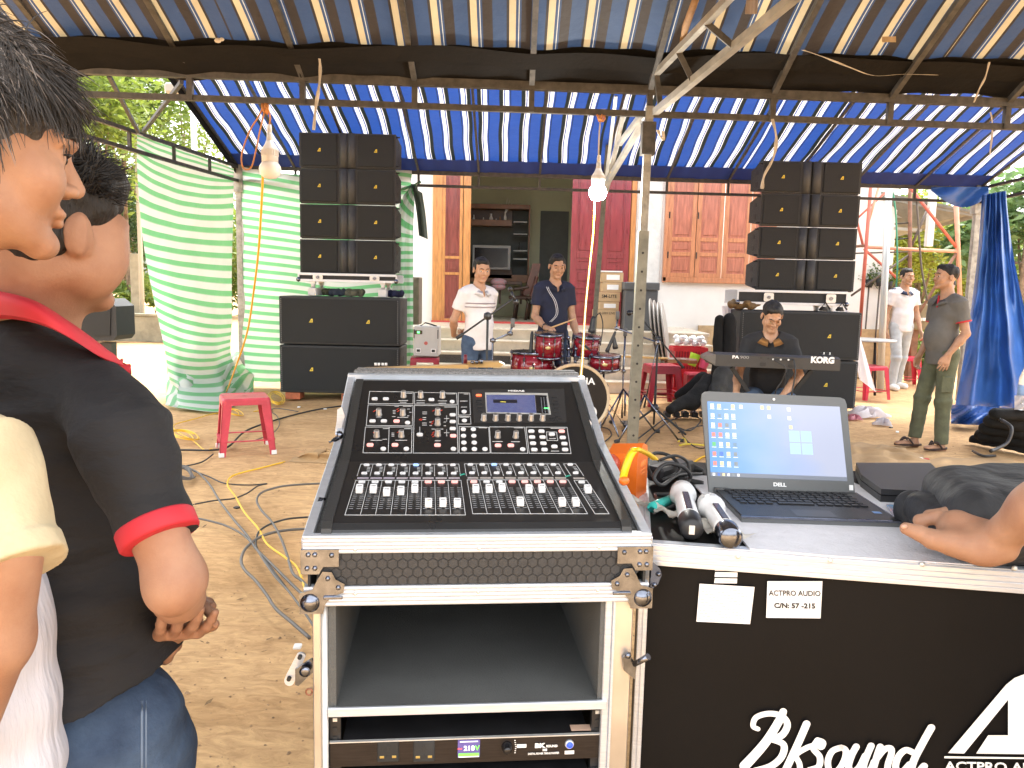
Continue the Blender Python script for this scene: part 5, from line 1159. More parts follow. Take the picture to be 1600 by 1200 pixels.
sdfobj('shirt', s, .0042, mat('black_jersey', (.012, .012, .014), .85, var=.3, vs=7, bump=.9, bs=9, bd=.02, stretch=(1, 1, 2.2)), nm_)
q=MB();u_, v_, d_=basis(sb-sa);q.lathe([(.0500, -.022), (.0520, -.019), (.0520, .001), (.050, .004), (.040, .003)], Matrix.Translation(sb)@Matrix((u_, v_, d_)).transposed().to_4x4(), 40);mk('red_cuff', q, M_trim, nm_)
ins=curve_pts=None
def cpath(pts):
 sp=smooth_path([P(*p)for p in pts], 8)
 def f(t):
  x=t*(len(sp)-1);i=min(int(x), len(sp)-2);return sp[i].lerp(sp[i+1], x-i)
 return f
inn=cpath([(-120, 470, 1.24), (-60, 448, 1.14), (0, 455, 1.09), (55, 470, 1.07), (105, 500, 1.08), (150, 532, 1.11), (178, 556, 1.15)])
outr=cpath([(-130, 520, 1.26), (-70, 500, 1.10), (0, 492, 1.05), (60, 503, 1.03), (110, 528, 1.045), (155, 556, 1.09), (196, 572, 1.14)])
def cl2(a, b):
 p=inn(a).lerp(outr(a), b);return p+Vector((0, -.016*math.sin(math.pi*b), .012*math.sin(math.pi*b)))
q=MB();q.grid(cl2, 50, 10);q.grid(lambda a, b:inn(a).lerp(outr(a), b)+Vector((0, .012, -.006-.0*b)), 50, 3);q.grid(lambda a, b:outr(a)+Vector((0, .012*b, -.006*b)), 50, 1);q.grid(lambda a, b:inn(a)+Vector((0, .03*b, -.035*b)), 50, 2);mk('collar', q, M_trim, nm_)
q=MB();q.tube([P(186, 566, 1.14), P(196, 574, 1.14), P(199, 584, 1.15)], [.008, .009, .006], 8);mk('placket', q, M_trim, nm_)
s=SDF(.02);el=P(272, 900, 1.0)
s.cone(sb.lerp(sa, .25), el, .041, .034, k=.03);s.ell(P(268, 925, .995), (.029, .033, .030), k=.03)
wrp=P(272, 952, 1.22)
s.cone(el+Vector((0, .01, -.006)), el.lerp(wrp, .4)+Vector((.006, 0, -.010)), .033, .030, k=.03);s.cone(el.lerp(wrp, .4)+Vector((.006, 0, -.01)), wrp, .030, .024, k=.03)
hand_prims(s, wrp, Vector((-.2, .5, -.55)), Vector((1, .3, 0)), 1, .4, -1);hand_prims(s, P(255, 925, 1.32), Vector((.6, -.7, .15)), Vector((.2, .2, 1)), 1, .15, 1);hand_prims(s, P(262, 985, 1.24), Vector((.45, -.6, .25)), Vector((0, -.3, -1)), 1, .3, -1)
s.noise(.0012, 40, 2);sdfobj('arm', s, .003, M_skn, nm_)
s=SDF(.05)
for py, xl, xr, Yd, th_ in((1110, 25, 272, 1.2, .110), (1175, 20, 276, 1.2, .115), (1250, 20, 272, 1.2, .12)):
 a_=P(xl, py, Yd);b_=P(xr, py, Yd);s.ell((a_+b_)/2, ((b_-a_).length/2, th_, .09), k=.06)
for px, Yd in((95, 1.14), (215, 1.26)):
 a_=P(px, 1180, Yd);s.cone(a_, Vector((a_.x, Yd, .5)), .095, .07, k=.05);s.flat(Vector((a_.x, Yd, .5)), Vector((a_.x, Yd, .05)), .07, .06, k=.04)
s.noise(.003, 32, 2).noise(.003, 60, 3, (.6, .6, 1.5));sdfobj('jeans', s, .0065, M_jean, nm_)
q=MB();sp_=[P(222, 1095+i*18, 1.068)for i in range(7)];q.tube(sp_, .0018, 5);q.tube([p+Vector((.006, 0, 0))for p in sp_], .0012, 5);mk('seam', q, mat('seam_thread', (.14, .2, .3)), nm_)['kind']='stuff'
for px, Yd in((95, 1.14), (215, 1.26)):a_=P(px, 1180, Yd);q=MB();q.ball((a_.x+.03, Yd+.05, .05), (.06, .13, .05), 14);mk('shoe', q, M_blk, nm_)
n2=thing('person', 'man with greying hair and cream sleeve at the left edge closest to the camera', 'person', (P(-80, 900, .9).x, .9, 0))
HD2, HT2, hf2, hr2=headframe(P(-40, 236, .86), R(42), -.10)
s=SDF(.02);B2=head_prims(s, HT2, HD2, 1.0)
nb2=P(-150, 480, .93);s.cone(HT2(Vector((0, -.025, -.05))), nb2, .055, .066, k=.03);sdfobj('head', s, .0025, M_skn, n2)
for sg in(-1, 1):
 q=MB();q.ball(HT2(Vector((sg*.031, .0695, .005))), (.0128, .0122, .0095), 14, B2);eo=mk('eye', q, M_eye, n2)
 q=MB();q.ball(HT2(Vector((sg*.032, .0800, .0045))), (.0055, .0028, .0055), 10, B2);mk('iris', q, M_iris, eo)
 q=MB();q.tube([HT2(Vector((sg*x_, y_, z_)))for x_, y_, z_ in((.018, .0835, .0085), (.031, .0850, .0115), (.045, .0760, .0085))], [.0012, .0018, .001], 5);mk('eyelid', q, M_hair, n2)
 q=MB();q.tube([HT2(Vector((sg*x_, y_, z_)))for x_, y_, z_ in((.012, .0925, .026), (.03, .0895, .032), (.050, .0735, .027))], [.0022, .0032, .0015], 6);mk('eyebrow', q, M_hair, n2)
s=SDF(.012);s.ell(HT2(Vector((0, -.020, .056))), (.084, .100, .090), B2);s.ell(HT2(Vector((0, .045, .068))), (.066, .040, .040), B2, k=.03);s.cut(HT2(Vector((0, .10, .022))), HD2(Vector((0, .75, -.66))), .03);s.cut(HT2(Vector((0, -.06, -.06))), HD2(Vector((0, .1, -1))), .02)
s.sub(HT2(Vector((0, .104, -.05))), (.11, .092, .070), B2, k=.02);s.noise(.004, 60, 3, (1, 1, .6)).noise(.003, 130, 6)
M_gh=mat('greying_hair', (.045, .04, .037), .5, var=.6, vs=90, bump=.6, bs=160);sdfobj('hair', s, .0028, M_gh, n2)
M_gh1=mat('greying_strand', (.035, .031, .029), .5);M_gh2=mat('grey_strand', (.20, .18, .17), .5)
reg2=lambda d:d.z>-.4 and(d.y<.25 or d.z>.25)
for n_s, sd, m_, rg, sw, kk_ in((3600, 8, M_gh1, reg2, (-.1, .35, -.7), .4), (800, 9, M_gh2, reg2, (-.1, .35, -.7), .4), (1500, 10, M_gh1, lambda d:d.z>.0 and d.y>.1, (.0, .1, -.9), .45)):
 strands(n2, HT2, HD2, n_s, sd, .03, .06, m_, rg, rad=(.087, .104, .094), cz=.056, cy=-.016, sweep=sw, w_=.0009, kink=kk_, lift=.22)
s=SDF(.03);a_=P(-46, 722, .86);b_=P(20, 885, .82)
s.cone(P(-110, 700, .90), a_, .058, .062, k=.05);s.flat(a_.lerp(b_, -.1), b_, .064, .051, k=.03);s.flat(b_-(b_-a_).normalized()*.022, b_+(b_-a_).normalized()*.004, .056, .056, k=.008);s.noise(.0032, 42, 2, (1, 1, .7)).noise(.0025, 75, 4)
sdfobj('cream_sleeve', s, .0035, mat('cream_cotton', (.50, .42, .27), .85, var=.1, vs=12, bump=.9, bs=14, bd=.012), n2)
s=SDF(.02);s.cone(P(2, 860, .82), P(-10, 1000, .83), .042, .038, k=.02);s.cone(P(-10, 1000, .83), P(-60, 1180, .88), .038, .027, k=.02);hand_prims(s, P(-65, 1195, .89), Vector((-.3, .2, -1)), Vector((1, 0, 0)), 1, .4, 1);sdfobj('arm', s, .0035, M_skn, n2)
s=SDF(.05)
for py, xl, xr, Yd, th_ in((720, -380, -150, .98, .09), (810, -340, -100, .98, .11), (920, -290, 40, 1.0, .12), (1000, -260, 62, 1.0, .12), (1100, -260, 76, 1.0, .12), (1200, -260, 88, 1.0, .12), (1320, -250, 96, 1.0, .12)):
 p0=P(xl, py, Yd);p1=P(xr, py, Yd);s.ell((p0+p1)/2, ((p1-p0).length/2, th_, .08), k=.06)
s.cone(nb2, nb2-Vector((.06, 0, .16)), .055, .075, k=.05);s.noise(.004, 30, 2, (1.6, 1, .4));s.cut(Vector((0, 0, .50)), (0, 0, -1));sdfobj('white_shirt', s, .006, mat('white_cotton', (.60, .60, .66), .85, var=.05, vs=9, bump=.8, bs=11, bd=.015, stretch=(2.5, 2.5, .35)), n2)
s=SDF(.05)
for dx in(-.10, .09):c=P(-90, 1200, 1.0);s.cone((c.x+dx-.06, 1.0, .60), (c.x+dx-.06, 1.0, .45), .08, .075);s.flat((c.x+dx-.06, 1.0, .45), (c.x+dx-.06, 1.0, .05), .075, .06)
sdfobj('trousers', s, .01, M_blkm, n2)
# ================================================================== MIXER CASE
ca=R(5.5);cu=Vector((math.cos(ca), math.sin(ca), 0));cw=Vector((-math.sin(ca), math.cos(ca), 0));UZ=Vector((0, 0, 1))
CO=P(474, 850, 1.168);CO.z=0;CWd=.555
def C(u, w_, z):return CO+cu*u+cw*w_+UZ*z
def FR(px, py, off=0):return HIT(px, py, CO+cw*off, cw)
MR=Matrix((cu, cw, UZ)).transposed()
M_in=mat('grey_foam_lining', (.10, .102, .098), .9, var=.12, vs=6, bump=.35, bs=350);M_in2=mat('grey_carpet', (.16, .16, .155), .95, var=.35, vs=260, bump=.4, bs=500)
def hexmat():
 m=mat('hex_laminate', (.028, .029, .03), .4, bump=0)
 return m
case=thing('flight_case', 'slant top aluminium edged rack case with hexagon laminate holding the mixer', 'flight case', tuple(C(CWd/2, .3, 0)), ca)
def cb(name, u0, u1, w0, w1, z0, z1, m, bev=.0015, par=case):
 q=MB();q.box(C((u0+u1)/2, (w0+w1)/2, (z0+z1)/2), (u1-u0, w1-w0, z1-z0), MR, bev);return mk(name, q, m, par)
zT, zA, zB, zC_, zD=1.018, .9985, .9445, .912, .908
def lf(px_l, px_r, side):pass
def ridged(name, z0, z1, w0, u0=0, u1=CWd, n=5):
 q=MB();pr=[(0, z0)]
 for i in range(n):
  a=z0+(z1-z0)*i/n;b=z0+(z1-z0)*(i+1)/n;g=(b-a)*.12;pr+=[(-.0018, a+g), (-.0024, (a+b)/2), (-.0018, b-g), (-.0006, b)]
 pr+=[(.012, z1), (.012, z0)];L_=C(u0, w0, 0)
 vs=[L_+cw*p[0]+UZ*p[1]for p in pr]+[L_+cu*(u1-u0)+cw*p[0]+UZ*p[1]for p in pr];k=len(pr)
 q.add(vs, [[i, (i+1)%k, k+(i+1)%k, k+i]for i in range(k)]+[list(range(k))[::-1], [k+i for i in range(k)]], False);return mk(name, q, M_alu, case)
ridged('aluminium_edge', zA, zT+.010, 0);ridged('aluminium_edge', zC_, zB, 0)
cb('hex_panel', .02, CWd-.02, .002, .012, zB, zA, M_blkm, 0)
q=MB();hr_=.0098;M_hex=mat('hex_tile', (.036, .037, .039), .45, var=.2, vs=200, bump=.3, bs=900)
nrow=4;ux=.0178
for j in range(4):
 for i in range(34):
  u_=.026+i*ux*.9+(j%2)*ux*.45;z_=zB+.0075+j*.0139
  if u_>CWd-.024:continue
  pts=[(.0078*math.cos(R(30+60*k)), .0083*math.sin(R(30+60*k)))for k in range(6)]
  pts=[(a, max(zB-z_+.0005, min(zA-z_-.0005, b)))for a, b in pts]
  q.prism(pts, C(u_, .002, z_), cu, UZ, -cw, .0011)
mk('hex_tile', q, M_hex, case)['kind']='stuff'
prof=[(0, zC_), (0, zT+.008), (.375, 1.098), (.62, 1.205), (.62, zC_)]
for sgn, u0 in((-1, .006), (1, CWd-.006)):
 q=MB();q.prism([(a, b-.004)for a, b in prof], C(u0, 0, 0), cw, UZ, cu*sgn, .004, -.004);mk('side_panel', q, M_blkm, case)
 q=MB()
 for(a, b)in(((.0, zT+.004), (.375, 1.096)), ((.375, 1.096), (.63, 1.207))):
  A_=C(u0, *a);B_=C(u0, *b);d=(B_-A_).normalized();n_=cu.cross(d).normalized();q.obox((A_+B_)/2+d*.002, cu, d, n_, .016, (B_-A_).length+.004, .010, .001)
  q.obox((A_+B_)/2+cu*sgn*.0075-n_*(-.0)-UZ*.012, cu, d, n_, .0025, (B_-A_).length+.004, .026, .001)
 mk('aluminium_edge', q, M_alu, case)
q=MB();q.box(C(CWd/2, .628, 1.06), (CWd, .010, .29), MR);mk('back_panel', q, M_blkm, case)
q=MB();q.box(C(CWd/2, .628, 1.203), (CWd+.004, .026, .018), MR, .002);mk('aluminium_edge', q, M_alu, case)
q=MB();q.box(C(CWd/2, .645, 1.213), (CWd-.02, .02, .012), MR, .002);q.box(C(CWd/2, .665, 1.216), (CWd-.03, .018, .012), MR, .002);mk('lid_hinge_edge', q, mat('perforated_strip', (.2, .19, .18), .6, var=.5, vs=300), case)
q=MB();q.box(C(CWd/2, .31, .99), (CWd-.02, .61, .008), MR);mk('tray_floor', q, M_in, case)
for u0 in(.0185, CWd-.0185):
 q=MB();q.prism([(.012, zC_+.07), (.012, zT-.004), (.375, 1.088), (.61, 1.195), (.61, 1.0)], C(u0, 0, 0), cw, UZ, cu, .018, -.009);mk('foam_lining', q, M_in2, case)
q=MB();q.box(C(CWd/2, .606, 1.105), (CWd-.05, .024, .19), MR);mk('foam_lining', q, M_in2, case)
def rivet(par, p, n_, r=.0042, m=M_chrome):q=MB();q.ball(p, (r, r, r), 8);mk('rivet', q, m, par)
for sgn, u0 in((1, 0), (-1, CWd)):
 cl=mk('corner_plate', (lambda q:q.prism([(-.004*sgn, -.024), (.024*sgn, -.024), (.031*sgn, -.012), (.055*sgn, -.012), (.055*sgn, .016), (-.004*sgn, .016)][::(1 if sgn>0 else-1)], C(u0, -.0005, zA-.008), cu, UZ, -cw, .0045))(MB()), M_chrome, case)
 for a, b in((.008, .008), (.018, .008), (.044, .007), (.018, -.014), (.006, -.014)):rivet(cl, C(u0+a*sgn, -.0055, zA-.008+b), -cw)
 q=MB();pts=[(-.006, -.016), (.030, -.016), (.034, .0), (.044, .012), (.062, .018), (.064, .032), (.050, .040), (.044, .052), (.030, .053), (.022, .040), (.014, .024), (-.006, .018)]
 q.prism([(a*sgn, b)for a, b in pts][::sgn], C(u0, -.0025, zC_+.006), cu, UZ, -cw, .0035);br=mk('ball_bracket', q, M_chrome, case)
 q=MB();q.ball(C(u0+.010*sgn, .004, zC_+.008), .0185, 20);mk('ball_corner', q, M_chrome, br)
 q=MB();q.box(C(u0+.046*sgn, -.008, zC_+.017), (.03, .004, .005), MR, .001);mk('rib', q, M_chrome, br)
 for a, b in((.038, .042), (.054, .027)):rivet(br, C(u0+a*sgn, -.0065, zC_+.006+b), -cw)
for u_ in(.08, .275, .47):
 for z_ in(zA+.007, zC_+.021):rivet(case, C(u_, -.0025, z_), -cw, .0035, M_alu2)
q=MB();q.prism([(0, -.02), (.02, -.014), (.03, 0), (.024, .012), (.008, .026), (0, .03)], C(CWd+.004, .01, zB+.002), (cu*.8+cw*.6), UZ, (cu*.6-cw*.8), .003);wb=mk('ball_bracket', q, M_chrome, case)
for a, b in((.02, .004), (.010, -.012)):rivet(wb, C(CWd+.004, .01, zB+.002)+(cu*.8+cw*.6)*a+UZ*b+(cu*.6-cw*.8)*.004, -cw)
ub0, ub1=.012, CWd-.022;WB=.006
for(a, b, nm_2)in((ub0, ub0+.013, 0), (ub1-.0335, ub1-.0005, 1)):
 q=MB();q.box(C((a+b)/2, WB+.004, zC_/2), (b-a, .012, zC_-.002), MR, .0015);mk('aluminium_post', q, mat('aluminium_warm', (.62, .58, .53), .38, .8, var=.12, vs=6), case)
 if nm_2:q=MB();q.box(C(a-.007, WB+.006, zC_/2), (.012, .012, zC_-.002), MR, .0015);q.box(C(a+.001, WB-.001, zC_/2), (.004, .008, zC_-.002), MR, .0005);mk('aluminium_post', q, M_alu, case)
 else:q=MB();q.cyl(C(b+.005, WB+.004, .02), C(b+.005, WB+.004, zC_-.002), .0055, None, 10);mk('aluminium_post', q, M_alu2, case)
for u0, u1 in((ub0, ub0+.012), (ub1-.012, ub1)):q=MB();q.box(C((u0+u1)/2, .31, zC_/2), (u1-u0, .58, zC_-.01), MR);mk('side_wall', q, M_blkm, case)
for u0 in(ub0+.030, ub1-.048):q=MB();q.box(C(u0, .28, .82), (.012, .54, .18), MR);mk('foam_lining', q, M_in, case)
zS=HIT(745, 1103, CO, cw).z
q=MB();q.box(C((ub0+ub1)/2-.008, .285, zS-.006), (ub1-ub0-.075, .56, .012), MR);mk('shelf', q, M_in, case)
q=MB();q.box(C((ub0+ub1)/2-.008, .004, zS-.006), (ub1-ub0-.062, .006, .015), MR, .001);mk('shelf_edge', q, M_alu, case)
q=MB();q.box(C((ub0+ub1)/2, .585, .46), (ub1-ub0, .01, .9), MR);mk('back_wall', q, M_in, case)
for u0 in(ub0+.032, ub1-.050):
 q=MB();q.box(C(u0, .03, (zS-.02)/2), (.018, .014, zS-.03), MR);rl=mk('rack_rail', q, M_blk, case)
 for k in range(5):
  q=MB();q.box(C(u0, .0225, zS-.030-.016*k), (.007, .002, .006), MR);mk('rail_hole', q, M_alu2 if k==0 else M_ink, rl)
def latch(par_, pts, w0, m=M_alu2, t_=.004):
 q=MB();c=sum((Vector(p)for p in pts), Vector())/len(pts);n_=(Vector(pts[1])-Vector(pts[0])).cross(Vector(pts[2])-Vector(pts[0])).normalized()
 k=len(pts);q.add([Vector(p)for p in pts]+[Vector(p)+n_*t_ for p in pts], [list(range(k))[::-1], [k+i for i in range(k)]]+[[i, (i+1)%k, k+(i+1)%k, k+i]for i in range(k)], False);return mk('latch_plate', q, m, par_)
def pxp(pts, off):return[HIT(a, b, CO+cw*off, cw)for a, b in pts]
def roundpts(cx, cy, r, a0, a1, n=6):return[(cx+r*math.cos(R(a0+(a1-a0)*i/n)), cy+r*math.sin(R(a0+(a1-a0)*i/n)))for i in range(n+1)]
L1_=latch(case, pxp(roundpts(470, 1028, 8, 200, 340)+roundpts(452, 1064, 8, 30, 200)+[(447, 1055)], .03), 0, M_alu)
for c_ in((468, 1028), (451, 1062)):q=MB();p=HIT(*c_, CO+cw*.024, cw);q.cyl(p, p+cw*.012, .0036, None, 10);mk('latch_hole', q, M_ink, L1_)
L2_=latch(case, pxp([(461, 1046), (487, 1030), (490, 1036), (490, 1050), (466, 1072), (461, 1070)], .012), 0, M_chrome, .006)
q=MB();p=HIT(477, 1048, CO+cw*.006, cw);q.lathe([(.004, 0), (.008, .001), (.009, .004), (.004, .006), (0, .006)], Matrix.Translation(p)@Matrix((cu, UZ, -cw)).transposed().to_4x4(), 14);mk('latch_knob', q, M_chrome, L2_)
L3_=latch(case, pxp([(973, 1028), (982, 1020), (995, 1040), (992, 1062), (975, 1048)], -.004), 0, M_chrome, .005)
q=MB();q.cyl(HIT(991, 1038, CO-cw*.008, cw), HIT(1013, 1026, CO-cw*.03, cw), .0045, .0055, 10);q.ball(HIT(981, 1024, CO-cw*.008, cw), .006, 8);mk('latch_lever', q, M_chrome, L3_)
for(pts, off)in(([(527, 640), (534, 636), (539, 650), (534, 668), (537, 688), (527, 690), (523, 676), (526, 658)], .42), ([(905, 640), (917, 650), (930, 668), (941, 675), (944, 688), (936, 698), (941, 708), (936, 716), (928, 712), (922, 694), (906, 686)], .44)):
 l_=latch(case, pxp(pts, off), 0, M_alu, .005);c_=pts[len(pts)//2]
 q=MB();p=HIT(c_[0]-2, c_[1]-8, CO+cw*(off-.006), cw);q.cyl(p, p+cw*.012, .006, None, 10);mk('latch_knob', q, M_chrome, l_)
q=MB();q.tube([HIT(515, 691, CO+cw*.33, cw), HIT(523, 687, CO+cw*.34, cw), HIT(530, 684, CO+cw*.35, cw)], [.003, .005, .004], 8);q.ball(HIT(530, 680, CO+cw*.35, cw), .009, 10);mk('latch_lever', q, M_chrome, case)
q=MB();q.tube([HIT(493, 785, CO+cw*.12, cw), HIT(500, 781, CO+cw*.12, cw), HIT(507, 780, CO+cw*.13, cw)], [.004, .005, .003], 8);mk('rivet', q, M_chrome, case)
q=MB();q.tube([HIT(483+5*math.cos(k), 1081+5*math.sin(k), CO-cw*.004, cw)for k in[i*.6 for i in range(12)]], .0016, 5);mk('ring', q, mat('copper_ring', (.35, .16, .1), .4, .8), case)
# ================================================================== MIXING DESK
mix=thing('mixing_desk', 'black digital mixing desk with sixteen white faders and rows of lit buttons', 'mixer', tuple(C(CWd/2, .27, 1.0)), ca)
mu0, mu1=.030, CWd-.034
D0, D1, D2=(.022, 1.0405), (.262, 1.086), (.535, 1.207)
M_pan=mat('mixer_panel', (.012, .0122, .013), .30, var=.15, vs=4, bump=.04, bs=900);M_chk=mat('mixer_cheek', (.035, .035, .034), .4, bump=.15, bs=500)
body=[(D0[0]-.012, 1.000), (D0[0]-.014, 1.018), (D0[0]-.008, 1.032), (D0[0]+.001, D0[1]), D1, (D1[0]+.004, D1[1]+.002), D2, (D2[0]+.012, D2[1]-.004), (D2[0]+.015, 1.0)]
def plane(a, b):
 o=C(0, *a);v=(C(0, *b)-o).normalized();n_=cu.cross(v).normalized();return o, v, n_
PL, VL, NL=plane(D0, D1);PU, VU, NU=plane((D1[0]+.004, D1[1]+.002), D2)
q=MB();k=len(body);q.add([C(mu0, *p)for p in body]+[C(mu1, *p)for p in body], [list(range(k)), [k+i for i in range(k)][::-1]]+[[i, k+i, k+(i+1)%k, (i+1)%k]for i in range(k)], False);mk('body', q, M_pan, mix)
for u0, u1 in((mu0-.004, mu0+.012), (mu1-.012, mu1+.004)):
 q=MB();bb_=[(a-(.004 if i<3 else 0)-(0 if i<7 else-.004), b+(.0035 if 2<=i<=7 else 0))for i, (a, b)in enumerate(body)]
 q.add([C(u0, *p)for p in bb_]+[C(u1, *p)for p in bb_], [list(range(k)), [k+i for i in range(k)][::-1]]+[[i, k+i, k+(i+1)%k, (i+1)%k]for i in range(k)], False);mk('side_cheek', q, M_chk, mix)
def ZA(x, y):return 530+x/6.4, 580+y/6.4
def ZBp(x, y):return 700+x/6.4, 580+y/6.4
def ZC2(x, y):return 500+x/5.714, 700+y/5.714
def ZD2(x, y):return 720+x/5, 700+y/5
def up_(p, h=0):return HIT(p[0], p[1], PU+NU*h, NU)
def lo2(p, h=0):return HIT(p[0], p[1], PL+NL*h, NL)
mixM=wm(mix).inverted()
def inst(me, name, pos, u, v, n_, par=None):
 par=par or mix;o=bpy.data.objects.new(name, me);COL.objects.link(o);o.parent=par
 Mx=Matrix.Identity(4)
 for i in range(3):Mx[i][0]=u[i];Mx[i][1]=v[i];Mx[i][2]=n_[i];Mx[i][3]=pos[i]
 o.matrix_local=wm(par).inverted()@Mx;ROOTM[o.name]=wm(par);return o
def proto(mb, mats):
 me=bpy.data.meshes.new('proto');me.from_pydata(mb.v, [], mb.f)
 for m_ in mats:me.materials.append(m_)
 me.polygons.foreach_set('use_smooth', mb.sm);me.polygons.foreach_set('material_index', mb.mi);me.update();return me
X1, Y1, Z1=Vector((1, 0, 0)), Vector((0, 1, 0)), Vector((0, 0, 1))
M_knob=mat('knob_silver', (.42, .41, .40), .33, .8, var=.1, vs=600)
q=MB();q.lathe([(.0068, 0), (.0068, .002), (.0058, .003), (.0054, .0145), (.0046, .0155)], None, 18);q.cur=1;q.lathe([(.0044, .0152), (.0036, .0148), (0, .0148)], None, 14)
meK=proto(q, [M_knob, M_blk])
M_bw=mat('button_white', (.78, .78, .78), .4);M_bp=mat('button_lit_red', (.85, .42, .40), .4, emit=(1, .35, .3), es=.12);M_bb=mat('button_lit_blue', (.35, .5, .9), .4, emit=(.3, .5, 1), es=.12)
def btn(w_, h_, r_, m_):
 q=MB();q.prism(rrect(w_, h_, r_), (0, 0, 0), X1, Y1, Z1, .0022);q.prism(rrect(w_*.86, h_*.8, r_*.8), (0, 0, 0), X1, Y1, Z1, .0008, .0022);return proto(q, [m_])
meR, meRr=btn(.0125, .0088, .003, M_bw), btn(.0125, .0088, .003, M_bp)
meO=btn(.0106, .0106, .0052, M_bw)
for x_, y_ in((643, 258), (815, 262), (1032, 262), (397, 438), (636, 438), (985, 432), (985, 535), (985, 645), (375, 655), (622, 655)):inst(meK, 'knob', up_(ZA(x_, y_)), cu, VU, NU)
for x_, y_ in((358, 490), (475, 490), (598, 490), (711, 490), (829, 490), (944, 490), (496, 662), (677, 662)):inst(meK, 'knob', up_(ZBp(x_, y_), .002 if y_==490 else 0), cu, VU, NU)
for x_, y_, r_ in((355, 280, 0), (467, 280, 0), (922, 288, 0), (333, 502, 0), (447, 502, 0), (574, 503, 1), (309, 741, 1), (558, 741, 1), (806, 638, 0), (983, 743, 1), (1135, 440, 0), (1135, 508, 0), (1135, 578, 0), (1140, 650, 1)):inst(meRr if r_ else meR, 'button', up_(ZA(x_, y_)), cu, VU, NU)
for x_, y_, r_ in((833, 604, 0), (934, 604, 0), (1038, 634, 0), (1136, 604, 1), (840, 663, 0), (945, 663, 0), (1147, 667, 0), (850, 725, 0), (953, 725, 0), (1063, 757, 0), (1163, 728, 0), (862, 788, 0), (964, 788, 0), (1170, 788, 0), (500, 746, 1), (628, 746, 1)):inst(meRr if r_ else meR, 'button', up_(ZBp(x_, y_)), cu, VU, NU)
for x_, y_ in((1130, 308), (684, 519), (441, 780), (671, 780), (1249, 408), (1252, 497), (1241, 585), (1341, 585), (1243, 650), (1346, 650), (1246, 718), (1350, 718), (1249, 783), (1352, 783), (1457, 783), (1142, 781)):inst(meO, 'round_button', up_(ZA(x_, y_)), cu, VU, NU)
inst(meO, 'round_button', up_(ZBp(747, 785)), cu, VU, NU)
pr_=MB();lw_=.00105
def line(a, b, n_, w_=lw_):
 d=(b-a);L_=d.length;d.normalize();s_=d.cross(n_);pr_.obox((a+b)/2+n_*.0004, d, s_, n_, L_+w_, w_, .0006)
def quadl(pts, f, n_, w_=lw_):
 P4=[f(p)for p in pts]
 for i in range(4):line(P4[i], P4[(i+1)%4], n_, w_)
for pts in(((305, 203), (740, 210), (738, 328), (290, 325)), ((755, 212), (1172, 220), (1180, 333), (753, 330)), ((1190, 217), (1305, 220), (1312, 438), (1190, 440)), ((1190, 452), (1312, 455), (1318, 530), (1192, 530)), ((290, 338), (738, 345), (730, 548), (270, 545)), ((262, 560), (728, 560), (722, 820), (238, 818)), ((752, 343), (1172, 348), (1188, 820), (740, 820)), ((1200, 555), (1495, 562), (1510, 820), (1200, 820))):quadl([ZA(*p)for p in pts], up_, NU)
for pts in(((415, 558), (765, 560), (798, 822), (430, 820)), ((780, 560), (1190, 562), (1230, 825), (812, 822)), ((985, 608), (1085, 610), (1098, 695), (990, 693))):quadl([ZBp(*p)for p in pts], up_, NU)
line(up_(ZA(500, 562)), up_(ZA(490, 818)), NU)
line(up_(ZA(806, 560)), up_(ZA(806, 615)), NU)
for a, b in(((1075, 445), (1075, 505)), ((1050, 475), (1100, 475)), ((1075, 585), (1075, 650)), ((1050, 617), (1100, 617))):line(up_(ZA(*a)), up_(ZA(*b)), NU, .0009)
for(x_, y_, w_)in((700, 222, 55), (1115, 228, 85), (1108, 360, 110), (1270, 230, 40), (680, 352, 80), (575, 352, 40), (640, 295, 90), (640, 312, 60), (815, 295, 85), (815, 318, 75), (1032, 298, 85), (1032, 322, 70), (1245, 300, 70), (1248, 360, 55), (395, 460, 45), (635, 463, 105), (372, 692, 110), (455, 682, 40), (620, 692, 110), (470, 575, 60), (683, 576, 60), (985, 697, 50), (983, 580, 110), (1435, 568, 70), (1250, 461, 90), (545, 455, 30), (855, 410, 40), (855, 428, 40), (852, 465, 30), (852, 485, 30), (852, 520, 40), (852, 540, 40), (550, 395, 22), (550, 410, 22), (550, 425, 22), (537, 620, 22), (537, 635, 22), (537, 650, 22), (692, 380, 20), (712, 412, 20), (690, 448, 16), (1055, 510, 18), (1055, 547, 18), (915, 510, 18), (915, 545, 18)):
 a=up_(ZA(x_-w_/2, y_));b=up_(ZA(x_+w_/2, y_));line(a, b, NU, .0013)
for(x_, y_, w_)in((495, 705, 95), (675, 707, 80), (705, 568, 85), (1100, 572, 140), (1045, 675, 60), (1070, 800, 75), (350, 567, 70)):line(up_(ZBp(x_-w_/2, y_)), up_(ZBp(x_+w_/2, y_)), NU, .0014)
mk('printed_outline', pr_, mat('panel_print', (.62, .63, .63), .5), mix)['kind']='stuff'
pr_=MB()
for x_, y_ in((352, 400), (590, 400), (585, 380), (945, 395), (1020, 395), (935, 505), (930, 525), (940, 615), (932, 635), (945, 652), (350, 610), (590, 610), (810, 482), (825, 488)):
 line(up_(ZA(x_-9, y_+6)), up_(ZA(x_+9, y_-6)), NU, .0012)
mk('red_marks', pr_, mat('red_print', (.8, .08, .04), .5), mix)['kind']='stuff'
def pquad(f, pts, h0, h1, n_, z_=None):
 q=MB();a=[f(p)for p in pts];q.add([p+n_*h0 for p in a]+[p+n_*h1 for p in a], [[0, 1, 2, 3], [7, 6, 5, 4], [0, 4, 5, 1], [1, 5, 6, 2], [2, 6, 7, 3], [3, 7, 4, 0]], False);return q
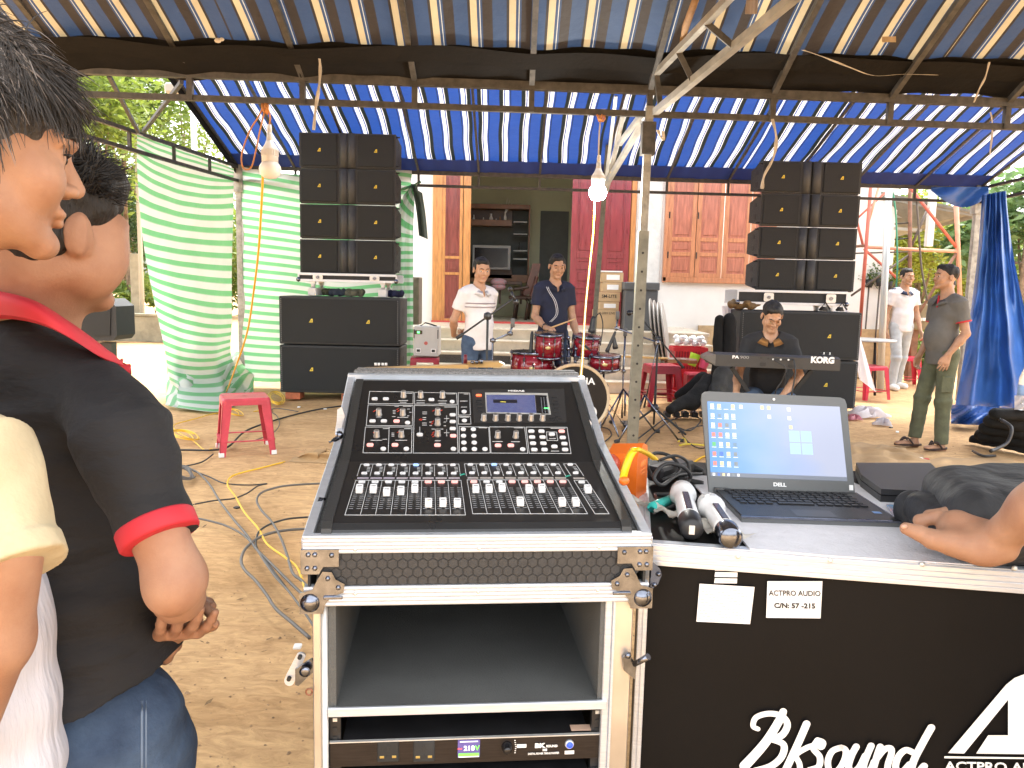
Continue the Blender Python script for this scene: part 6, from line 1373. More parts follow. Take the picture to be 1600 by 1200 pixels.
dspb=mk('display_block', pquad(up_, [ZBp(238, 195), ZBp(1160, 185), ZBp(1185, 515), ZBp(262, 522)][::-1], -.002, .0026, NU), mat('display_block', (.03, .03, .031), .35), mix)
mk('display_bezel', pquad(up_, [ZBp(370, 226), ZBp(995, 232), ZBp(1028, 445), ZBp(380, 430)][::-1], .0026, .0034, NU), M_alu2, dspb)
def scr_mat():
 m=bpy.data.materials.new('mixer_screen');m.use_nodes=True;t=m.node_tree;b=t.nodes['Principled BSDF'];N=t.nodes.new;L=t.links.new
 tc=N('ShaderNodeTexCoord');n1=N('ShaderNodeTexBrick');n1.inputs['Scale'].default_value=95;n1.inputs['Color1'].default_value=(.13, .16, .42, 1);n1.inputs['Color2'].default_value=(.22, .26, .5, 1);n1.inputs['Mortar'].default_value=(.03, .03, .08, 1);n1.inputs['Mortar Size'].default_value=.04
 L(tc.outputs['Object'], n1.inputs['Vector']);L(n1.outputs[0], b.inputs['Emission Color']);b.inputs['Emission Strength'].default_value=.12;b.inputs['Base Color'].default_value=(.03, .03, .06, 1);b.inputs['Roughness'].default_value=.12;return m
sc_=mk('screen', pquad(up_, [ZBp(382, 250), ZBp(865, 252), ZBp(882, 432), ZBp(392, 422)][::-1], .0034, .0038, NU), scr_mat(), dspb)
mk('meter_screen', pquad(up_, [ZBp(868, 252), ZBp(985, 256), ZBp(1008, 437), ZBp(884, 432)][::-1], .0034, .0038, NU), M_blks, dspb)
q=MB();pr_=q
for k_ in range(3):line(up_(ZBp(930+28*k_, 262), .0036), up_(ZBp(945+30*k_, 430), .0036), NU, .0005)
mk('meter_lines', q, mat('grey_lines', (.4, .45, .5)), dspb)['kind']='stuff'
q=MB();pr_=q;line(up_(ZBp(965, 371), .0037), up_(ZBp(1005, 372), .0037), NU, .0016);mk('meter_light', q, mat('green_led', (.1, .8, .2), .4, emit=(.1, 1, .2), es=.6), dspb)
for(x0, y0, x1, y1, c, nm)in((450, 298, 690, 332, (.015, .015, .025), 'dark'), (520, 318, 575, 324, (.8, .7, .1), 'yellow')):
 mk('screen_window', pquad(up_, [ZBp(x0, y0), ZBp(x1, y0+2), ZBp(x1+3, y1+2), ZBp(x0+3, y1)][::-1], .0038, .0040 if nm=='dark' else.0042, NU), mat('screen_'+nm, c, .3), sc_)
meS=btn(.0125, .0052, .002, mat('soft_key', (.03, .03, .032), .4));meSr=btn(.0125, .0052, .002, mat('soft_key_red', (.8, .12, .05), .4, emit=(1, .15, .05), es=.3))
for x_, y_, r_ in((308, 245, 1), (310, 290, 0), (315, 325, 0), (318, 365, 0), (320, 400, 0), (1065, 260, 0), (1070, 300, 0), (1075, 335, 0), (1082, 375, 0), (1088, 412, 0), (1075, 455, 0), (1040, 470, 0), (1110, 472, 0), (1078, 490, 0)):inst(meSr if r_ else meS, 'soft_key', up_(ZBp(x_, y_), .0026), cu, VU, NU)
text('brand_lettering', 'MIDAS', .0075, up_(ZBp(680, 212)), cu, VU, NU, M_wink, mix, off=.0034, bold=.0002, sx=1.7)
pr_=MB();mk2=MB();slots=MB();caps=[];scr=MB();marks=MB()
M_blue=M_bb
meT=btn(.0108, .0062, .003, M_bw);meTb=btn(.0108, .0062, .003, M_bb);meM=btn(.0122, .0072, .0028, M_bw);meMr=btn(.0122, .0072, .0028, M_bp)
q=MB();q.box((0, -.0030, .0052), (.0118, .0125, .0094), None, .001);q.box((0, .0060, .0060), (.0118, .0025, .0110), None, .0005);q.box((-.0049, .002, .0082), (.0018, .009, .0066));q.box((.0049, .002, .0082), (.0018, .009, .0066));q.cur=1;q.box((0, .0035, .0055), (.0085, .0055, .0080));meF=proto(q, [mat('fader_white', (.82, .82, .82), .35), M_blk])
def bank(F_, top, bot, yt, yb, ys, capsy, red, blue):
 n=len(top)-1
 def cx(i, y, o=.5):
  t_=(y-yt)/(yb-yt);a=top[i]+(bot[i]-top[i])*t_;b=top[i+1]+(bot[i+1]-top[i+1])*t_;return a+(b-a)*o
 for i in range(n+1):
  line(lo2(F_(top[i], yt)), lo2(F_(top[i]+(bot[i]-top[i])*(ys[3]-yt)/(yb-yt), ys[3])), NL, .0009);line(lo2(F_(top[i]+(bot[i]-top[i])*(ys[5]-yt)/(yb-yt), ys[5])), lo2(F_(bot[i], yb)), NL, .0009)
 line(lo2(F_(top[0], yt)), lo2(F_(top[-1], yt)), NL, .0009);line(lo2(F_(bot[0], yb)), lo2(F_(bot[-1], yb)), NL, .0011)
 t5=(ys[5]-yt)/(yb-yt);line(lo2(F_(top[0]+(bot[0]-top[0])*t5, ys[5])), lo2(F_(top[-1]+(bot[-1]-top[-1])*t5, ys[5])), NL, .0009)
 for i in range(n):
  inst(meTb if i==blue else meT, 'button', lo2(F_(cx(i, ys[0], .5), ys[0])), cu, VL, NL);inst(meT, 'button', lo2(F_(cx(i, ys[2], .5), ys[2])), cu, VL, NL)
  for k in range(4):y=ys[0]+(ys[2]-ys[0])*(.25+.17*k);line(lo2(F_(cx(i, y, .62), y)), lo2(F_(cx(i, y, .85), y)), NL, .0008)
  y=ys[4];a, b=lo2(F_(cx(i, y, .07), y)), lo2(F_(cx(i, y, .93), y));s_=(b-a).normalized();scr.obox((a+b)/2+NL*.0003, s_, NL.cross(s_), NL, (b-a).length, .0058, .0008)
  inst(meMr if i in red else meM, 'mute_button', lo2(F_(cx(i, ys[6], .5), ys[6])), cu, VL, NL)
  y0, y1=ys[7], ys[8];a, b=lo2(F_(cx(i, y0, .52), y0)), lo2(F_(cx(i, y1, .52), y1));d_=(b-a).normalized();slots.obox((a+b)/2+NL*.0004, NL.cross(d_), d_, NL, .0024, (b-a).length, .0010)
  for k in range(11):
   y=y0+(y1-y0)*(.08+.9*k/10)
   for o0, o1 in((.12, .40), (.64, .92)):
    a, b=lo2(F_(cx(i, y, o0), y)), lo2(F_(cx(i, y, o1), y));s_=(b-a).normalized();marks.obox((a+b)/2+NL*.0002, s_, NL.cross(s_), NL, (b-a).length, .0006 if k%2 else.0010, .0005)
  inst(meF, 'fader_cap', lo2(F_(cx(i, capsy[i], .52), capsy[i]+4), .0004), cu, VL, NL)
bank(ZC2, (365, 473, 583, 693, 803, 912, 1020, 1130, 1240), (222, 360, 495, 630, 765, 900, 1033, 1167, 1298), 145, 600, (155, 0, 230, 250, 270, 290, 307, 340, 545), (385, 385, 412, 402, 382, 512, 508, 512), (5, 6, 7), 4)
bank(ZD2, (28, 118, 212, 303, 397, 487, 580, 672, 765), (93, 207, 320, 432, 545, 655, 770, 880, 990), 125, 515, (133, 0, 198, 218, 235, 250, 267, 300, 468), (335, 335, 328, 437, 338, 333, 440, 440), (0, 3, 4, 5, 6, 7), 2)
bank(ZD2, (802, 897), (1048, 1158), 125, 515, (133, 0, 198, 218, 238, 254, 270, 305, 468), (338, ), (), 9)
mk('printed_outline', pr_, mat('panel_print', (.62, .63, .63)), mix)['kind']='stuff'
mk('fader_slot', slots, M_ink, mix)['kind']='stuff';mk('scale_mark', marks, mat('scale_grey', (.30, .31, .32), .5), mix)['kind']='stuff'
mk('scribble_strip', scr, mat('scribble_pale', (.42, .38, .30), .5, col2=(.38, .33, .42), vs=6), mix)['kind']='stuff'
q=MB()
for a in(ZC2(1272, 240), ZD2(835, 222)):c_=lo2(a);q.obox(c_+NL*.001, (cu+VL*.6).normalized(), (VL-cu*.6).normalized(), NL, .010, .0035, .001)
mk('green_marker_tape', q, mat('green_tape', (.05, .4, .28), .5), mix)
# ================================================================== RACK UNITS
def racku(zt_, h_, label):
 t=thing('rack_unit', label, 'rack unit', tuple(C(CWd/2, .1, zt_-h_)), ca);u0, u1=ub0+.024, ub1-.043
 q=MB();q.box(C((u0+u1)/2, .018, zt_-h_/2), (u1-u0, .004, h_-.002), MR, .0005);mk('front_plate', q, mat('brushed_black', (.022, .017, .016), .35, .3, var=.35, vs=25, stretch=(1, 1, 14)), t)
 q=MB();q.box(C((u0+u1)/2, .17, zt_-h_/2), (u1-u0-.04, .30, h_-.006), MR);mk('chassis', q, M_blk, t)
 q=MB();q.box(C((u0+u1)/2, .0165, zt_-.0005), (u1-u0, .006, .0018), MR);mk('top_edge', q, M_alu2, t)
 return t, u0, u1
zR=HIT(745, 1152, CO+cw*.016, cw).z
ru, u0, u1=racku(zR, .046, 'black rack power conditioner showing 218V with two universal sockets')
def RP(px, py):p=HIT(px, py, CO+cw*.016, cw);return p
for px in(606.5, 662.5):
 c_=RP(px, 1173);q=MB();q.obox(c_, cu, UZ, -cw, .036, .038, .006, .002);so3=mk('socket', q, M_blkm, ru)
 q=MB();q.obox(c_+UZ*.006-cw*.0034, cu, UZ, -cw, .004, .010, .001);q.obox(c_-UZ*.008-cw*.0034, cu, UZ, -cw, .004, .003, .001);mk('slot', q, M_ink, so3)
 for sg in(-1, 1):q=MB();q.obox(c_+cu*.010*sg-UZ*.009-cw*.0034, cu, UZ, -cw, .007, .004, .001, .0003);mk('brass_contact', q, mat('brass', (.6, .45, .15), .35, .8), so3)
c_=RP(732.5, 1169);q=MB();q.obox(c_, cu, UZ, -cw, .037, .031, .003);ds=mk('display', q, mat('lcd_purple', (.10, .08, .25), .3, emit=(.14, .10, .38), es=.05), ru)
text('reading', '218', .0115, c_+cu*.0005+UZ*.001, cu, UZ, -cw, mat('lcd_white', (.9, .9, .9), .4, emit=(1, 1, 1), es=.1), ds, off=.002, bold=.0003, sx=1.05)
text('reading', 'V', .0115, c_+cu*.0140+UZ*.001, cu, UZ, -cw, mat('lcd_green', (.2, .9, .1), .4, emit=(.3, 1, .1), es=.06), ds, off=.002, bold=.0003)
text('reading', '~', .012, c_-cu*.0150+UZ*.0012, cu, UZ, -cw, mat('lcd_red', (.9, .1, .1), .4, emit=(1, .1, .1), es=.2), ds, off=.002, bold=.0003)
q=MB();q.obox(c_-UZ*.0105-cw*.002, cu, UZ, -cw, .034, .005, .001);mk('bar_graph', q, mat('lcd_green', (.2, .9, .1)), ds)
q=MB();q.obox(c_-UZ*.0140-cw*.002, cu, UZ, -cw, .034, .0012, .001);q.obox(c_+UZ*.0130-cw*.002, cu, UZ, -cw, .030, .0012, .001);mk('bar_line', q, mat('lcd_white', (.9, .9, .9)), ds)
c_=RP(792, 1166);FMx=Matrix((cu, UZ, -cw)).transposed().to_4x4()
q=MB();q.lathe([(.0095, 0), (.0095, .003), (.0075, .005), (.0070, .014), (.0055, .016), (0, .0162)], Matrix.Translation(c_)@FMx, 20);mk('knob', q, M_blks, ru)
q=MB();q.obox(RP(815, 1165)-cw*.001, cu, UZ, -cw, .016, .006, .0008);q.obox(RP(889.5, 1175)-cw*.001, cu, UZ, -cw, .016, .006, .0008);mk('printed_label', q, M_wink, ru)
for k_ in range(-3, 4):q=MB();q.obox(RP(806+.8*abs(k_)*-.6, 1166+3.2*k_)-cw*.001, cu, UZ, -cw, .0024, .0012, .0006);mk('switch_tick', q, M_wink, ru)
text('brand_lettering', 'BK', .0105, RP(843, 1164)-cw*.001, cu, UZ, -cw, M_wink, ru, off=.001, bold=.0006, sx=1.3);text('brand_lettering', 'SOUND', .0055, RP(862, 1164.5)-cw*.001, cu, UZ, -cw, M_wink, ru, off=.001, bold=.0002)
text('brand_lettering', 'M8', .006, RP(851, 1170.5)-cw*.001, cu, UZ, -cw, M_wink, ru, off=.001, bold=.0002);text('brand_lettering', 'DIGITAL POWER TIMING PURIFIER', .0048, RP(849, 1176)-cw*.001, cu, UZ, -cw, M_wink, ru, off=.001, bold=.0001, sx=.72)
q=MB();q.lathe([(.008, 0), (.0075, .003), (.0065, .004)], Matrix.Translation(RP(889.5, 1162))@FMx, 18);bt=mk('button_ring', q, M_alu, ru)
q=MB();q.ball(RP(889.5, 1162)-cw*.004, (.0058, .003, .0058), 12);mk('button', q, mat('blue_button', (.02, .05, .6), .3, emit=(.02, .06, 1), es=.3), bt)
q=MB();q.ball(RP(944, 1175)-cw*.002, (.0068, .004, .0068), 12);mk('screw', q, M_chrome, ru)
q=MB();a=C(0, .10, zR+.001);pts=[HIT(*p, Vector((0, 0, zR+.0008)), UZ)for p in((890, 1133), (922, 1132), (926, 1141), (893, 1142))];q.add(pts+[p+UZ*.0006 for p in pts], [[0, 1, 2, 3], [4, 5, 6, 7], [0, 1, 5, 4], [1, 2, 6, 5], [2, 3, 7, 6], [3, 0, 4, 7]]);mk('warning_sticker', q, mat('sticker_peach', (.75, .5, .36), .6), ru)
ru2, u0, u1=racku(zR-.066, .09, 'lower black rack amplifier cut off by the picture bottom')
q=MB();q.obox(C(.40, .014, zR-.078), cu, UZ, -cw, .09, .012, .002);mk('label_strip', q, M_alu2, ru2)
ru3, u0, u1=racku(zR-.20, .18, 'tall black rack amplifier lowest in the rack case')
# ================================================================== ROAD CASE
ra=R(-9);ru_=Vector((math.cos(ra), math.sin(ra), 0));rw=Vector((-math.sin(ra), math.cos(ra), 0));RO=P(1022, 850, 1.27);ZT=RO.z;RO=Vector((RO.x, RO.y, 0))
RMx=Matrix((ru_, rw, UZ)).transposed()
def RC(u, w_, z):return RO+ru_*u+rw*w_+UZ*z
def RF(px, py, off=0):return HIT(px, py, RO+rw*off, rw)
def TP(px, py, h=0):return G(px, py, ZT+h)
rc=thing('road_case', 'big black road case with white script logo and aluminium edges under the laptop', 'flight case', tuple(RC(.6, .3, 0)), ra)
M_lam=mat('black_laminate', (.0045, .0042, .0045), .5, spec=.16, var=.2, vs=3, bump=.05, bs=700)
q=MB();q.box(RC(.62, .345, ZT/2+.03), (1.27, .68, ZT-.066), RMx);mk('body', q, M_lam, rc)
q=MB();u0_, u1_=-.03, 1.26
def ridg(mb, A_, B_, n_, dn, w_, k=4):
 L_=(B_-A_);d=L_.normalized()
 for i in range(k):
  c0=(A_+B_)/2+dn*(w_*(i+.5)/k);mb.obox(c0+n_*(.0012 if i%2 else.0018), d, dn, n_, L_.length, w_/k*.86, .003, .0006)
 mb.obox((A_+B_)/2+dn*w_/2-n_*.001, d, dn, n_, L_.length, w_, .004)
ridg(q, RC(u0_, -.003, ZT), RC(u1_, -.003, ZT), -rw, -UZ, .036);ridg(q, RC(u0_, -.003, ZT-.001), RC(u1_, -.003, ZT-.001), UZ, rw, .022, 2);mk('aluminium_edge', q, M_alu, rc)
q=MB();ridg(q, RC(-.006, -.004, .06), RC(-.006, -.004, ZT-.04), -rw, ru_*-1, .016, 2);ridg(q, RC(-.026, 0, ZT), RC(-.026, .68, ZT), UZ, ru_, .022, 2);mk('aluminium_edge', q, M_alu, rc)
for px in(1153, 1297, 1441, 1585):rivet(rc, RF(px, 869+(px-1153)*.0425+.5, -.006), -rw, .0045, M_alu2)
for u_ in(.03, 1.2):
 for w_ in(.1, .58):q=MB();q.cyl(RC(u_, w_, .04), RC(u_+.03, w_, .04), .04, None, 16);mk('caster', q, M_rub, rc)
def sheet(px4, m_, name='sticker', t_=.0006, par=rc, off=0):
 q=MB();a=[RF(*p, -off)for p in px4];q.add([p-rw*.0002 for p in a]+[p-rw*(t_)for p in a], [[3, 2, 1, 0], [4, 5, 6, 7], [0, 1, 5, 4], [1, 2, 6, 5], [2, 3, 7, 6], [3, 0, 4, 7]], False);return mk(name, q, m_, par)
for k_ in range(3):s_=sheet([(1118-k_*.6, 884+9.7*k_), (1153-k_*.6, 884.5+9.7*k_), (1152.5-k_*.6, 892+9.7*k_), (1117-k_*.6, 891.5+9.7*k_)], M_paper);
for k_ in range(3):sheet([(1124, 887.5+9.7*k_), (1147, 888+9.7*k_), (1147, 889.3+9.7*k_), (1124, 888.8+9.7*k_)], mat('faint_print', (.42, .42, .45), .6), 'print', .0009)
st1=sheet([(1093, 912), (1179, 917), (1172, 975), (1088, 971)], M_paper);mg=MB()
rr=random.Random(3)
for k_ in range(12):
 y0=918.5+k_*4.3;x0=1096-k_*.42;L_=(74 if k_ not in(6, 11)else 40)*rr.uniform(.85, 1);x=x0
 while x<x0+L_:
  wd=rr.uniform(2, 7);a, b, c_, d_=[RF(px_, py_+(px_-1093)*.058)for px_, py_ in((x, y0), (x+wd, y0), (x+wd, y0+1.3), (x, y0+1.3))];mg.add([v-rw*.0009 for v in(a, b, c_, d_)], [[0, 1, 2, 3]]);x+=wd+1.4
mk('fine_print', mg, mat('faint_print', (.42, .42, .45)), rc)['kind']='stuff'
st2=sheet([(1199, 908), (1285, 908), (1282, 966), (1197, 965)], M_paper)
dS=(RF(1285, 927)-RF(1199, 926)).normalized();vS=(UZ-dS*UZ.dot(dS)).normalized()
text('lettering', 'ACTPRO AUDIO', .0128, RF(1241.5, 927), dS, vS, -rw, M_ink, rc, off=.0008, bold=.00015, sx=.87);text('lettering', 'C/N: 57 -215', .0118, RF(1241.5, 946.5), dS, vS, -rw, M_ink, rc, off=.0008, bold=.0004, sx=1.04)
def Z4(x, y):return 1000+x/2.667, 850+y/2.667
def brush(strokes, name):
 q=MB()
 for si, (pts, w0)in enumerate(strokes):
  sp=smooth_path([RF(*Z4(*p))for p in pts], 8);wv=[w0]*len(sp)if not isinstance(w0, tuple)else[w0[0]+(w0[1]-w0[0])*i/(len(sp)-1)for i in range(len(sp))];h=-rw*(.0006+.00012*si)
  L_, R_=[], []
  for i, p in enumerate(sp):
   d=(sp[min(i+1, len(sp)-1)]-sp[max(i-1, 0)]).normalized();s_=d.cross(rw);L_.append(p+s_*wv[i]+h);R_.append(p-s_*wv[i]+h)
  n=len(sp);q.add(L_+R_, [[i, i+1, n+i+1, n+i]for i in range(n-1)], False)
  for e_, w_ in((0, wv[0]), (-1, wv[-1])):q.add([sp[e_]+h*1.02+(ru_*math.cos(R(30*k))+UZ*math.sin(R(30*k)))*w_ for k in range(12)], [list(range(12))], False)
 return mk(name, q, M_wink, rc)
W0=.0062
brush([([(597, 697), (580, 735), (520, 830), (435, 925)], (.0060, .0085)), ([(491, 770), (471, 757), (484, 722), (535, 706), (590, 716), (614, 752), (592, 795), (548, 812)], (.0042, .0062)), ([(548, 812), (598, 835), (590, 885), (545, 925), (480, 945)], (.0055, .0062)), ([(694, 748), (665, 815), (628, 895), (600, 955)], W0), ([(722, 838), (690, 850), (650, 878), (664, 915), (668, 960)], .0048), ([(740, 816), (722, 850), (748, 885), (744, 925), (706, 940)], .0052), ([(740, 816), (758, 826), (752, 838)], (.005, .008)), ([(838, 846), (800, 862), (782, 905), (792, 945), (825, 940), (852, 895), (856, 858), (838, 846)], .0052), ([(852, 862), (872, 868), (892, 852)], .0036), ([(900, 842), (880, 880), (868, 925), (884, 946), (912, 930), (938, 880)], .0056), ([(962, 838), (944, 880), (930, 925), (942, 948), (962, 935), (975, 905)], .0056), ([(1000, 842), (985, 885), (965, 955)], .0056), ([(982, 895), (1015, 855), (1042, 848), (1046, 870), (1032, 915), (1028, 955)], .0052), ([(1140, 868), (1105, 856), (1074, 885), (1064, 930), (1088, 948), (1122, 915)], .0054), ([(1212, 762), (1182, 815), (1142, 892), (1130, 940), (1150, 955), (1182, 922)], .0060)], 'script_logo')
q=MB();pts=[RF(*Z4(*p))for p in((1283, 870), (1525, 585), (1560, 557), (1600, 542), (1680, 540), (1680, 876), (1400, 872), (1450, 796), (1533, 796), (1533, 648), (1350, 872))]
q.add([p-rw*.0008 for p in pts], [list(range(len(pts)))], False);mk('letter_logo', q, M_wink, rc)
sheet([Z4(1268, 884), Z4(1700, 890), Z4(1700, 896), Z4(1268, 892)], M_wink, 'logo_line');dS=(RF(*Z4(1600, 922))-RF(*Z4(1270, 916))).normalized()
text('lettering', 'ACTPRO AUDIO', .0215, RF(*Z4(1270, 925)), dS, (UZ-dS*UZ.dot(dS)).normalized(), -rw, M_wink, rc, off=.0008, bold=.0004, align='LEFT', sx=1.12)
# ================================================================== THINGS ON THE ROAD CASE
zf=.0035
q=MB();fo=[(1072, 742), (1330, 752), (1500, 826), (1568, 872), (1520, 882), (1448, 877), (1300, 868), (1172, 857)];pts=[TP(*p, zf+.001)for p in fo];k=len(pts)
q.add(pts+[p-UZ*zf for p in pts], [list(range(k)), [k+i for i in range(k)][::-1]]+[[i, k+i, k+(i+1)%k, (i+1)%k]for i in range(k)]);solo('foam_sheet', q, mat('white_foam', (.72, .72, .76), .8, var=.05, vs=30, bump=.3, bs=200), 'thin white foam sheet under the open laptop', 'foam sheet')
lt=thing('laptop', 'open grey laptop showing a blue desktop with icons', 'laptop', tuple(TP(1250, 800, 0)))
zb_=zf+.001
Lb=[TP(1115, 771, zb_), TP(1336, 778, zb_), TP(1407, 824, zb_), TP(1159, 816, zb_)]
lu=((Lb[1]-Lb[0]).normalized()+(Lb[2]-Lb[3]).normalized()).normalized();lv=UZ.cross(lu);n_=UZ
def slab(pts, h0, h1, name, m_, par, bevpts=None):
 q=MB();k=len(pts);q.add([p+UZ*h0 for p in pts]+[p+UZ*h1 for p in pts], [list(range(k)), [k+i for i in range(k)]]+[[i, (i+1)%k, k+(i+1)%k, k+i]for i in range(k)]);return mk(name, q, m_, par)
M_lap=mat('laptop_grey', (.13, .135, .135), .42, .3, bump=.05, bs=800);M_lapb=mat('laptop_deck', (.022, .023, .025), .35, bump=.08, bs=900)
slab(Lb, .0, .009, 'base', M_lap, lt)
def LP(a, b):return(Lb[0]*(1-a)*(1-b)+Lb[1]*a*(1-b)+Lb[2]*a*b+Lb[3]*(1-a)*b)
slab([LP(.004, .01), LP(.996, .01), LP(.996, .985), LP(.004, .985)], .009, .0125, 'deck', M_lapb, lt)
slab([LP(-.004, .985), LP(1.004, .985), LP(1.002, 1.012), LP(-.002, 1.012)], .0085, .0122, 'silver_edge', M_chrome, lt)
slab([LP(.997, .0), LP(1.006, .0), LP(1.006, 1.0), LP(.997, 1.0)], .0085, .0122, 'silver_edge', M_chrome, lt)
q=MB()
for r_ in range(6):
 n=15;
 for c_ in range(n):
  if r_==5 and 3<c_<9:continue
  a=.055+.86*(c_+.5)/n+.008*(r_%3);b=.10+.088*r_;q.obox(LP(a, b)+UZ*.0137, lu, lv, UZ, .0132, .0118, .0024, .0005)
q.obox(LP(.45, .10+.088*5)+UZ*.0137, lu, lv, UZ, .07, .0118, .0024, .0005);mk('key', q, mat('key_black', (.02, .02, .022), .4), lt)['kind']='stuff'
slab([LP(.36, .74), LP(.62, .74), LP(.62, .96), LP(.36, .96)], .0125, .0128, 'touchpad', mat('touchpad', (.03, .03, .032), .3), lt)
slab([LP(.90, .72), LP(.95, .72), LP(.95, .78), LP(.90, .78)], .0125, .0130, 'sticker', mat('blue_sticker', (.2, .35, .65), .5), lt)
h0=LP(.5, .02)+UZ*.012;tiltl=R(14);sv=(UZ*math.cos(tiltl)-lv*-1*math.sin(tiltl)*1);sv=(UZ*math.cos(tiltl)+Vector((lv.x, lv.y, 0))*math.sin(tiltl)*(1 if lv.y>0 else-1)).normalized();sn=lu.cross(sv).normalized()
if sn.dot(CP-h0)<0:sn=-sn
def SC_(px, py, h=0):return HIT(px, py, h0+sn*h, sn)
lidp=[SC_(1108, 770), SC_(1096, 625), SC_(1097, 616), SC_(1102, 612), SC_(1108, 611.5), SC_(1313, 621), SC_(1320, 624), SC_(1323, 632), SC_(1336, 771), SC_(1332, 776), SC_(1114, 770.5)]
k=len(lidp);q=MB();q.add(lidp+[p-sn*.008 for p in lidp], [list(range(k)), [k+i for i in range(k)][::-1]]+[[i, k+i, k+(i+1)%k, (i+1)%k]for i in range(k)]);lid=mk('lid', q, M_lap, lt)
def lapscreen():
 m=bpy.data.materials.new('laptop_screen');m.use_nodes=True;t=m.node_tree;b=t.nodes['Principled BSDF'];N=t.nodes.new;L=t.links.new
 uv=N('ShaderNodeUVMap');uv.uv_map='uv';sp=N('ShaderNodeSeparateXYZ');L(uv.outputs[0], sp.inputs[0])
 r1=N('ShaderNodeValToRGB');e=r1.color_ramp.elements;e[0].position=0;e[0].color=(.10, .34, .80, 1);e[1].position=.8;e[1].color=(.52, .56, .72, 1);x_=e.new(.35);x_.color=(.30, .48, .88, 1)
 nz=N('ShaderNodeTexNoise');nz.inputs['Scale'].default_value=3;L(uv.outputs[0], nz.inputs['Vector']);ad=N('ShaderNodeMath');ad.operation='MULTIPLY_ADD';ad.inputs[1].default_value=.35;L(nz.outputs[0], ad.inputs[0])
 a2=N('ShaderNodeMath');a2.operation='MULTIPLY_ADD';a2.inputs[1].default_value=-.25;L(sp.outputs[1], a2.inputs[0]);L(sp.outputs[0], a2.inputs[2]);L(a2.outputs[0], ad.inputs[2]);L(ad.outputs[0], r1.inputs[0])
 L(r1.outputs[0], b.inputs['Emission Color']);b.inputs['Emission Strength'].default_value=.17;b.inputs['Base Color'].default_value=(.02, .02, .02, 1);b.inputs['Roughness'].default_value=.2;return m
s0, s1, s2, s3=SC_(1105, 627, .001), SC_(1312, 635.5, .001), SC_(1324, 752, .001), SC_(1110.5, 744, .001)
q=MB();q.grid(lambda a, b:(s0*(1-a)*(1-b)+s1*a*(1-b)+s2*a*b+s3*(1-a)*b), 4, 4);sco=mk('screen', q, lapscreen(), lid)
def sq(x, y, w_, h_, m_, nm='icon', d=.0006):
 def q4(a, b):return s0*(1-a)*(1-b)+s1*a*(1-b)+s2*a*b+s3*(1-a)*b
 q=MB();p=[q4(x, y), q4(x+w_, y), q4(x+w_, y+h_), q4(x, y+h_)];q.add([v+sn*d for v in p], [[0, 1, 2, 3]]);mk(nm, q, m_, sco)
e_=.16
ic=[mat('icon%d'%i, tuple(x_*.3 for x_ in c), .4, emit=c, es=e_)for i, c in enumerate(((.9, .9, .9), (.8, .25, .2), (.2, .3, .4), (.9, .75, .4), (.15, .5, .2), (.1, .2, .6), (.25, .28, .3)))]
rr=random.Random(5);pat=[[0, 3, None, 3], [0, 2, 0, 0], [0, 1, 6, 0], [1, 1, 0, 0], [4, 0, 3, 2], [1, 5, 3, 6], [1, 3, 0, 6]]
for r_, row in enumerate(pat):
 for c_, v in enumerate(row):
  if v is not None:sq(.022+.052*c_, .03+.128*r_, .027, .055, ic[v])
  sq(.018+.052*c_, .095+.128*r_, .034, .008, ic[0], 'icon_caption')
for x_, y_, v in((.24, .03, 0), (.40, .03, 3), (.45, .03, 3), (.45, .15, 0), (.60, .04, 0), (.60, .16, 0), (.605, .28, 3)):sq(x_, y_, .025, .05, ic[v])
for a_, b_ in((0, 0), (.088, 0), (0, .15), (.088, .15)):sq(.60+a_, .35+b_*1.1, .08, .15, mat('pale_window', (.1, .15, .2), .3, emit=(.42, .60, .92), es=.17), 'wallpaper_pane', .0003)
sq(0, .945, 1, .055, mat('taskbar', (.06, .07, .09), .3, emit=(.25, .27, .32), es=.12), 'taskbar', .0003)
for k_ in range(6):sq(.015+.036*k_, .955, .018, .035, ic[(0, 5, 3, 0, 6, 0)[k_]], 'taskbar_icon', .0006)
q=MB();c_=SC_(1209, 624, .001);q.cyl(c_, c_+sn*.001, .0028, None, 10);mk('webcam', q, M_white, lid)
text('brand_lettering', 'DELL', .0105, SC_(1218, 757.5, .0), (s1-s0).normalized(), sv, sn, M_wink, lid, off=.001, bold=.0005, sx=1.15)
q=MB();q.obox(SC_(1330, 762, .001), lu, sv, sn, .008, .011, .001);mk('sticker', q, M_white, lid)
for px0, px1, yy in((1116, 1139, 769), (1301, 1324, 777)):q=MB();a, b=SC_(px0, yy-3, .004), SC_(px1, yy-2, .004);q.cyl(a, b, .0065, None, 10);mk('hinge', q, M_lap, lt)
t=thing('closed_laptop', 'closed black laptop lying between the open laptop and the black bag', 'laptop', tuple(TP(1390, 770)))
cp_=[TP(1336, 742, .002), TP(1452, 742, .002), TP(1500, 792, .002), TP(1375, 786, .002), TP(1344, 762, .002)]
def slab2(pts, h0, h1, nm, m_):return slab(pts, h0, h1, nm, m_, t)
slab2(cp_, .001, .016, 'base', M_blk);slab2(cp_, .018, .030, 'lid', mat('lid_black', (.028, .028, .03), .38, bump=.05, bs=600))
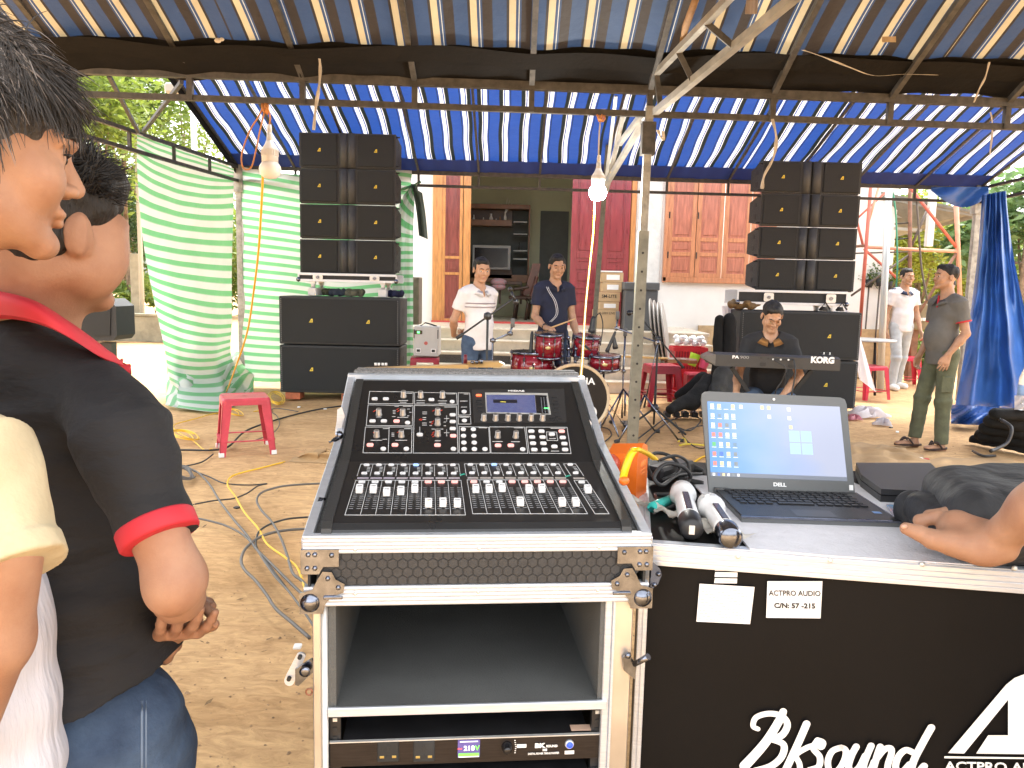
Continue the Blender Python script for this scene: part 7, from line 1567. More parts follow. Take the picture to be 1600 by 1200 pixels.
def mic(p0, p1, label, sc=1.0, chrome=False):
 t=thing('wireless_microphone', label, 'microphone', tuple(p0), 0, 'white wireless microphones');d=(p1-p0);L_=d.length;d.normalize();u_, v_, _=basis(d);Mx=Matrix.Translation(p0)@Matrix((u_, v_, d)).transposed().to_4x4()
 q=MB();q.lathe([(0, -.024*sc), (.010*sc, -.022*sc), (.018*sc, -.014*sc), (.0215*sc, 0), (.0225*sc, .010*sc), (.0225*sc, .016*sc)], Mx, 24);mk('windscreen', q, mat('foam_white', (.72, .72, .72), .8, bump=.6, bs=500), t)
 q=MB();q.lathe([(.0235*sc, .016*sc), (.0235*sc, .026*sc), (.0195*sc, .034*sc), (.0165*sc, .045*sc), (.0175*sc, L_*.7), (.0185*sc, L_*.78)], Mx, 24);mk('body', q, M_white, t)
 q=MB();q.lathe([(.0188*sc, L_*.78), (.0192*sc, L_*.8), (.0185*sc, L_*.97), (.015*sc, L_), (0, L_)], Mx, 24);mk('battery_cap', q, M_chrome if chrome else M_blk, t)
 q=MB();c_=p0+d*L_*.52;up2=(UZ-d*UZ.dot(d)).normalized();sd=d.cross(up2)
 q.obox(c_+up2*.0155*sc+sd*(.0*sc), sd, d, up2, .011*sc, L_*.46, .006*sc, .001);mk('dark_panel', q, mat('brown_gloss', (.05, .03, .025), .15), t)
 if not chrome:
  q=MB();q.obox(p0+d*(L_+.0008)+up2*.0, sd, up2, d, .010, .016, .002, .0005);mk('port_cover', q, M_alu2, t)
 return t
mr=.021
mic(TP(1066, 768, .026), TP(1081, 828, .021), 'left white wireless microphone lying with its black end toward the camera', 1.1)
mic(TP(1108, 788, .026), TP(1143, 842, .021), 'right white wireless microphone with shiny end lying toward the camera', 1.08, True)
q=MB();a, b=TP(1018, 793, .010), TP(1062, 775, .010);q.tube([a-(b-a).normalized()*.004, a, b], [.006, .0095, .0095], 12)
vp=thing('usb_stick', 'small turquoise and white plastic stick beside the left microphone', 'lighter', tuple(a));q=MB();m_=a.lerp(b, .62);q.tube([a-(b-a).normalized()*.006, a, m_], [.006, .010, .010], 12);mk('cap', q, mat('turquoise', (.05, .55, .48), .3), vp)
q=MB();q.tube([m_, b, b+(b-a).normalized()*.004], [.0095, .0095, .007], 12);mk('body', q, M_white, vp);q=MB();q.obox(m_.lerp(b, .4)+UZ*.0095, (b-a).normalized(), (b-a).normalized().cross(UZ), UZ, .009, .007, .001);mk('label_patch', q, mat('purple_ink', (.15, .05, .25)), vp)
q=MB()
def bagf(a, b):
 p0=Vector(TP(974+20*a, 782+8*a)).lerp(TP(1182, 846), a);p1=TP(1000+18*b, 800).lerp(TP(1128, 850), a);p=p0.lerp(p1, b);p.z=ZT+.005+.010*abs(math.sin(a*17+b*5))+.006*math.sin(a*31)*math.sin(b*9)**2;return p
q.grid(bagf, 50, 14);solo('plastic_bag', q, mat('clear_plastic', (.80, .76, .68), .25, transl=.35), 'crumpled clear plastic bag under the microphones', 'plastic bag')
ob=thing('orange_lamp', 'bright orange plastic box with yellow carrying handle on the road case', 'lamp', tuple(TP(992, 780)))
c0=TP(993, 784, 0);f1=(TP(1026, 757)-c0);f1.z=0;f1.normalize();f2=Vector((-f1.y, f1.x, 0));
if f2.x>0:f2=-f2
wA, wB, hA=.078, .066, .114;Mor=mat('orange_plastic', (.80, .16, .015), .32, bump=.03, bs=100)
pf=[(0, 0), (wA, .0), (wA, hA*.70), (wA*.90, hA*.92), (wA*.55, hA*1.0), (.006, hA*.86), (0, hA*.8)]
q=MB();vs=[]
base=c0
k=len(pf)
q.add([base+f1*a+UZ*b for a, b in pf]+[base+f2*wB+f1*a*.96+UZ*(b*.93)for a, b in pf], [list(range(k)), [k+i for i in range(k)][::-1]]+[[i, k+i, k+(i+1)%k, (i+1)%k]for i in range(k)]);mk('housing', q, Mor, ob)
q=MB();n1=f1.cross(UZ);n1=n1 if n1.dot(CP-base)>0 else-n1
cx_=base+f1*wA*.55+UZ*hA*.52
for k_ in range(3):q.obox(cx_+f1*(.003*(k_-1)*4)+UZ*.012+n1*.0005, f1, UZ, n1, .008, .010, .0016, .0004)
for k_ in range(3):q.obox(cx_+f1*(.003*(k_-1)*4)-UZ*(.001)+n1*.0005, f1, UZ, n1, .009, .0025, .0014, .0003);q.obox(cx_+f1*(.003*(k_-1)*3)-UZ*(.009)+n1*.0005, f1, UZ, n1, .006, .0025, .0014, .0003)
mk('embossed_marks', q, mat('orange_pale', (.85, .28, .06), .4), ob)['kind']='stuff'
q=MB();hp=[P(974, 748, 1.37), P(979, 730, 1.37), P(986, 713, 1.38), P(994, 704, 1.39), P(1004, 707, 1.42), (P(1014, 712, 1.46)), P(1024, 719, 1.49)];hp=smooth_path(hp, 5)
vs=[];
for i, p in enumerate(hp):vs+=[p-Vector((.006, .0, .0)), p+Vector((.006, 0, 0)), p+Vector((.005, .010, .004)), p+Vector((-.006, .010, .004))]
q.add(vs, [[4*i+j, 4*i+(j+1)%4, 4*i+4+(j+1)%4, 4*i+4+j]for i in range(len(hp)-1)for j in range(4)], True);mk('handle', q, mat('yellow_plastic', (.85, .55, .01), .35), ob)
q=MB();q.ball(P(975, 751, 1.372), (.010, .010, .009), 12);mk('handle_pivot', q, Mor, ob)
q=MB();q.ball(P(953, 724, 1.55), (.022, .022, .020), 14);q.lathe([(.012, 0), (.010, .03)], Matrix.Translation(P(940, 728, 1.55))@Matrix.Rotation(R(90), 4, 'Y')@Matrix.Translation((0, 0, -.008)), 10)
solo('red_bulb', q, mat('red_clear', (.65, .12, .07), .2, trans=.3), 'ribbed red plastic lamp knob behind the orange box', 'knob')
q=MB();a, b=TP(1022, 742, .02), TP(1074, 728, .02);q.obox((a+b)/2, (b-a).normalized(), (b-a).normalized().cross(UZ), UZ, (b-a).length, .045, .034, .006);ad_=thing('power_adapter', 'black laptop power brick behind the orange box', 'adapter', tuple((a+b)/2));mk('body', q, M_blk, ad_)
q=MB();q.cyl(b, TP(1098, 736, .012), .011, .006, 10);mk('strain_relief', q, M_rub, ad_)
def cab_(pts, r, lab, m_=M_rub):cord([TP(*p[:2], p[2]if len(p)>2 else.006)for p in pts], r, m_, lab)
cab_([(1100, 740), (1060, 742, .02), (1035, 758, .03), (1022, 745, .05), (1040, 725, .07), (1068, 730, .06), (1078, 748, .02), (1050, 770), (1024, 772)], .0042, 'black cable looping behind the white microphones')
cab_([(1020, 745, .03), (1010, 722, .05), (1024, 708, .06), (1050, 714, .05), (1062, 735, .03), (1035, 750, .02)], .004, 'black cable coil lying on the power brick')
cab_([(1028, 720, .06), (1055, 712, .07), (1074, 722, .05), (1078, 745, .02)], .0035, 'thin black loop over the power brick')
cab_([(1098, 755), (1082, 752, .01), (1060, 748, .01)], .006, 'black plug lead entering behind the laptop')
cab_([(1023, 772), (1032, 785, .01), (1055, 768, .02)], .0035, 'black wire between the orange box and turquoise stick', mat('dark_red_wire', (.06, .015, .01)))
q=MB();a, b=TP(925, 752, .03), TP(968, 748, .03);q.cyl(a, b, .022, None, 14);solo('black_cylinder', q, M_blkm, 'short black cylinder lying behind the orange box near the mixer', 'cylinder')
cord([P(938, 716, 1.62), P(950, 738, 1.6), P(958, 742, 1.58), P(972, 733, 1.56)], .007, mat('yellow_cord_bright', (.85, .52, .02)), 'yellow cable end beside the orange box')
q=MB();pts=[TP(*p, .008)for p in((1384, 790), (1402, 792), (1416, 803), (1396, 804))];q.add(pts+[p+UZ*.004 for p in pts], [[0, 1, 2, 3], [4, 5, 6, 7], [0, 1, 5, 4], [1, 2, 6, 5], [2, 3, 7, 6], [3, 0, 4, 7]]);solo('packet', q, mat('cyan_packet', (.02, .35, .62), .35, col2=(.6, .3, .25), vs=60), 'small shiny blue packet between the laptop and the black bag', 'packet')
bgm=mat('nylon_black', (.020, .021, .024), .7, var=.25, vs=12, bump=.8, bs=18, bd=.012)
bg_=thing('black_bag', 'padded black nylon bag with zip pockets lying on the road case', 'bag', tuple(TP(1530, 800)))
def slabsdf(pts, h0, r, nz=1):
 s=SDF(.02);q=[TP(a, b, h0)for a, b in pts];n=7
 for j in range(9):v_=j/8;s.cone(q[0]*(1-v_)+q[3]*v_, q[1]*(1-v_)+q[2]*v_, r, r, k=.03)
 s.noise(.0018, 45, nz).noise(.0012, 110, 2+nz).noise(.002, 28, nz+5, (1, .5, 1.6));s.cut((0, 0, ZT+.003), (0, 0, -1));return s
sdfobj('main_compartment', slabsdf([(1480, 762), (1720, 752), (1800, 815), (1530, 812)], .070, .040), .004, bgm, bg_)
sdfobj('base_compartment', slabsdf([(1470, 770), (1720, 760), (1800, 845), (1560, 850)], .034, .034, 3), .004, bgm, bg_)
sdfobj('front_pocket', slabsdf([(1440, 792), (1560, 795), (1620, 848), (1510, 846)], .046, .026, 5), .0035, bgm, bg_)
s=SDF(.02);s.ell(TP(1424, 797, .034), (.030, .036, .036));s.noise(.001, 100, 2);s.cut((0, 0, ZT+.003), (0, 0, -1));sdfobj('end_pouch', s, .003, bgm, bg_)
for pts in([(1468, 741, 1.46), (1500, 744, 1.44), (1545, 757, 1.40), (1600, 772, 1.36), (1640, 785, 1.32)], [(1436, 768, 1.42), (1470, 776, 1.385), (1520, 796, 1.33), (1560, 812, 1.29)]):
 q=MB();q.tube(smooth_path([P(*p)for p in pts], 5), .0022, 5);mk('zip', q, mat('zip_grey', (.12, .12, .125), .4, .4), bg_)
for px, py, Yd in((1554, 766, 1.30), (1444, 790, 1.35)):
 q=MB();c_=P(px, py, Yd);q.tube([c_+Vector((-.008, 0, .006)), c_+Vector((.0, -.003, .010)), c_+Vector((.007, 0, .004)), c_+Vector((.0, -.002, -.010))], .0028, 6);q.obox(c_+Vector((-.002, -.004, -.016)), X1, Z1, Y1, .010, .018, .004, .001);mk('zip_pull', q, M_chrome, bg_)
hm=thing('person', 'bare forearm and curled hand of a man leaning on the road case at right', 'person', (P(1750, 900, 1.1).x, 1.15, 0))
s=SDF(.02)
wr_=P(1548, 848, 1.15);elb=P(1710, 735, 1.02)
s.cone(wr_, wr_.lerp(elb, .5), .0235, .033, k=.03);s.cone(wr_.lerp(elb, .5), elb, .033, .040, k=.03)
s.cone(P(1570, 862, 1.13), P(1528, 862, 1.15), .016, .018, k=.02)
s.cone(P(1545, 846, 1.16), P(1495, 826, 1.20), .026, .030, k=.02);s.cone(P(1540, 858, 1.15), P(1488, 846, 1.17), .020, .020, k=.02);s.cone(P(1540, 840, 1.18), P(1512, 822, 1.25), .024, .022, k=.02)
for i, (a, b, c_)in enumerate(((1466, 808, 1.225), (1482, 803, 1.245), (1499, 804, 1.262), (1515, 809, 1.275))):
 p=P(a, b, c_);s.cone(P(1510, 830, 1.2), p, .014, .0118, k=.008);p2=p+Vector((-.026+.002*i, .006+.006*i, -.008));p3=p2+Vector((.004, -.004, -.022));p4=p3+Vector((.016, -.003, -.010));s.cone(p, p2, .0122, .0105, k=.003);s.cone(p2, p3, .0108, .0095, k=.002);s.cone(p3, p4, .0095, .0085, k=.002)
tb_=[P(1500, 852, 1.16), P(1456, 842, 1.17), P(1436, 833, 1.18), P(1416, 826, 1.19)]
s.cone(tb_[0], tb_[1], .019, .0150, k=.012);s.cone(tb_[1], tb_[2], .0150, .0118, k=.004);s.cone(tb_[2], tb_[3], .0125, .0098, k=.003);s.noise(.0006, 70, 2)
q=MB();q.ball(P(1413, 823, 1.182), (.0055, .003, .004), 10);mk('thumbnail', q, mat('nail', (.55, .33, .24), .3), hm)
sdfobj('arm', s, .0024, mat('skin_near', (.4, .2, .1)), hm)
s=SDF(.05);shd=Vector((elb.x+.12, .72, 1.36));s.cone(elb, shd, .046, .055);sdfobj('upper_arm', s, .008, M_skin, hm)
s=SDF(.05);s.ell((shd.x+.16, .66, 1.18), (.19, .13, .30));s.flat(shd.lerp(elb, .5), shd, .066, .07);s.cut((0, 0, .93), (0, 0, -1));sdfobj('shirt', s, .012, M_blkp, hm)
s=SDF(.05)
for dx in(.08, .25):s.cone((shd.x+dx, .66, .95), (shd.x+dx, .66, .06), .09, .06)
sdfobj('trousers', s, .014, M_jean, hm)
# ================================================================== STOOLS, CRATES AND OTHER PROPS
def stool(loc, rz, m_, label, h=.46, group='red plastic stools', sc=1.0, tips=False):
 t=thing('plastic_stool', label, 'stool', loc, rz, group);T=Matrix.Translation(loc)@Matrix.Rotation(rz, 4, 'Z');X_=lambda*a:T@Vector(a)
 sc*=1.32;a, b=.135*sc, .168*sc
 q=MB();r0=rrect(2*a, 2*a, .03);r1=rrect(2*a+.02, 2*a+.02, .03);k=len(r0);hol=circ(.022, k)
 hol=hol[2:]+hol[:2]
 vs=[X_(x, y, h-.004)for x, y in hol]+[X_(x*.85, y*.85, h-.004)for x, y in r0]+[X_(x, y, h)for x, y in r0]+[X_(x, y, h-.014)for x, y in r1]+[X_(x*1.02, y*1.02, h-.055)for x, y in r1]+[X_(x*.98, y*.98, h-.055)for x, y in r1]+[X_(x*.95, y*.95, h-.018)for x, y in r0]+[X_(x, y, h-.014)for x, y in hol]
 q.add(vs, [[j*k+i, j*k+(i+1)%k, (j+1)*k+(i+1)%k, (j+1)*k+i]for j in range(7)for i in range(k)], False);mk('seat', q, m_, t)
 for sx_ in(-1, 1):
  for sy_ in(-1, 1):
   q=MB();w0, w1=.050*sc, .036*sc;th_=.006
   for ax in(0, 1):
    pts=[]
    for z, o, w_ in((h-.03, a+.008, w0*1.15), (.0, b, w1)):
     for e in(0, w_):
      for tt in(0, th_):
       p=[sx_*(o-(e if ax==0 else tt)), sy_*(o-(tt if ax==0 else e)), z];pts.append(X_(*p))
    q.add(pts, [[0, 2, 3, 1], [4, 5, 7, 6], [0, 1, 5, 4], [2, 6, 7, 3], [0, 4, 6, 2], [1, 3, 7, 5]], False)
   lg=mk('leg', q, m_, t)
   if tips:q=MB();q.box(X_(sx_*(b-.017), sy_*(b-.017), .018), (.042, .042, .036), T.to_3x3(), .003);mk('tip', q, M_white, lg)
 for k_ in range(4):
  d=Matrix.Rotation(R(90*k_), 4, 'Z');q=MB();zz=h*.26;o=a+(b-a)*(1-zz/h)-.004
  q.bar(T@d@Vector((-o+.02, -o, zz)), T@d@Vector((o-.02, -o, zz)), .008, .030, Vector((0, 1, 0)));mk('rung', q, m_, t)
  q=MB();ap=[(-o+.01, h-.03), (-a+.045, h-.055), (-a+.025, h-.11), (-o+.01, h-.16)]
  q.prism([(-a+.0, -.055), (-a+.055, -.055), (-a+.048, -.075), (-a+.02, -.10)], T@d@Vector((0, -a-.010, h)), (T@d).to_3x3()@X1, Z1, (T@d).to_3x3()@Y1, .006)
  q.prism([(a-.055, -.055), (a, -.055), (a-.02, -.10), (a-.048, -.075)], T@d@Vector((0, -a-.010, h)), (T@d).to_3x3()@X1, Z1, (T@d).to_3x3()@Y1, .006);mk('bracket', q, m_, t)
 return t
M_st1=mat('faded_red_plastic', (.52, .05, .075), .4, var=.18, vs=9);M_st2=mat('dark_red_plastic', (.30, .012, .03), .35, var=.15, vs=9);M_st3=mat('bright_pink_red', (.68, .03, .07), .35, var=.1)
g_=G(384, 704);stool((g_.x, g_.y, 0), R(24), M_st1, 'faded red plastic stool with white leg tips on the open ground at left', .47, sc=1.0, tips=True)
g_=G(1031, 632);stool((g_.x, g_.y, 0), R(8), M_st2, 'dark red stool at the bottom of the stack behind the post', .46);stool((g_.x, g_.y, .045), R(8), M_st2, 'dark red stool on top of the stack behind the post', .46)
g_=G(1352, 622);stool((g_.x, g_.y, 0), R(20), M_st3, 'red stool partly hidden behind the right speaker stack', .46)
g_=G(1412, 602);stool((g_.x, g_.y, 0), R(-15), M_st3, 'red stool standing alone left of the grey polo man', .46)
g_=G(664, 603);g_.y=9.35;g_.x=P(664, 560, 9.35).x;stool((g_.x, g_.y, 0), R(5), M_st2, 'red stool carrying the voltage stabiliser beside the left subwoofers', .56, sc=.9)
gk=pk['W'](Vector((0, -.02, 0)));stool((gk.x, gk.y, 0), R(-14), M_st2, 'red stool under the seated keyboard player', .42)
Ya=9.25;vsb=thing('voltage_stabiliser', 'light grey voltage stabiliser with green lit meter on a red stool', 'stabiliser', (P(666, 560, Ya).x, Ya, .56));zb0=.562
a, b=P(646, 540, Ya).x, P(685, 540, Ya).x;q=MB();q.box(((a+b)/2, Ya+.17, zb0+.19), (b-a, .34, .36), bev=.012);mk('body', q, mat('pale_grey_enamel', (.50, .50, .48), .4, var=.05), vsb)
mx_=(a+b)/2
q=MB();q.box((mx_-.09, Ya-.003, zb0+.30), (.09, .008, .045), bev=.002);m2=mk('meter', q, M_blks, vsb);q=MB();q.box((mx_-.09, Ya-.008, zb0+.30), (.03, .004, .022));mk('meter_light', q, mat('green_led', (.1, .8, .2)), m2)
for sx_ in(-1, 1):
 q=MB();q.box((mx_+sx_*.09, Ya-.002, zb0+.08), (.06, .006, .05), bev=.002);o3=mk('outlet_plate', q, M_white, vsb);q=MB();q.box((mx_+sx_*.09, Ya-.006, zb0+.08), (.04, .004, .03));mk('outlet', q, M_ink, o3)
 q=MB();q.box((mx_+sx_*.143, Ya-.004, zb0+.28), (.012, .01, .11), bev=.003);mk('handle', q, M_blk, vsb)
q=MB();q.tube([(mx_-.08, Ya+.1, zb0+.37), (mx_-.02, Ya+.1, zb0+.41), (mx_+.06, Ya+.1, zb0+.39), (mx_+.12, Ya+.1, zb0+.37)], .01, 6);mk('top_handle', q, M_blk, vsb)
q=MB();q.cyl((mx_, Ya-.002, zb0+.17), (mx_, Ya-.006, zb0+.17), .022, None, 14);mk('round_logo', q, mat('red_logo', (.5, .12, .1)), vsb)
q=MB();q.box((P(650, 470, 10.9).x, 10.95, P(650, 470, 10.9).z), (.12, .35, .66), bev=.01);solo('brown_case', q, mat('brown_case', (.16, .13, .10), .6, var=.2), 'narrow brown case standing between the left subwoofers and the house wall', 'case')
q=MB();c_=P(696, 521, 11.7)
for k_ in range(4):q.ball(c_+Vector((.06*k_-.08, 0, .0)), (.06, .05, .03), 8)
solo('cloth', q, mat('blue_white_cloth', (.6, .62, .7), .9, col2=(.15, .2, .4), vs=20), 'small crumpled blue and white cloth on the veranda edge', 'cloth')
M_cb=mat('cardboard', (.52, .36, .20), .8, var=.08, vs=6);zv=ZF
names=('topmost', 'second from the top', 'third from the top', 'fourth from the top', 'bottom largest')
cur=zv
for i, (a, b, h_)in enumerate(reversed(((939, 973, .155), (941, 971, .155), (935, 969, .15), (937, 968, .13), (930, 968, .30)))):
 Yx=12.3;x0, x1=P(a, 460, Yx).x, P(b, 460, Yx).x;t=thing('cardboard_box', 'brown cardboard box, %s of the stack by the dark red door'%names[4-i], 'box', ((x0+x1)/2, Yx, cur), 0, 'cardboard boxes on the veranda')
 q=MB();q.box(((x0+x1)/2, Yx+.18, cur+h_/2), (x1-x0, .36, h_-.004), bev=.004);mk('body', q, M_cb, t)
 if i in(1, 3, 4):q=MB();q.box(((x0+x1)/2+.01, Yx-.002, cur+h_*.5), ((x1-x0)*.6, .004, h_*.5));mk('white_label', q, M_paper, t)
 elif i==2:text('lettering', 'SM-LITE', .07, ((x0+x1)/2, Yx-.001, cur+h_*.55), X1, Z1, -Y1, M_ink, t, off=.002, bold=.001)
 else:text('lettering', 'M-2001 LIVE', .05, ((x0+x1)/2, Yx-.001, cur+h_*.82), X1, Z1, -Y1, M_ink, t, off=.002)
 cur+=h_
q=MB();x0, x1=P(937, 418, 12.3).x, P(973, 418, 12.3).x;q.box(((x0+x1)/2, 12.48, cur+.012), (x1-x0, .38, .022), bev=.003);solo('white_tray', q, M_white, 'flat white tray lying on top of the cardboard boxes', 'tray')
gc=thing('grey_cabinet', 'dark grey lidded cabinet beside the cardboard boxes behind the post', 'cabinet', (P(1001, 515, 12.0).x, 12.0, zv))
x0, x1=P(975, 480, 12.0).x, P(1029, 480, 12.0).x;zt_=P(1000, 441, 12).z;q=MB();q.box(((x0+x1)/2, 12.25, (zv+zt_-.12)/2), (x1-x0-.03, .48, zt_-.12-zv), bev=.01);mk('body', q, mat('slate_grey', (.085, .09, .095), .5, var=.08), gc)
q=MB();q.box(((x0+x1)/2, 12.25, zt_-.06), (x1-x0+.01, .52, .12), bev=.012);mk('lid', q, mat('slate_grey', (.085, .09, .095)), gc)
for k_ in range(4):
 c_=P(1022+6.2*k_, 517+3*k_, 11.3-.10*k_);q=MB();tl_=Matrix.Translation(c_)@Matrix.Rotation(R(80), 4, 'Y')@Matrix.Rotation(R(14), 4, 'X')
 q.lathe([(0, -.010), (.46, -.010), (.47, 0), (.46, .010), (0, .010)], tl_, 36, False);t=thing('round_table', '%s dark round table folded and leaning against the steps'%('first', 'second', 'third', 'front')[k_], 'table', tuple(c_), 0, 'round table tops leaning by the steps')
 mk('top', q, mat('dark_table', (.06, .055, .05), .4, var=.2), t);q=MB();q.lathe([(.463, -.012), (.476, -.008), (.476, .008), (.463, .012)], tl_, 36);mk('rim', q, mat('table_rim', (.35, .33, .30), .4), t)
Yc2=10.15
for k_ in range(2):
 xc=P(1079, 560, Yc2).x;t=thing('plastic_crate', 'red plastic crate %s the white foam cups'%('at the bottom of the pair below', 'on top full of')[k_], 'crate', (xc, Yc2, .34*k_), 0, 'red plastic crates')
 w_, d_, h_=.44, .34, .33;z0_=.02+.34*k_;q=MB()
 for zz in(z0_+.015, z0_+.11, z0_+h_-.03):
  for(x_, y_, sx_, sy_)in((0, -d_/2, w_, .012), (0, d_/2, w_, .012), (-w_/2, 0, .012, d_), (w_/2, 0, .012, d_)):q.box((xc+x_, Yc2+d_/2+y_, zz), (sx_, sy_, .05))
 mk('band', q, mat('crate_red', (.55, .02, .03), .4), t)['kind']='stuff'
 q=MB()
 for i in range(12):
  xx=xc-w_/2+w_*(i+.5)/12
  for y_ in(-d_/2, d_/2):q.box((xx, Yc2+d_/2+y_, z0_+h_/2), (.012, .010, h_-.02))
 mk('slat', q, mat('crate_red', (.55, .02, .03)), t)['kind']='stuff'
 q=MB();q.box((xc, Yc2+d_/2, z0_+.01), (w_-.01, d_-.01, .01));q.box((xc, Yc2+d_/2, z0_+h_*.45), (w_-.03, d_-.03, h_*.8));mk('filling', q, M_st2, t)
rr=random.Random(12)
for i in range(14):
 c_=Vector((xc+(-.17+.057*(i%7)), Yc2+.06+.10*(i//7), .74+.05*(i%2)+.02*rr.random()));q=MB();q.ball(c_, (.045, .045, .042), 10);solo('foam_cup', q, M_white, 'white rounded foam cup in the upper red crate, %s'%(('front', 'back')[i//7]+' row, '+('leftmost', 'second', 'third', 'middle', 'fifth', 'sixth', 'rightmost')[i%7]), 'cup', 'white foam cups in the crate')
for px, py, m_, lab in((1084, 562, mat('lime_plastic', (.45, .75, .05), .35), 'lime green plastic cup held among the red crates'), (1101, 566, mat('pink_plastic', (.85, .12, .28), .35), 'bright pink plastic cup beside the lime green cup')):
 c_=P(px, py, 9.7);q=MB();q.lathe([(.05, -.08), (.068, .07), (.072, .08), (.066, .08), (.05, -.06)], Matrix.Translation(c_)@Matrix.Rotation(R(18), 4, 'Y'), 18);solo('plastic_cup', q, m_, lab, 'cup')
q=MB();q.box((P(1092, 590, 9.75).x, 9.85, .20), (.30, .26, .38), bev=.02);solo('red_tub', q, M_st2, 'dark red plastic tub under the coloured cups', 'tub')
# ================================================================== DRUM KIT
M_lacq=mat('red_lacquer', (.22, .006, .014), .15, var=.15, vs=6, coat=.6);M_hoop=mat('maple_hoop', (.62, .48, .32), .4)
YB_=7.5;dk=thing('drum_kit', 'dark red lacquer bass drum with two mounted toms and chrome fittings', 'drum kit', (P(898, 670, YB_).x, YB_, 0))
c0=P(898, 627, YB_);rB=.325;c0.z=max(c0.z, rB+.03);MY=lambda c:Matrix.Translation(c)@Matrix.Rotation(R(-90), 4, 'X')@Matrix.Identity(4)
q=MB();q.lathe([(rB, .03), (rB, .42)], MY(c0), 40);mk('shell', q, M_lacq, dk)
q=MB();q.lathe([(rB+.016, -.014), (rB+.020, 0), (rB+.020, .03), (rB+.002, .034), (rB-.010, .0), (rB-.010, -.014), (rB+.016, -.014)], MY(c0), 48);mk('hoop', q, M_hoop, dk)
q=MB();q.lathe([(0, -.004), (rB-.009, -.003)], MY(c0), 40, False);hd_=mk('front_head', q, mat('black_drumhead', (.012, .012, .013), .25), dk)
text('lettering', 'YAMAHA', .092, c0+Vector((-.01, -.0, .17)), X1, Z1, -Y1, M_wink, dk, off=.004, bold=.002, sx=1.05)
pc=c0+Vector((.155, -.005, -.135));q=MB();q.lathe([(.050, 0), (.060, -.006), (.066, 0)], MY(pc), 24);mk('port_ring', q, M_white, hd_);q=MB();q.lathe([(0, .0), (.049, .0)], MY(pc+Vector((0, -.001, 0))), 20, False);mk('port_hole', q, M_ink, hd_)
q=MB()
for k_ in range(16):
 a_=2*math.pi*k_/16;q.box(c0+Vector(((rB+.018)*math.cos(a_), .08, (rB+.018)*math.sin(a_))), (.022, .05, .022), Matrix.Rotation(-a_, 3, 'Y'));q.cyl(c0+Vector(((rB+.022)*math.cos(a_), -.02, (rB+.022)*math.sin(a_))), c0+Vector(((rB+.022)*math.cos(a_), .08, (rB+.022)*math.sin(a_))), .004, None, 5)
mk('lug', q, M_chrome, dk)['kind']='stuff'
for sg in(-1, 1):
 q=MB();q.tube([c0+Vector((sg*(rB-.02), .1, -.06)), c0+Vector((sg*(rB+.05), .0, -.2)), Vector((c0.x+sg*(rB+.10), YB_-.14, .01))], [.011, .010, .009], 8);mk('spur', q, M_chrome, dk)
def drum(c, r, h_, par, lug=8, nm='tom_shell', badge_=True, tilt=0, tz=0):
 Mx=Matrix.Translation(c)@Matrix.Rotation(R(tilt), 4, 'X')@Matrix.Rotation(R(tz), 4, 'Y')
 q=MB();q.lathe([(r, -h_/2), (r, h_/2)], Mx, 32);sh_=mk(nm, q, M_lacq, par)
 for s2 in(-1, 1):q=MB();q.lathe([(r+.004, s2*h_/2-.012), (r+.012, s2*h_/2-.008), (r+.012, s2*h_/2+.012), (r+.004, s2*h_/2+.014)], Mx, 32);mk('hoop', q, M_chrome, sh_)
 q=MB();q.lathe([(0, h_/2+.004), (r, h_/2+.004)], Mx, 28, False);mk('drumhead', q, mat('white_drumhead', (.7, .7, .68), .5), sh_)
 q=MB();q.smooth=False
 for k_ in range(lug):
  a_=2*math.pi*(k_+.5)/lug
  for s2 in(-1, 1):q.box(Mx@Vector(((r+.010)*math.cos(a_), (r+.010)*math.sin(a_), s2*h_*.30)), (.02, .02, .035), Mx.to_3x3(), .004)
  q.cyl(Mx@Vector(((r+.012)*math.cos(a_), (r+.012)*math.sin(a_), -h_/2-.01)), Mx@Vector(((r+.012)*math.cos(a_), (r+.012)*math.sin(a_), h_/2+.02)), .0035, None, 5)
 mk('lug', q, M_chrome, sh_)['kind']='stuff'
 if badge_:q=MB();q.ball(Mx@Vector((-.01, -r-.001, 0)), (.028, .004, .016), 12, Mx.to_3x3());mk('name_badge', q, mat('gold_badge', (.6, .5, .25), .35, .5), sh_)
drum(P(857, 540, 7.75), .135, .23, dk, tilt=6);drum(P(915, 541, 7.85), .135, .20, dk, tilt=6, tz=4)
for px in(888, 900, 878):
 q=MB();q.cyl(P(px, 532, 7.8), P(px+(2 if px<890 else-2), 585, 7.7), .016, None, 10);q.ball(P(px, 545, 7.77), .026, 10);q.ball(P(px, 528, 7.78), .022, 10);q.box(P(px, 560, 7.74), (.05, .04, .05), bev=.008);mk('tom_holder', q, M_chrome, dk)
ft=thing('floor_tom', 'dark red floor tom at the left of the drum kit', 'drum', (P(832, 570, 7.9).x, 7.9, 0));c_=P(832, 572, 7.9);drum(c_, .225, .28, ft, nm='shell')
for a_ in(30, 150, 270):q=MB();q.tube([c_+Vector((.24*math.cos(R(a_)), .24*math.sin(R(a_)), .05)), c_+Vector((.24*math.cos(R(a_)), .24*math.sin(R(a_)), -.2)), Vector((c_.x+.27*math.cos(R(a_)), c_.y+.27*math.sin(R(a_)), .01))], .009, 7);mk('leg', q, M_chrome, ft)
sd_=thing('snare_drum', 'small dark red drum on a chrome stand at the right of the kit', 'drum', (P(946, 570, 7.75).x, 7.75, 0));c_=P(944, 566, 7.75);drum(c_, .155, .13, sd_, nm='shell', tilt=4)
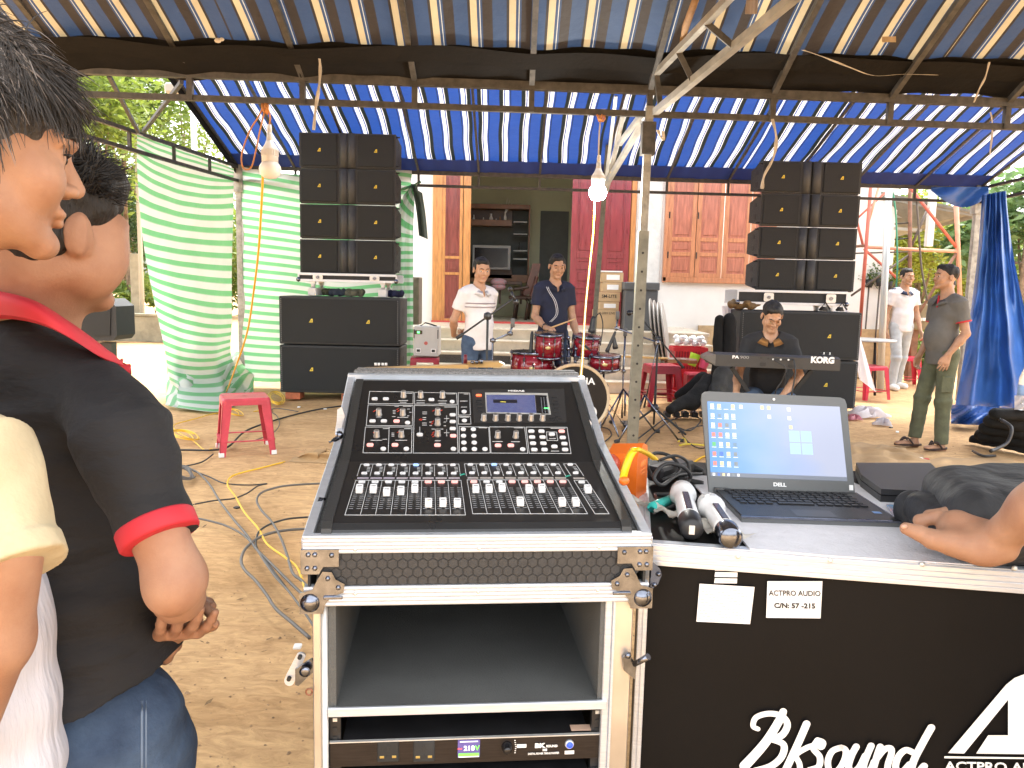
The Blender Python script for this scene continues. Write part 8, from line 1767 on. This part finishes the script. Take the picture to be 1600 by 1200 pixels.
q=MB();q.cyl(c_-Vector((0, 0, .08)), Vector((c_.x, c_.y, .25)), .011, None, 8);mk('stand_tube', q, M_chrome, sd_)
for a_ in(20, 140, 260):q=MB();q.tube([Vector((c_.x+.28*math.cos(R(a_)), c_.y+.28*math.sin(R(a_)), .01)), Vector((c_.x, c_.y, .35)), c_-Vector((0, 0, .12)), c_+Vector((.14*math.cos(R(a_)), .14*math.sin(R(a_)), -.10)), c_+Vector((.165*math.cos(R(a_)), .165*math.sin(R(a_)), -.06))], .007, 6);mk('leg', q, M_chrome, sd_)
def micat(p, d, label, L_=.16, r=.014):
 d=Vector(d).normalized();u_, v_, _=basis(d);q=MB();q.lathe([(0, -.005), (r*1.2, 0), (r*1.25, .03), (r, .045), (r*.85, L_), (r*.5, L_+.03), (0, L_+.03)], Matrix.Translation(p)@Matrix((u_, v_, d)).transposed().to_4x4(), 12);return solo('drum_microphone', q, M_blk, label, 'microphone', 'drum microphones')
micat(P(948, 550, 7.6), (.35, 0, .9), 'black drum microphone angled over the small right drum', .19, .017)
micat(P(829, 553, 7.8), (.05, 0, 1), 'black drum microphone standing up at the floor tom', .2, .02);micat(P(924, 520, 7.9), (.1, 0, 1), 'black clip microphone on the rim of the right tom', .14, .03)
micat(P(905, 533, 7.55), (.9, -.1, -.7), 'blue ringed drum microphone pointing down between the toms', .12, .014);micat(P(962, 545, 7.6), (-.2, 0, .9), 'small black microphone clipped at the right drum edge', .10, .022)
cord([P(926, 512, 7.9), P(931, 495, 7.9), P(938, 491, 7.9), P(942, 510, 7.9), P(938, 540, 7.9)], .006, M_rub, 'thin brown cable arching above the right tom')
def cstand(pts, base, label, legs=True, rf=.011):
 t=thing('cymbal_stand', label, 'stand', (base.x, base.y, 0));q=MB();q.tube(pts, rf, 8);mk('tube', q, M_chrome, t);q=MB();q.cyl(pts[-1]-Vector((0, 0, .02)), pts[-1]+Vector((0, 0, .06)), .02, None, 10);mk('felt', q, mat('grey_felt', (.12, .12, .12), .9), t)
 for p in pts[1:-1]:q=MB();q.ball(p, .024, 8);q.box(p, (.05, .03, .03));mk('joint', q, M_chrome, t)
 for a_ in(100, 220, 340):
  e=Vector((base.x+.34*math.cos(R(a_)), base.y+.34*math.sin(R(a_)), .015));q=MB();q.cyl(Vector((base.x, base.y, .42)), e, .009, None, 7);lg=mk('leg', q, M_chrome, t);q=MB();q.cyl(e, e+Vector((.05*math.cos(R(a_)), .05*math.sin(R(a_)), -.0)), .018, None, 8);mk('rubber_foot', q, M_rub, lg)
 return t
b1=P(770, 600, 6.9);cstand([Vector((b1.x, 6.9, .2)), P(770, 532, 6.9), P(797, 521, 6.9), P(801, 508, 6.9)], b1, 'chrome cymbal stand without cymbal left of the drum kit')
b2=P(974, 600, 7.8);cstand([Vector((b2.x, 7.8, .12)), P(974, 580, 7.8), P(977, 522, 7.8)], b2, 'upright chrome hi-hat stand right of the bass drum')
b3=P(1008, 600, 7.35);cstand([Vector((b3.x, 7.35, .3)), P(1028, 535, 7.4), P(963, 513, 7.6), P(965, 496, 7.6)], b3, 'chrome boom cymbal stand with wide legs beside the near post')
def bstand(px, ytop, Y, boom0, boom1, label, head=True, mz=(0, 0)):
 p=P(px, ytop, Y);t=thing('microphone_stand', label, 'stand', (p.x, Y, 0));q=MB();q.cyl((p.x, Y, .25), p, .010, None, 8);q.cyl((p.x, Y, .22), (p.x, Y, p.z*.5), .013, None, 8);mk('pole', q, M_blkm, t)
 q=MB();q.ball(p, .035, 10);q.cyl(p-Vector((.03, 0, 0)), p+Vector((.03, 0, 0)), .025, None, 10);mk('clutch', q, M_blk, t)
 q=MB();q.cyl(P(*boom0), P(*boom1), .008, None, 8);q.cyl(P(*boom0), P(*boom0).lerp(P(*boom1), .12), .014, None, 8);mk('boom', q, M_blkm, t)
 q=MB();q.ball((p.x, Y, .24), .045, 10);mk('hub', q, M_blk, t)
 for a_ in(80, 200, 320):
  e=Vector((p.x+.36*math.cos(R(a_)), Y+.36*math.sin(R(a_)), .015));q=MB();q.cyl((p.x, Y, .24), e, .011, None, 7);mk('leg', q, M_blkm, t)
 return t
bstand(762, 494, 6.4, (713, 529, 6.35), (803, 466, 6.45), 'black boom microphone stand in front of the man in the white shirt')
q=MB();p0=P(799, 456, 6.45);p1=P(806, 472, 6.45);q.cyl(p0, p1, .014, .012, 10);q.ball(p1, .026, 10);q.ball(P(797, 452, 6.45), .022, 8);solo('microphone', q, M_blks, 'black microphone clipped at the end of the left boom', 'microphone')
bstand(1028, 530, 7.75, (1068, 575, 7.7), (996, 490, 7.8), 'black boom microphone stand in front of the stacked red stools')
q=MB();p0=P(996, 488, 7.8);q.cyl(p0, P(984, 488, 7.75), .014, .02, 8);q.ball(P(983, 489, 7.75), .03, 10);solo('microphone', q, M_blks, 'black microphone at the end of the boom behind the near post', 'microphone')
def guitar(body_c, bx_dir, nk, label, m_, sc=1.0):
 t=thing('guitar', label, 'guitar', tuple(body_c));d=Vector(bx_dir).normalized();s_=d.cross(UZ).normalized()
 out=[(-.20, 0), (-.18, .12), (-.08, .165), (.02, .12), (.08, .13), (.17, .15), (.20, .10), (.14, .06), (.13, 0), (.14, -.06), (.20, -.10), (.17, -.15), (.08, -.13), (.02, -.12), (-.08, -.165), (-.18, -.12)]
 q=MB();q.prism([(a*sc, b*sc)for a, b in out], body_c, d, s_, UZ, .042*sc);mk('body', q, m_, t)
 q=MB();q.obox(Vector(body_c)+d*(.14+nk/2)*sc+UZ*.04*sc, d, s_, UZ, nk*sc, .052*sc, .022*sc, .004);mk('neck', q, mat('maple_neck', (.62, .38, .14), .35), t)
 hd0=Vector(body_c)+d*(.14+nk+.09)*sc+UZ*.038*sc;q=MB();q.obox(hd0, d, s_, UZ, .19*sc, .075*sc, .016*sc, .006);hh=mk('headstock', q, mat('maple_neck', (.62, .38, .14)), t)
 for k_ in range(4):q=MB();q.cyl(hd0+d*(-.06+.04*k_)*sc, hd0+d*(-.06+.04*k_)*sc+UZ*.03*sc, .008, None, 8);mk('tuner', q, M_chrome, hh)
 return t
guitar(P(1062, 566, 9.1), (-1, .0, .02), .62, 'brown bass guitar lying across the stacked red stools', mat('brown_burst', (.16, .05, .02), .2, var=.3, coat=.4))
gn=thing('guitar', 'pale wooden guitar neck with chrome tuners lying behind the mixer case', 'guitar', tuple(P(650, 572, 2.3)));Yg=2.3
q=MB();q.bar(P(568, 578, Yg), P(732, 572, Yg), .040, .012);mk('neck', q, mat('maple_neck', (.62, .38, .14)), gn)
q=MB();q.prism([(0, -.006), (.10, -.004), (.115, .005), (.10, .012), (0, .010)], P(728, 571, Yg), X1, Z1, Y1, .05);hh=mk('headstock', q, mat('maple_neck', (.62, .38, .14)), gn)
for px, hh_ in((727, 14), (738, 4), (745, 5), (752, 7)):q=MB();p=P(px, 568, Yg-.01);q.cyl(p, p+Vector((0, 0, hh_/1208*Yg)), .006, .005, 8);mk('tuner', q, M_chrome if px>730 else mat('dark_red_peg', (.15, .01, .02), .4), hh)
for px in(587, 592, 598, 603):q=MB();q.cyl(P(px, 571, Yg-.02), P(px, 567, Yg-.02), .004, None, 6);mk('bridge_pin', q, M_white, gn)
st_=thing('flat_case', 'low black flight case behind the mixer carrying the wooden guitar neck', 'flight case', (P(650, 600, 2.5).x, 2.5, 0));zt_=P(650, 581, 2.3).z-.012
x0, x1=P(575, 590, 2.3).x, P(742, 590, 2.3).x;q=MB();q.box(((x0+x1)/2, 2.35, zt_/2), (x1-x0, .16, zt_), bev=.004);mk('body', q, M_blkm, st_)
# ================================================================== KEYBOARD
Yk=6.45;kb=thing('keyboard', 'black arranger keyboard on an X stand seen from behind in front of the seated man', 'keyboard', (P(1210, 565, Yk).x, Yk, 0))
kl, kr=P(1118, 562, Yk), P(1313, 569, Yk);kd=(kr-kl).normalized();kU=Vector((0, 0, 1));L_=(kr-kl).length
q=MB();pr2=[(-.0, -.052), (.0, .045), (.05, .062), (.30, .045), (.34, -.02), (.34, -.052)]
q.add([kl+Y1*a+Z1*b for a, b in pr2]+[kr+Y1*a+Z1*(b-.006)for a, b in pr2], [list(range(6)), [6+i for i in range(6)][::-1]]+[[i, 6+i, 6+(i+1)%6, (i+1)%6]for i in range(6)], False);mk('body', q, mat('keyboard_body', (.030, .030, .031), .38, var=.1, bump=.1, bs=400), kb)
q=MB();tip=P(1104, 560, Yk)+Vector((0, .12, 0));q.add([kl+Vector((0, .0, -.045)), kl+Vector((0, 0, .045)), kl+Vector((0, .3, .045)), kl+Vector((0, .3, -.045)), tip+Vector((0, -.04, -.012)), tip+Vector((0, -.04, .012)), tip+Vector((0, .1, .012)), tip+Vector((0, .1, -.012))], [[0, 1, 5, 4], [1, 2, 6, 5], [2, 3, 7, 6], [3, 0, 4, 7], [4, 5, 6, 7]], False);mk('end_cap', q, mat('keyboard_end', (.09, .085, .08), .35), kb)
text('brand_lettering', 'KORG', .070, P(1285, 563, Yk), kd, Z1, -Y1, M_wink, kb, off=.004, bold=.004, sx=1.0);text('brand_lettering', 'PA', .036, P(1149, 558, Yk), kd, Z1, -Y1, M_wink, kb, off=.004, bold=.0012, sx=1.3);text('brand_lettering', '900', .034, P(1163, 558.5, Yk), kd, Z1, -Y1, mat('grey_ink', (.3, .3, .3)), kb, off=.004, sx=1.5)
for(x_, y_, w_, h_)in((1192, 569, .045, .028), (1237, 572, .05, .028), (1189, 559, .02, .012), (1200, 560, .015, .01)):q=MB();c_=P(x_, y_, Yk-.002);q.obox(c_, kd, Z1, -Y1, w_, h_, .006);mk('port', q, M_ink, kb)
for k_ in range(9):q=MB();q.cyl(P(1208+4*k_, 561.5+.12*k_, Yk+.01), P(1208+4*k_, 561.5+.12*k_, Yk-.012), .008, None, 8);mk('jack', q, M_alu2 if k_%3==0 else M_blk, kb)
for(a, b)in(((1143, 574, 6.5), (1236, 668, 6.75)), ((1268, 578, 6.5), (1170, 668, 6.75)), ((1143, 574, 6.75), (1236, 664, 7.0)), ((1268, 578, 6.75), (1170, 664, 7.0))):
 q=MB();A_=P(*a);B_=P(*b);B_.z=.03;q.bar(A_, B_, .03, .03, Y1);mk('stand_leg', q, M_blkm, kb)
q=MB();q.bar(P(1170, 668, 6.6), P(1170, 668, 7.1), .001);
ph=thing('small_mixer', 'small black device with white knobs on the right end of the keyboard', 'device', tuple(P(1290, 552, 6.6)));q=MB();c_=P(1290, 556, 6.6);q.box(c_, (.11, .07, .02), bev=.004);mk('body', q, M_blk, ph)
for k_ in range(4):q=MB();q.cyl(c_+Vector((-.04+.025*k_, 0, .01)), c_+Vector((-.04+.025*k_, 0, .03)), .006, None, 8);mk('knob', q, M_white if k_%2 else M_blk, ph)
cord([P(1240, 562, 6.43), P(1243, 580, 6.35), P(1240, 600, 6.35), P(1236, 625, 6.4), G(1230, 680)], .007, M_rub, 'black cable hanging from the back of the keyboard');cord([P(1209, 562, 6.43), P(1228, 575, 6.35), P(1222, 595, 6.4), P(1210, 620, 6.5), G(1205, 690)], .005, M_rub, 'thin black cable looping under the keyboard')
# ================================================================== BAGS, SOFT CASES
M_nyl=mat('nylon_dark', (.012, .012, .012), .85, var=.35, vs=7, bump=.4, bs=90, spec=.25)
def softcase(pts, r, label, seed=1, name='gig_bag', m_=M_nyl):
 s=SDF(.06);
 for a, b, ra_, rb_ in pts:s.cone(a, b, ra_, rb_)
 s.noise(.012, 14, seed).noise(.005, 40, seed+1);s.cut((0, 0, .004), (0, 0, -1));o=sdfobj(name, s, .014, m_, None);o['label']=label;o['category']='bag';return o
softcase([(P(1095, 612, 8.6), P(1048, 640, 8.3), .07, .06), (P(1108, 595, 8.7), P(1082, 630, 8.45), .08, .09)], 0, 'black soft gig bag leaning low beside the stacked stools', 3)
softcase([(P(1062, 618, 8.9), P(1098, 590, 9.0), .06, .07)], 0, 'slim black case lying under the red crates', 5)
softcase([(P(1128, 585, 8.7), P(1112, 635, 8.4), .09, .11), (P(1138, 580, 8.8), P(1134, 645, 8.5), .09, .12)], 0, 'large grey black backpack standing left of the keyboard player', 8, 'backpack', mat('grey_nylon', (.03, .03, .028), .85, var=.4, vs=8, bump=.5, bs=60))
softcase([(P(1124, 500, 9.2), P(1120, 600, 9.2), .055, .07)], 0, 'tall narrow black soft case propped left of the right stack', 11);softcase([(P(1140, 500, 9.2), P(1138, 600, 9.15), .075, .09)], 0, 'second tall black soft case propped against the right stack', 12)
def slabbag(pts, t_, label, seed):
 s=SDF(.03);
 for a, b in zip(pts[:-1], pts[1:]):s.cone(a, b, t_, t_)
 for a in pts:pass
 return s
bgx=thing('laptop_bag', 'black open laptop bag slumped on the ground at the right edge', 'bag', tuple(G(1570, 705)))
s=SDF(.03);A_, B_, C__, D__=G(1528, 690, .02), P(1560, 648, 6.9), P(1640, 650, 6.9), G(1640, 712, .02)
for i in range(9):
 for j in range(5):
  a, b=i/8, j/4;p=(A_*(1-a)+D__*a)*(1-b)+(B_*(1-a)+C__*a)*b;s.cone(p, p+Vector((0, .04, 0)), .055, .055, k=.03)
s.noise(.01, 18, 3).noise(.004, 50, 5);s.cut((0, 0, .003), (0, 0, -1));sdfobj('body', s, .012, M_nyl, bgx)
q=MB();q.tube(smooth_path([P(1562, 655, 6.8), P(1580, 668, 6.7), P(1575, 690, 6.65), P(1560, 700, 6.6), P(1548, 705, 6.55)], 5), .016, 6);mk('handle', q, M_blk, bgx);q=MB();q.tube(smooth_path([G(1520, 705, .02), G(1535, 712, .03), G(1555, 712, .02)], 5), .012, 6);mk('strap', q, M_blk, bgx)
bt=thing('water_bottle', 'large clear plastic water bottle standing on the black bag at the right edge', 'bottle', tuple(P(1597, 640, 6.9)));c_=P(1598, 640, 6.85)
q=MB();q.lathe([(.05, 0), (.055, .02), (.052, .1), (.055, .2), (.052, .28), (.03, .36), (.016, .40), (.016, .43)], Matrix.Translation(c_), 20);mk('body', q, mat('clear_bottle', (.75, .8, .85), .12, trans=.55), bt);q=MB();q.lathe([(.019, .43), (.019, .46), (0, .46)], Matrix.Translation(c_), 14);mk('cap', q, M_white, bt);q=MB();q.lathe([(.0562, .12), (.0562, .22)], Matrix.Translation(c_), 20);mk('label_band', q, mat('label_blue', (.3, .45, .7)), bt)
q=MB();q.grid(lambda a, b:P(1585+22*a, 618+22*b, 6.8+.03*math.sin(a*7+b*9)), 8, 8);solo('plastic_bag', q, mat('thin_white_plastic', (.75, .72, .75)), 'thin white plastic bag by the water bottle', 'plastic bag')
rt=thing('round_table', 'grey round table edge between the right stack and the white grey pole', 'table', (P(1362, 530, 11).x, 11, 0));q=MB();q.lathe([(0, -.01), (.42, -.012), (.43, 0), (.42, .012), (0, .012)], Matrix.Translation((P(1350, 530, 11).x, 11, P(1362, 531, 11).z)), 32, False);mk('table_top', q, mat('grey_table', (.3, .3, .29), .4), rt)
for dx in(-.2, .2):q=MB();q.cyl((P(1352, 530, 11).x+dx, 11, .0), (P(1352, 530, 11).x+dx*.7, 11, P(1362, 531, 11).z), .018, None, 8);mk('leg', q, M_blkm, rt)
# ================================================================== GROUND LITTER, SHEETS, CABLES
def flatcloth(px4, m_, label, name='cloth', amp=.03, n=26, seed=1, cat='cloth'):
 q=MB()
 def f(a, b):
  p=[G(*x_)for x_ in px4];v=p[0]*(1-a)*(1-b)+p[1]*a*(1-b)+p[2]*a*b+p[3]*(1-a)*b;e=min(a, 1-a, b, 1-b)*4
  v.z=.006+amp*max(0, min(1, e))*(.45+.55*math.sin(a*13+seed+2*math.sin(b*7))*math.sin(b*11+seed*2+a*4));v.x+=.03*math.sin(b*19+seed);v.y+=.04*math.sin(a*17+seed*3);return v
 q.grid(f, n, n//2);return solo(name, q, m_, label, cat)
M_tan=mat('tan_sheet', (.42, .27, .13), .85, var=.2, vs=3, bump=.3, bs=30)
flatcloth([(1318, 690), (1410, 700), (1500, 738), (1300, 745)], M_tan, 'crumpled tan cloth sheet on the ground behind the laptop', amp=.05)
flatcloth([(1395, 722), (1560, 712), (1640, 742), (1420, 748)], M_tan, 'flat tan sheet on the ground behind the black bag', amp=.03, seed=4)
flatcloth([(445, 722), (500, 706), (560, 708), (560, 726)], M_tan, 'crumpled tan cloth on the ground beside the mixer case', amp=.07, seed=2)
def crumple(px, py, w_, d_, h_, m_, label, seed, nm='plastic_bag'):
 g_=G(px, py);q=MB();
 def f(a, b):
  th=2*math.pi*a;rr_=(.75+.25*math.sin(3*th+seed)+.12*math.sin(7*th+seed*2));r=math.sin(math.pi*min(.5, b*.5)+.0)*rr_;return Vector((g_.x+w_*r*math.cos(th), g_.y+d_*r*math.sin(th), .004+h_*(math.cos(math.pi*.5*b)**.8 if b<1 else 0)*(.7+.5*math.sin(5*th+b*6+seed))))
 q.grid(f, 30, 12);return solo(nm, q, m_, label, 'plastic bag')
crumple(1352, 650, .28, .22, .10, mat('thin_white_plastic', (.75, .72, .75)), 'crumpled white plastic bag on the ground right of the laptop', 2);crumple(1380, 664, .12, .10, .07, mat('thin_white_plastic', (.75, .72, .75)), 'knotted end of a white plastic bag on the ground', 5);crumple(1334, 655, .09, .12, .05, mat('pink_film', (.6, .22, .26), .4, transl=.3), 'small pink plastic bag beside the white bag', 3)
rr=random.Random(9)
for i, (px, py, m_, lab)in enumerate(((1440, 718, M_paper, 'white and red wrapper on the ground below the sandals'), (1402, 676, M_white, 'small crushed white cup on the ground'), (1392, 669, M_blk, 'small black bottle cap on the dirt'), (1540, 668, M_paper, 'scrap of paper before the blue tarp'), (508, 640, M_paper, 'tiny white scrap near the black cables'), (467, 637, M_paper, 'pale scrap beside the yellow cord coil'), (370, 795, M_blk, 'small black cap between the cables'), (1005, 590, M_blk, 'dark scrap under the stools'), (465, 1013, M_white, 'short white strip on the ground beside the case'))):
 g_=G(px, py);a_=rr.uniform(0, 3);q=MB();q.box((g_.x, g_.y, .008), (.07 if i<2 else.035, .03, .012), Matrix.Rotation(a_, 3, 'Z'), .003);solo('litter', q, m_, lab, 'litter')
q=MB();g_=G(1447, 719);q.box((g_.x, g_.y, .008), (.05, .03, .014), Matrix.Rotation(.3, 3, 'Z'), .003);solo('litter', q, M_trim, 'red wrapper piece on the ground below the sandals', 'litter')
M_gc=mat('grey_cable', (.11, .10, .09), .5);M_bc=mat('black_cable', (.02, .02, .02), .5);M_yc2=mat('yellow_ground_cable', (.80, .48, .02), .45)
def E(x, y):return G(200+x/2.856, 580+y/2.856, .012)
def gcab(pts, r, m_, lab, z=None):cord([E(*p)for p in pts], r, m_, lab)
gcab([(700, 404), (600, 430), (500, 455), (455, 475), (445, 510), (480, 560), (520, 630), (580, 700), (620, 770), (700, 830), (750, 870), (775, 925), (800, 1010)], .006, M_yc2, 'yellow cable snaking from the tan cloth to the mixer case')
gcab([(160, 350), (280, 352), (380, 352), (450, 335), (520, 270), (620, 230), (760, 190), (880, 165), (1000, 150)], .009, M_bc, 'thick black cable running behind the red stool to the left subwoofers')
gcab([(230, 432), (300, 445), (360, 500), (410, 580), (470, 660), (530, 730), (570, 790), (640, 860), (720, 940), (790, 1010), (820, 1060)], .0075, M_gc, 'grey cable curving from the coil down to the case, longest')
gcab([(290, 595), (380, 578), (470, 568), (530, 545), (580, 512), (620, 502), (540, 508), (430, 500), (360, 470), (290, 445)], .005, M_bc, 'thin black cable folded back beside the yellow cable')
gcab([(290, 652), (380, 672), (450, 695), (520, 735), (570, 790), (610, 850), (660, 920), (720, 985), (790, 1080), (830, 1140)], .006, M_gc, 'grey cable passing under the yellow cable, middle')
gcab([(890, 500), (780, 505), (680, 515), (600, 540), (575, 575), (595, 620), (640, 670), (680, 740), (710, 820), (735, 900), (770, 930), (800, 960)], .0075, M_gc, 'grey cable looping right of the yellow cable')
gcab([(800, 703), (690, 712), (600, 735), (530, 785), (505, 840), (520, 885), (570, 935), (620, 1000), (660, 1060), (730, 1120), (810, 1190)], .008, M_gc, 'dark grey cable bulging leftmost beside the case')
gcab([(830, 650), (720, 658), (640, 680), (590, 710), (575, 740), (575, 790), (640, 880), (700, 960)], .006, M_bc, 'black cable crossing over the grey cables near the case')
gcab([(560, 310), (640, 280), (675, 240), (665, 200), (640, 180), (660, 165), (760, 180)], .005, M_gc, 'thin grey cable wandering behind the red stool')
gcab([(250, 425), (330, 405), (380, 370)], .006, M_bc, 'short black cable between the coil and the red stool')
def coil(cx, cy, rx_, ry_, n, r, m_, lab, seed):
 rr=random.Random(seed);pts=[]
 for i in range(n*10):a_=i*.63;k=1+.25*math.sin(i*.37+seed)+rr.uniform(-.08, .08);p=E(cx+rx_*k*math.cos(a_), cy+ry_*k*math.sin(a_));p.z=.01+.05*abs(math.sin(i*.31));pts.append(p)
 cord(pts, r, m_, lab, k=4)
coil(245, 470, 42, 22, 5, .006, M_gc, 'coil of grey cable on the ground behind the black polo man', 2)
coil(185, 365, 18, 16, 2, .006, M_bc, 'small loop of black cable by the man elbow', 3)
coil(250, 300, 55, 16, 4, .0045, M_yc2, 'loose heap of yellow cord left of the red stool', 4);coil(660, 130, 32, 22, 5, .0045, M_yc2, 'bunched yellow cord near the left subwoofer bricks', 5);coil(470, 195, 34, 10, 3, .0045, M_yc2, 'yellow cord loops behind the red stool', 7)
gcab([(375, 345), (340, 350), (290, 310), (220, 270), (205, 240), (290, 215), (380, 190), (440, 185)], .005, M_yc2, 'yellow cord trailing from the heap to behind the stool');gcab([(560, 180), (600, 172), (640, 150)], .005, M_yc2, 'short yellow cord leading to the bunch by the bricks')
cord([G(x_, y_, .012)for x_, y_ in((965, 700), (990, 690), (1020, 668), (1040, 655), (1060, 668), (1080, 672), (1095, 655), (1070, 650), (1040, 662), (1010, 690), (1000, 720))], .008, M_bc, 'black cables tangled on the ground before the stacked stools')
cord([G(x_, y_, .012)for x_, y_ in((1055, 660), (1075, 690), (1100, 700), (1130, 680), (1100, 665), (1060, 676))], .006, M_bc, 'thin black cable loop beside the laptop lid');cord([G(x_, y_, .012)for x_, y_ in((1060, 690), (1068, 685), (1072, 692), (1062, 696), (1080, 694), (1140, 700))], .009, mat('yellow_plug_cable', (.65, .5, .05), .5), 'yellow plug and cable end on the ground left of the laptop')
cord([G(x_, y_, .012)for x_, y_ in((945, 690), (955, 680), (950, 670), (930, 668), (925, 690))], .007, M_bc, 'black cable beside the bass drum foot');cord([G(x_, y_, .012)for x_, y_ in((1070, 742), (1085, 722), (1105, 712), (1130, 715))], .008, M_yc2, 'yellow cable behind the laptop lid')
pb_=thing('pedal_board', 'row of black pedals lying on the ground behind the laptop', 'pedals', tuple(G(1070, 655)))
for k_ in range(5):g_=G(1042+14*k_, 652);q=MB();q.box((g_.x, g_.y, .035), (.075, .11, .06), bev=.01);o4=mk('pedal', q, M_blk, pb_);q=MB();q.cyl((g_.x, g_.y-.02, .065), (g_.x, g_.y-.02, .08), .012, None, 8);mk('knob', q, M_chrome, o4)
q=MB();g0=G(965, 650, .03)
bp_=thing('kick_pedal', 'chrome bass drum pedal on the ground before the bass drum', 'pedal', tuple(G(975, 655)));q.box(G(978, 662, .03), (.09, .28, .02), bev=.005);mk('footboard', q, M_chrome, bp_)
q=MB();c_=G(976, 650, .02);q.cyl(c_, c_+Vector((0, .03, .28)), .012, None, 8);q.cyl(c_+Vector((.05, 0, 0)), c_+Vector((.05, .03, .28)), .012, None, 8);mk('frame', q, M_chrome, bp_)
rr=random.Random(77);q=MB();q2=MB()
for i in range(8000):
 y_=1.2+12*rr.random()**1.5;x_=rr.uniform(-1, 1)*(y_*.72+.3);s0_=rr.uniform(.0015, .0055)*(1 if rr.random()<.96 else 2.0);z_=gz(x_, y_)+s0_*.2
 t3=[Vector((s0_*math.cos(a)*rr.uniform(.7, 1.3), s0_*math.sin(a)*rr.uniform(.7, 1.3), 0))for a in(0, 1.3, 2.5, 3.8, 5)];b=Vector((x_, y_, z_));q.add([b+v for v in t3]+[b+Vector((0, 0, s0_*.7))], [[k, (k+1)%5, 5]for k in range(5)])
for i in range(420):
 y_=2+10*rr.random();x_=rr.uniform(-1, 1)*(y_*.72);s0_=rr.uniform(.008, .022);a=rr.uniform(0, 6.3);u_=Vector((math.cos(a), math.sin(a), rr.uniform(-.1, .3)))*s0_;v_=Vector((-math.sin(a), math.cos(a), .1))*s0_*.4;b=Vector((x_, y_, gz(x_, y_)+.008));q2.add([b-u_, b+v_, b+u_, b-v_], [[0, 1, 2, 3]])
for mb_2, nm_3, m_ in((q, 'pebbles', mat('earth_crumb', (.36, .23, .13), .95, var=.4, vs=40)), (q2, 'dry_leaves', mat('dry_leaf', (.20, .12, .05), .8, var=.4, vs=40))):o=mk(nm_3, mb_2, m_);o['kind']='stuff';o['label']='small %s scattered over the bare earth yard'%nm_3.replace('_', ' ');o['category']=nm_3.replace('_', ' ')
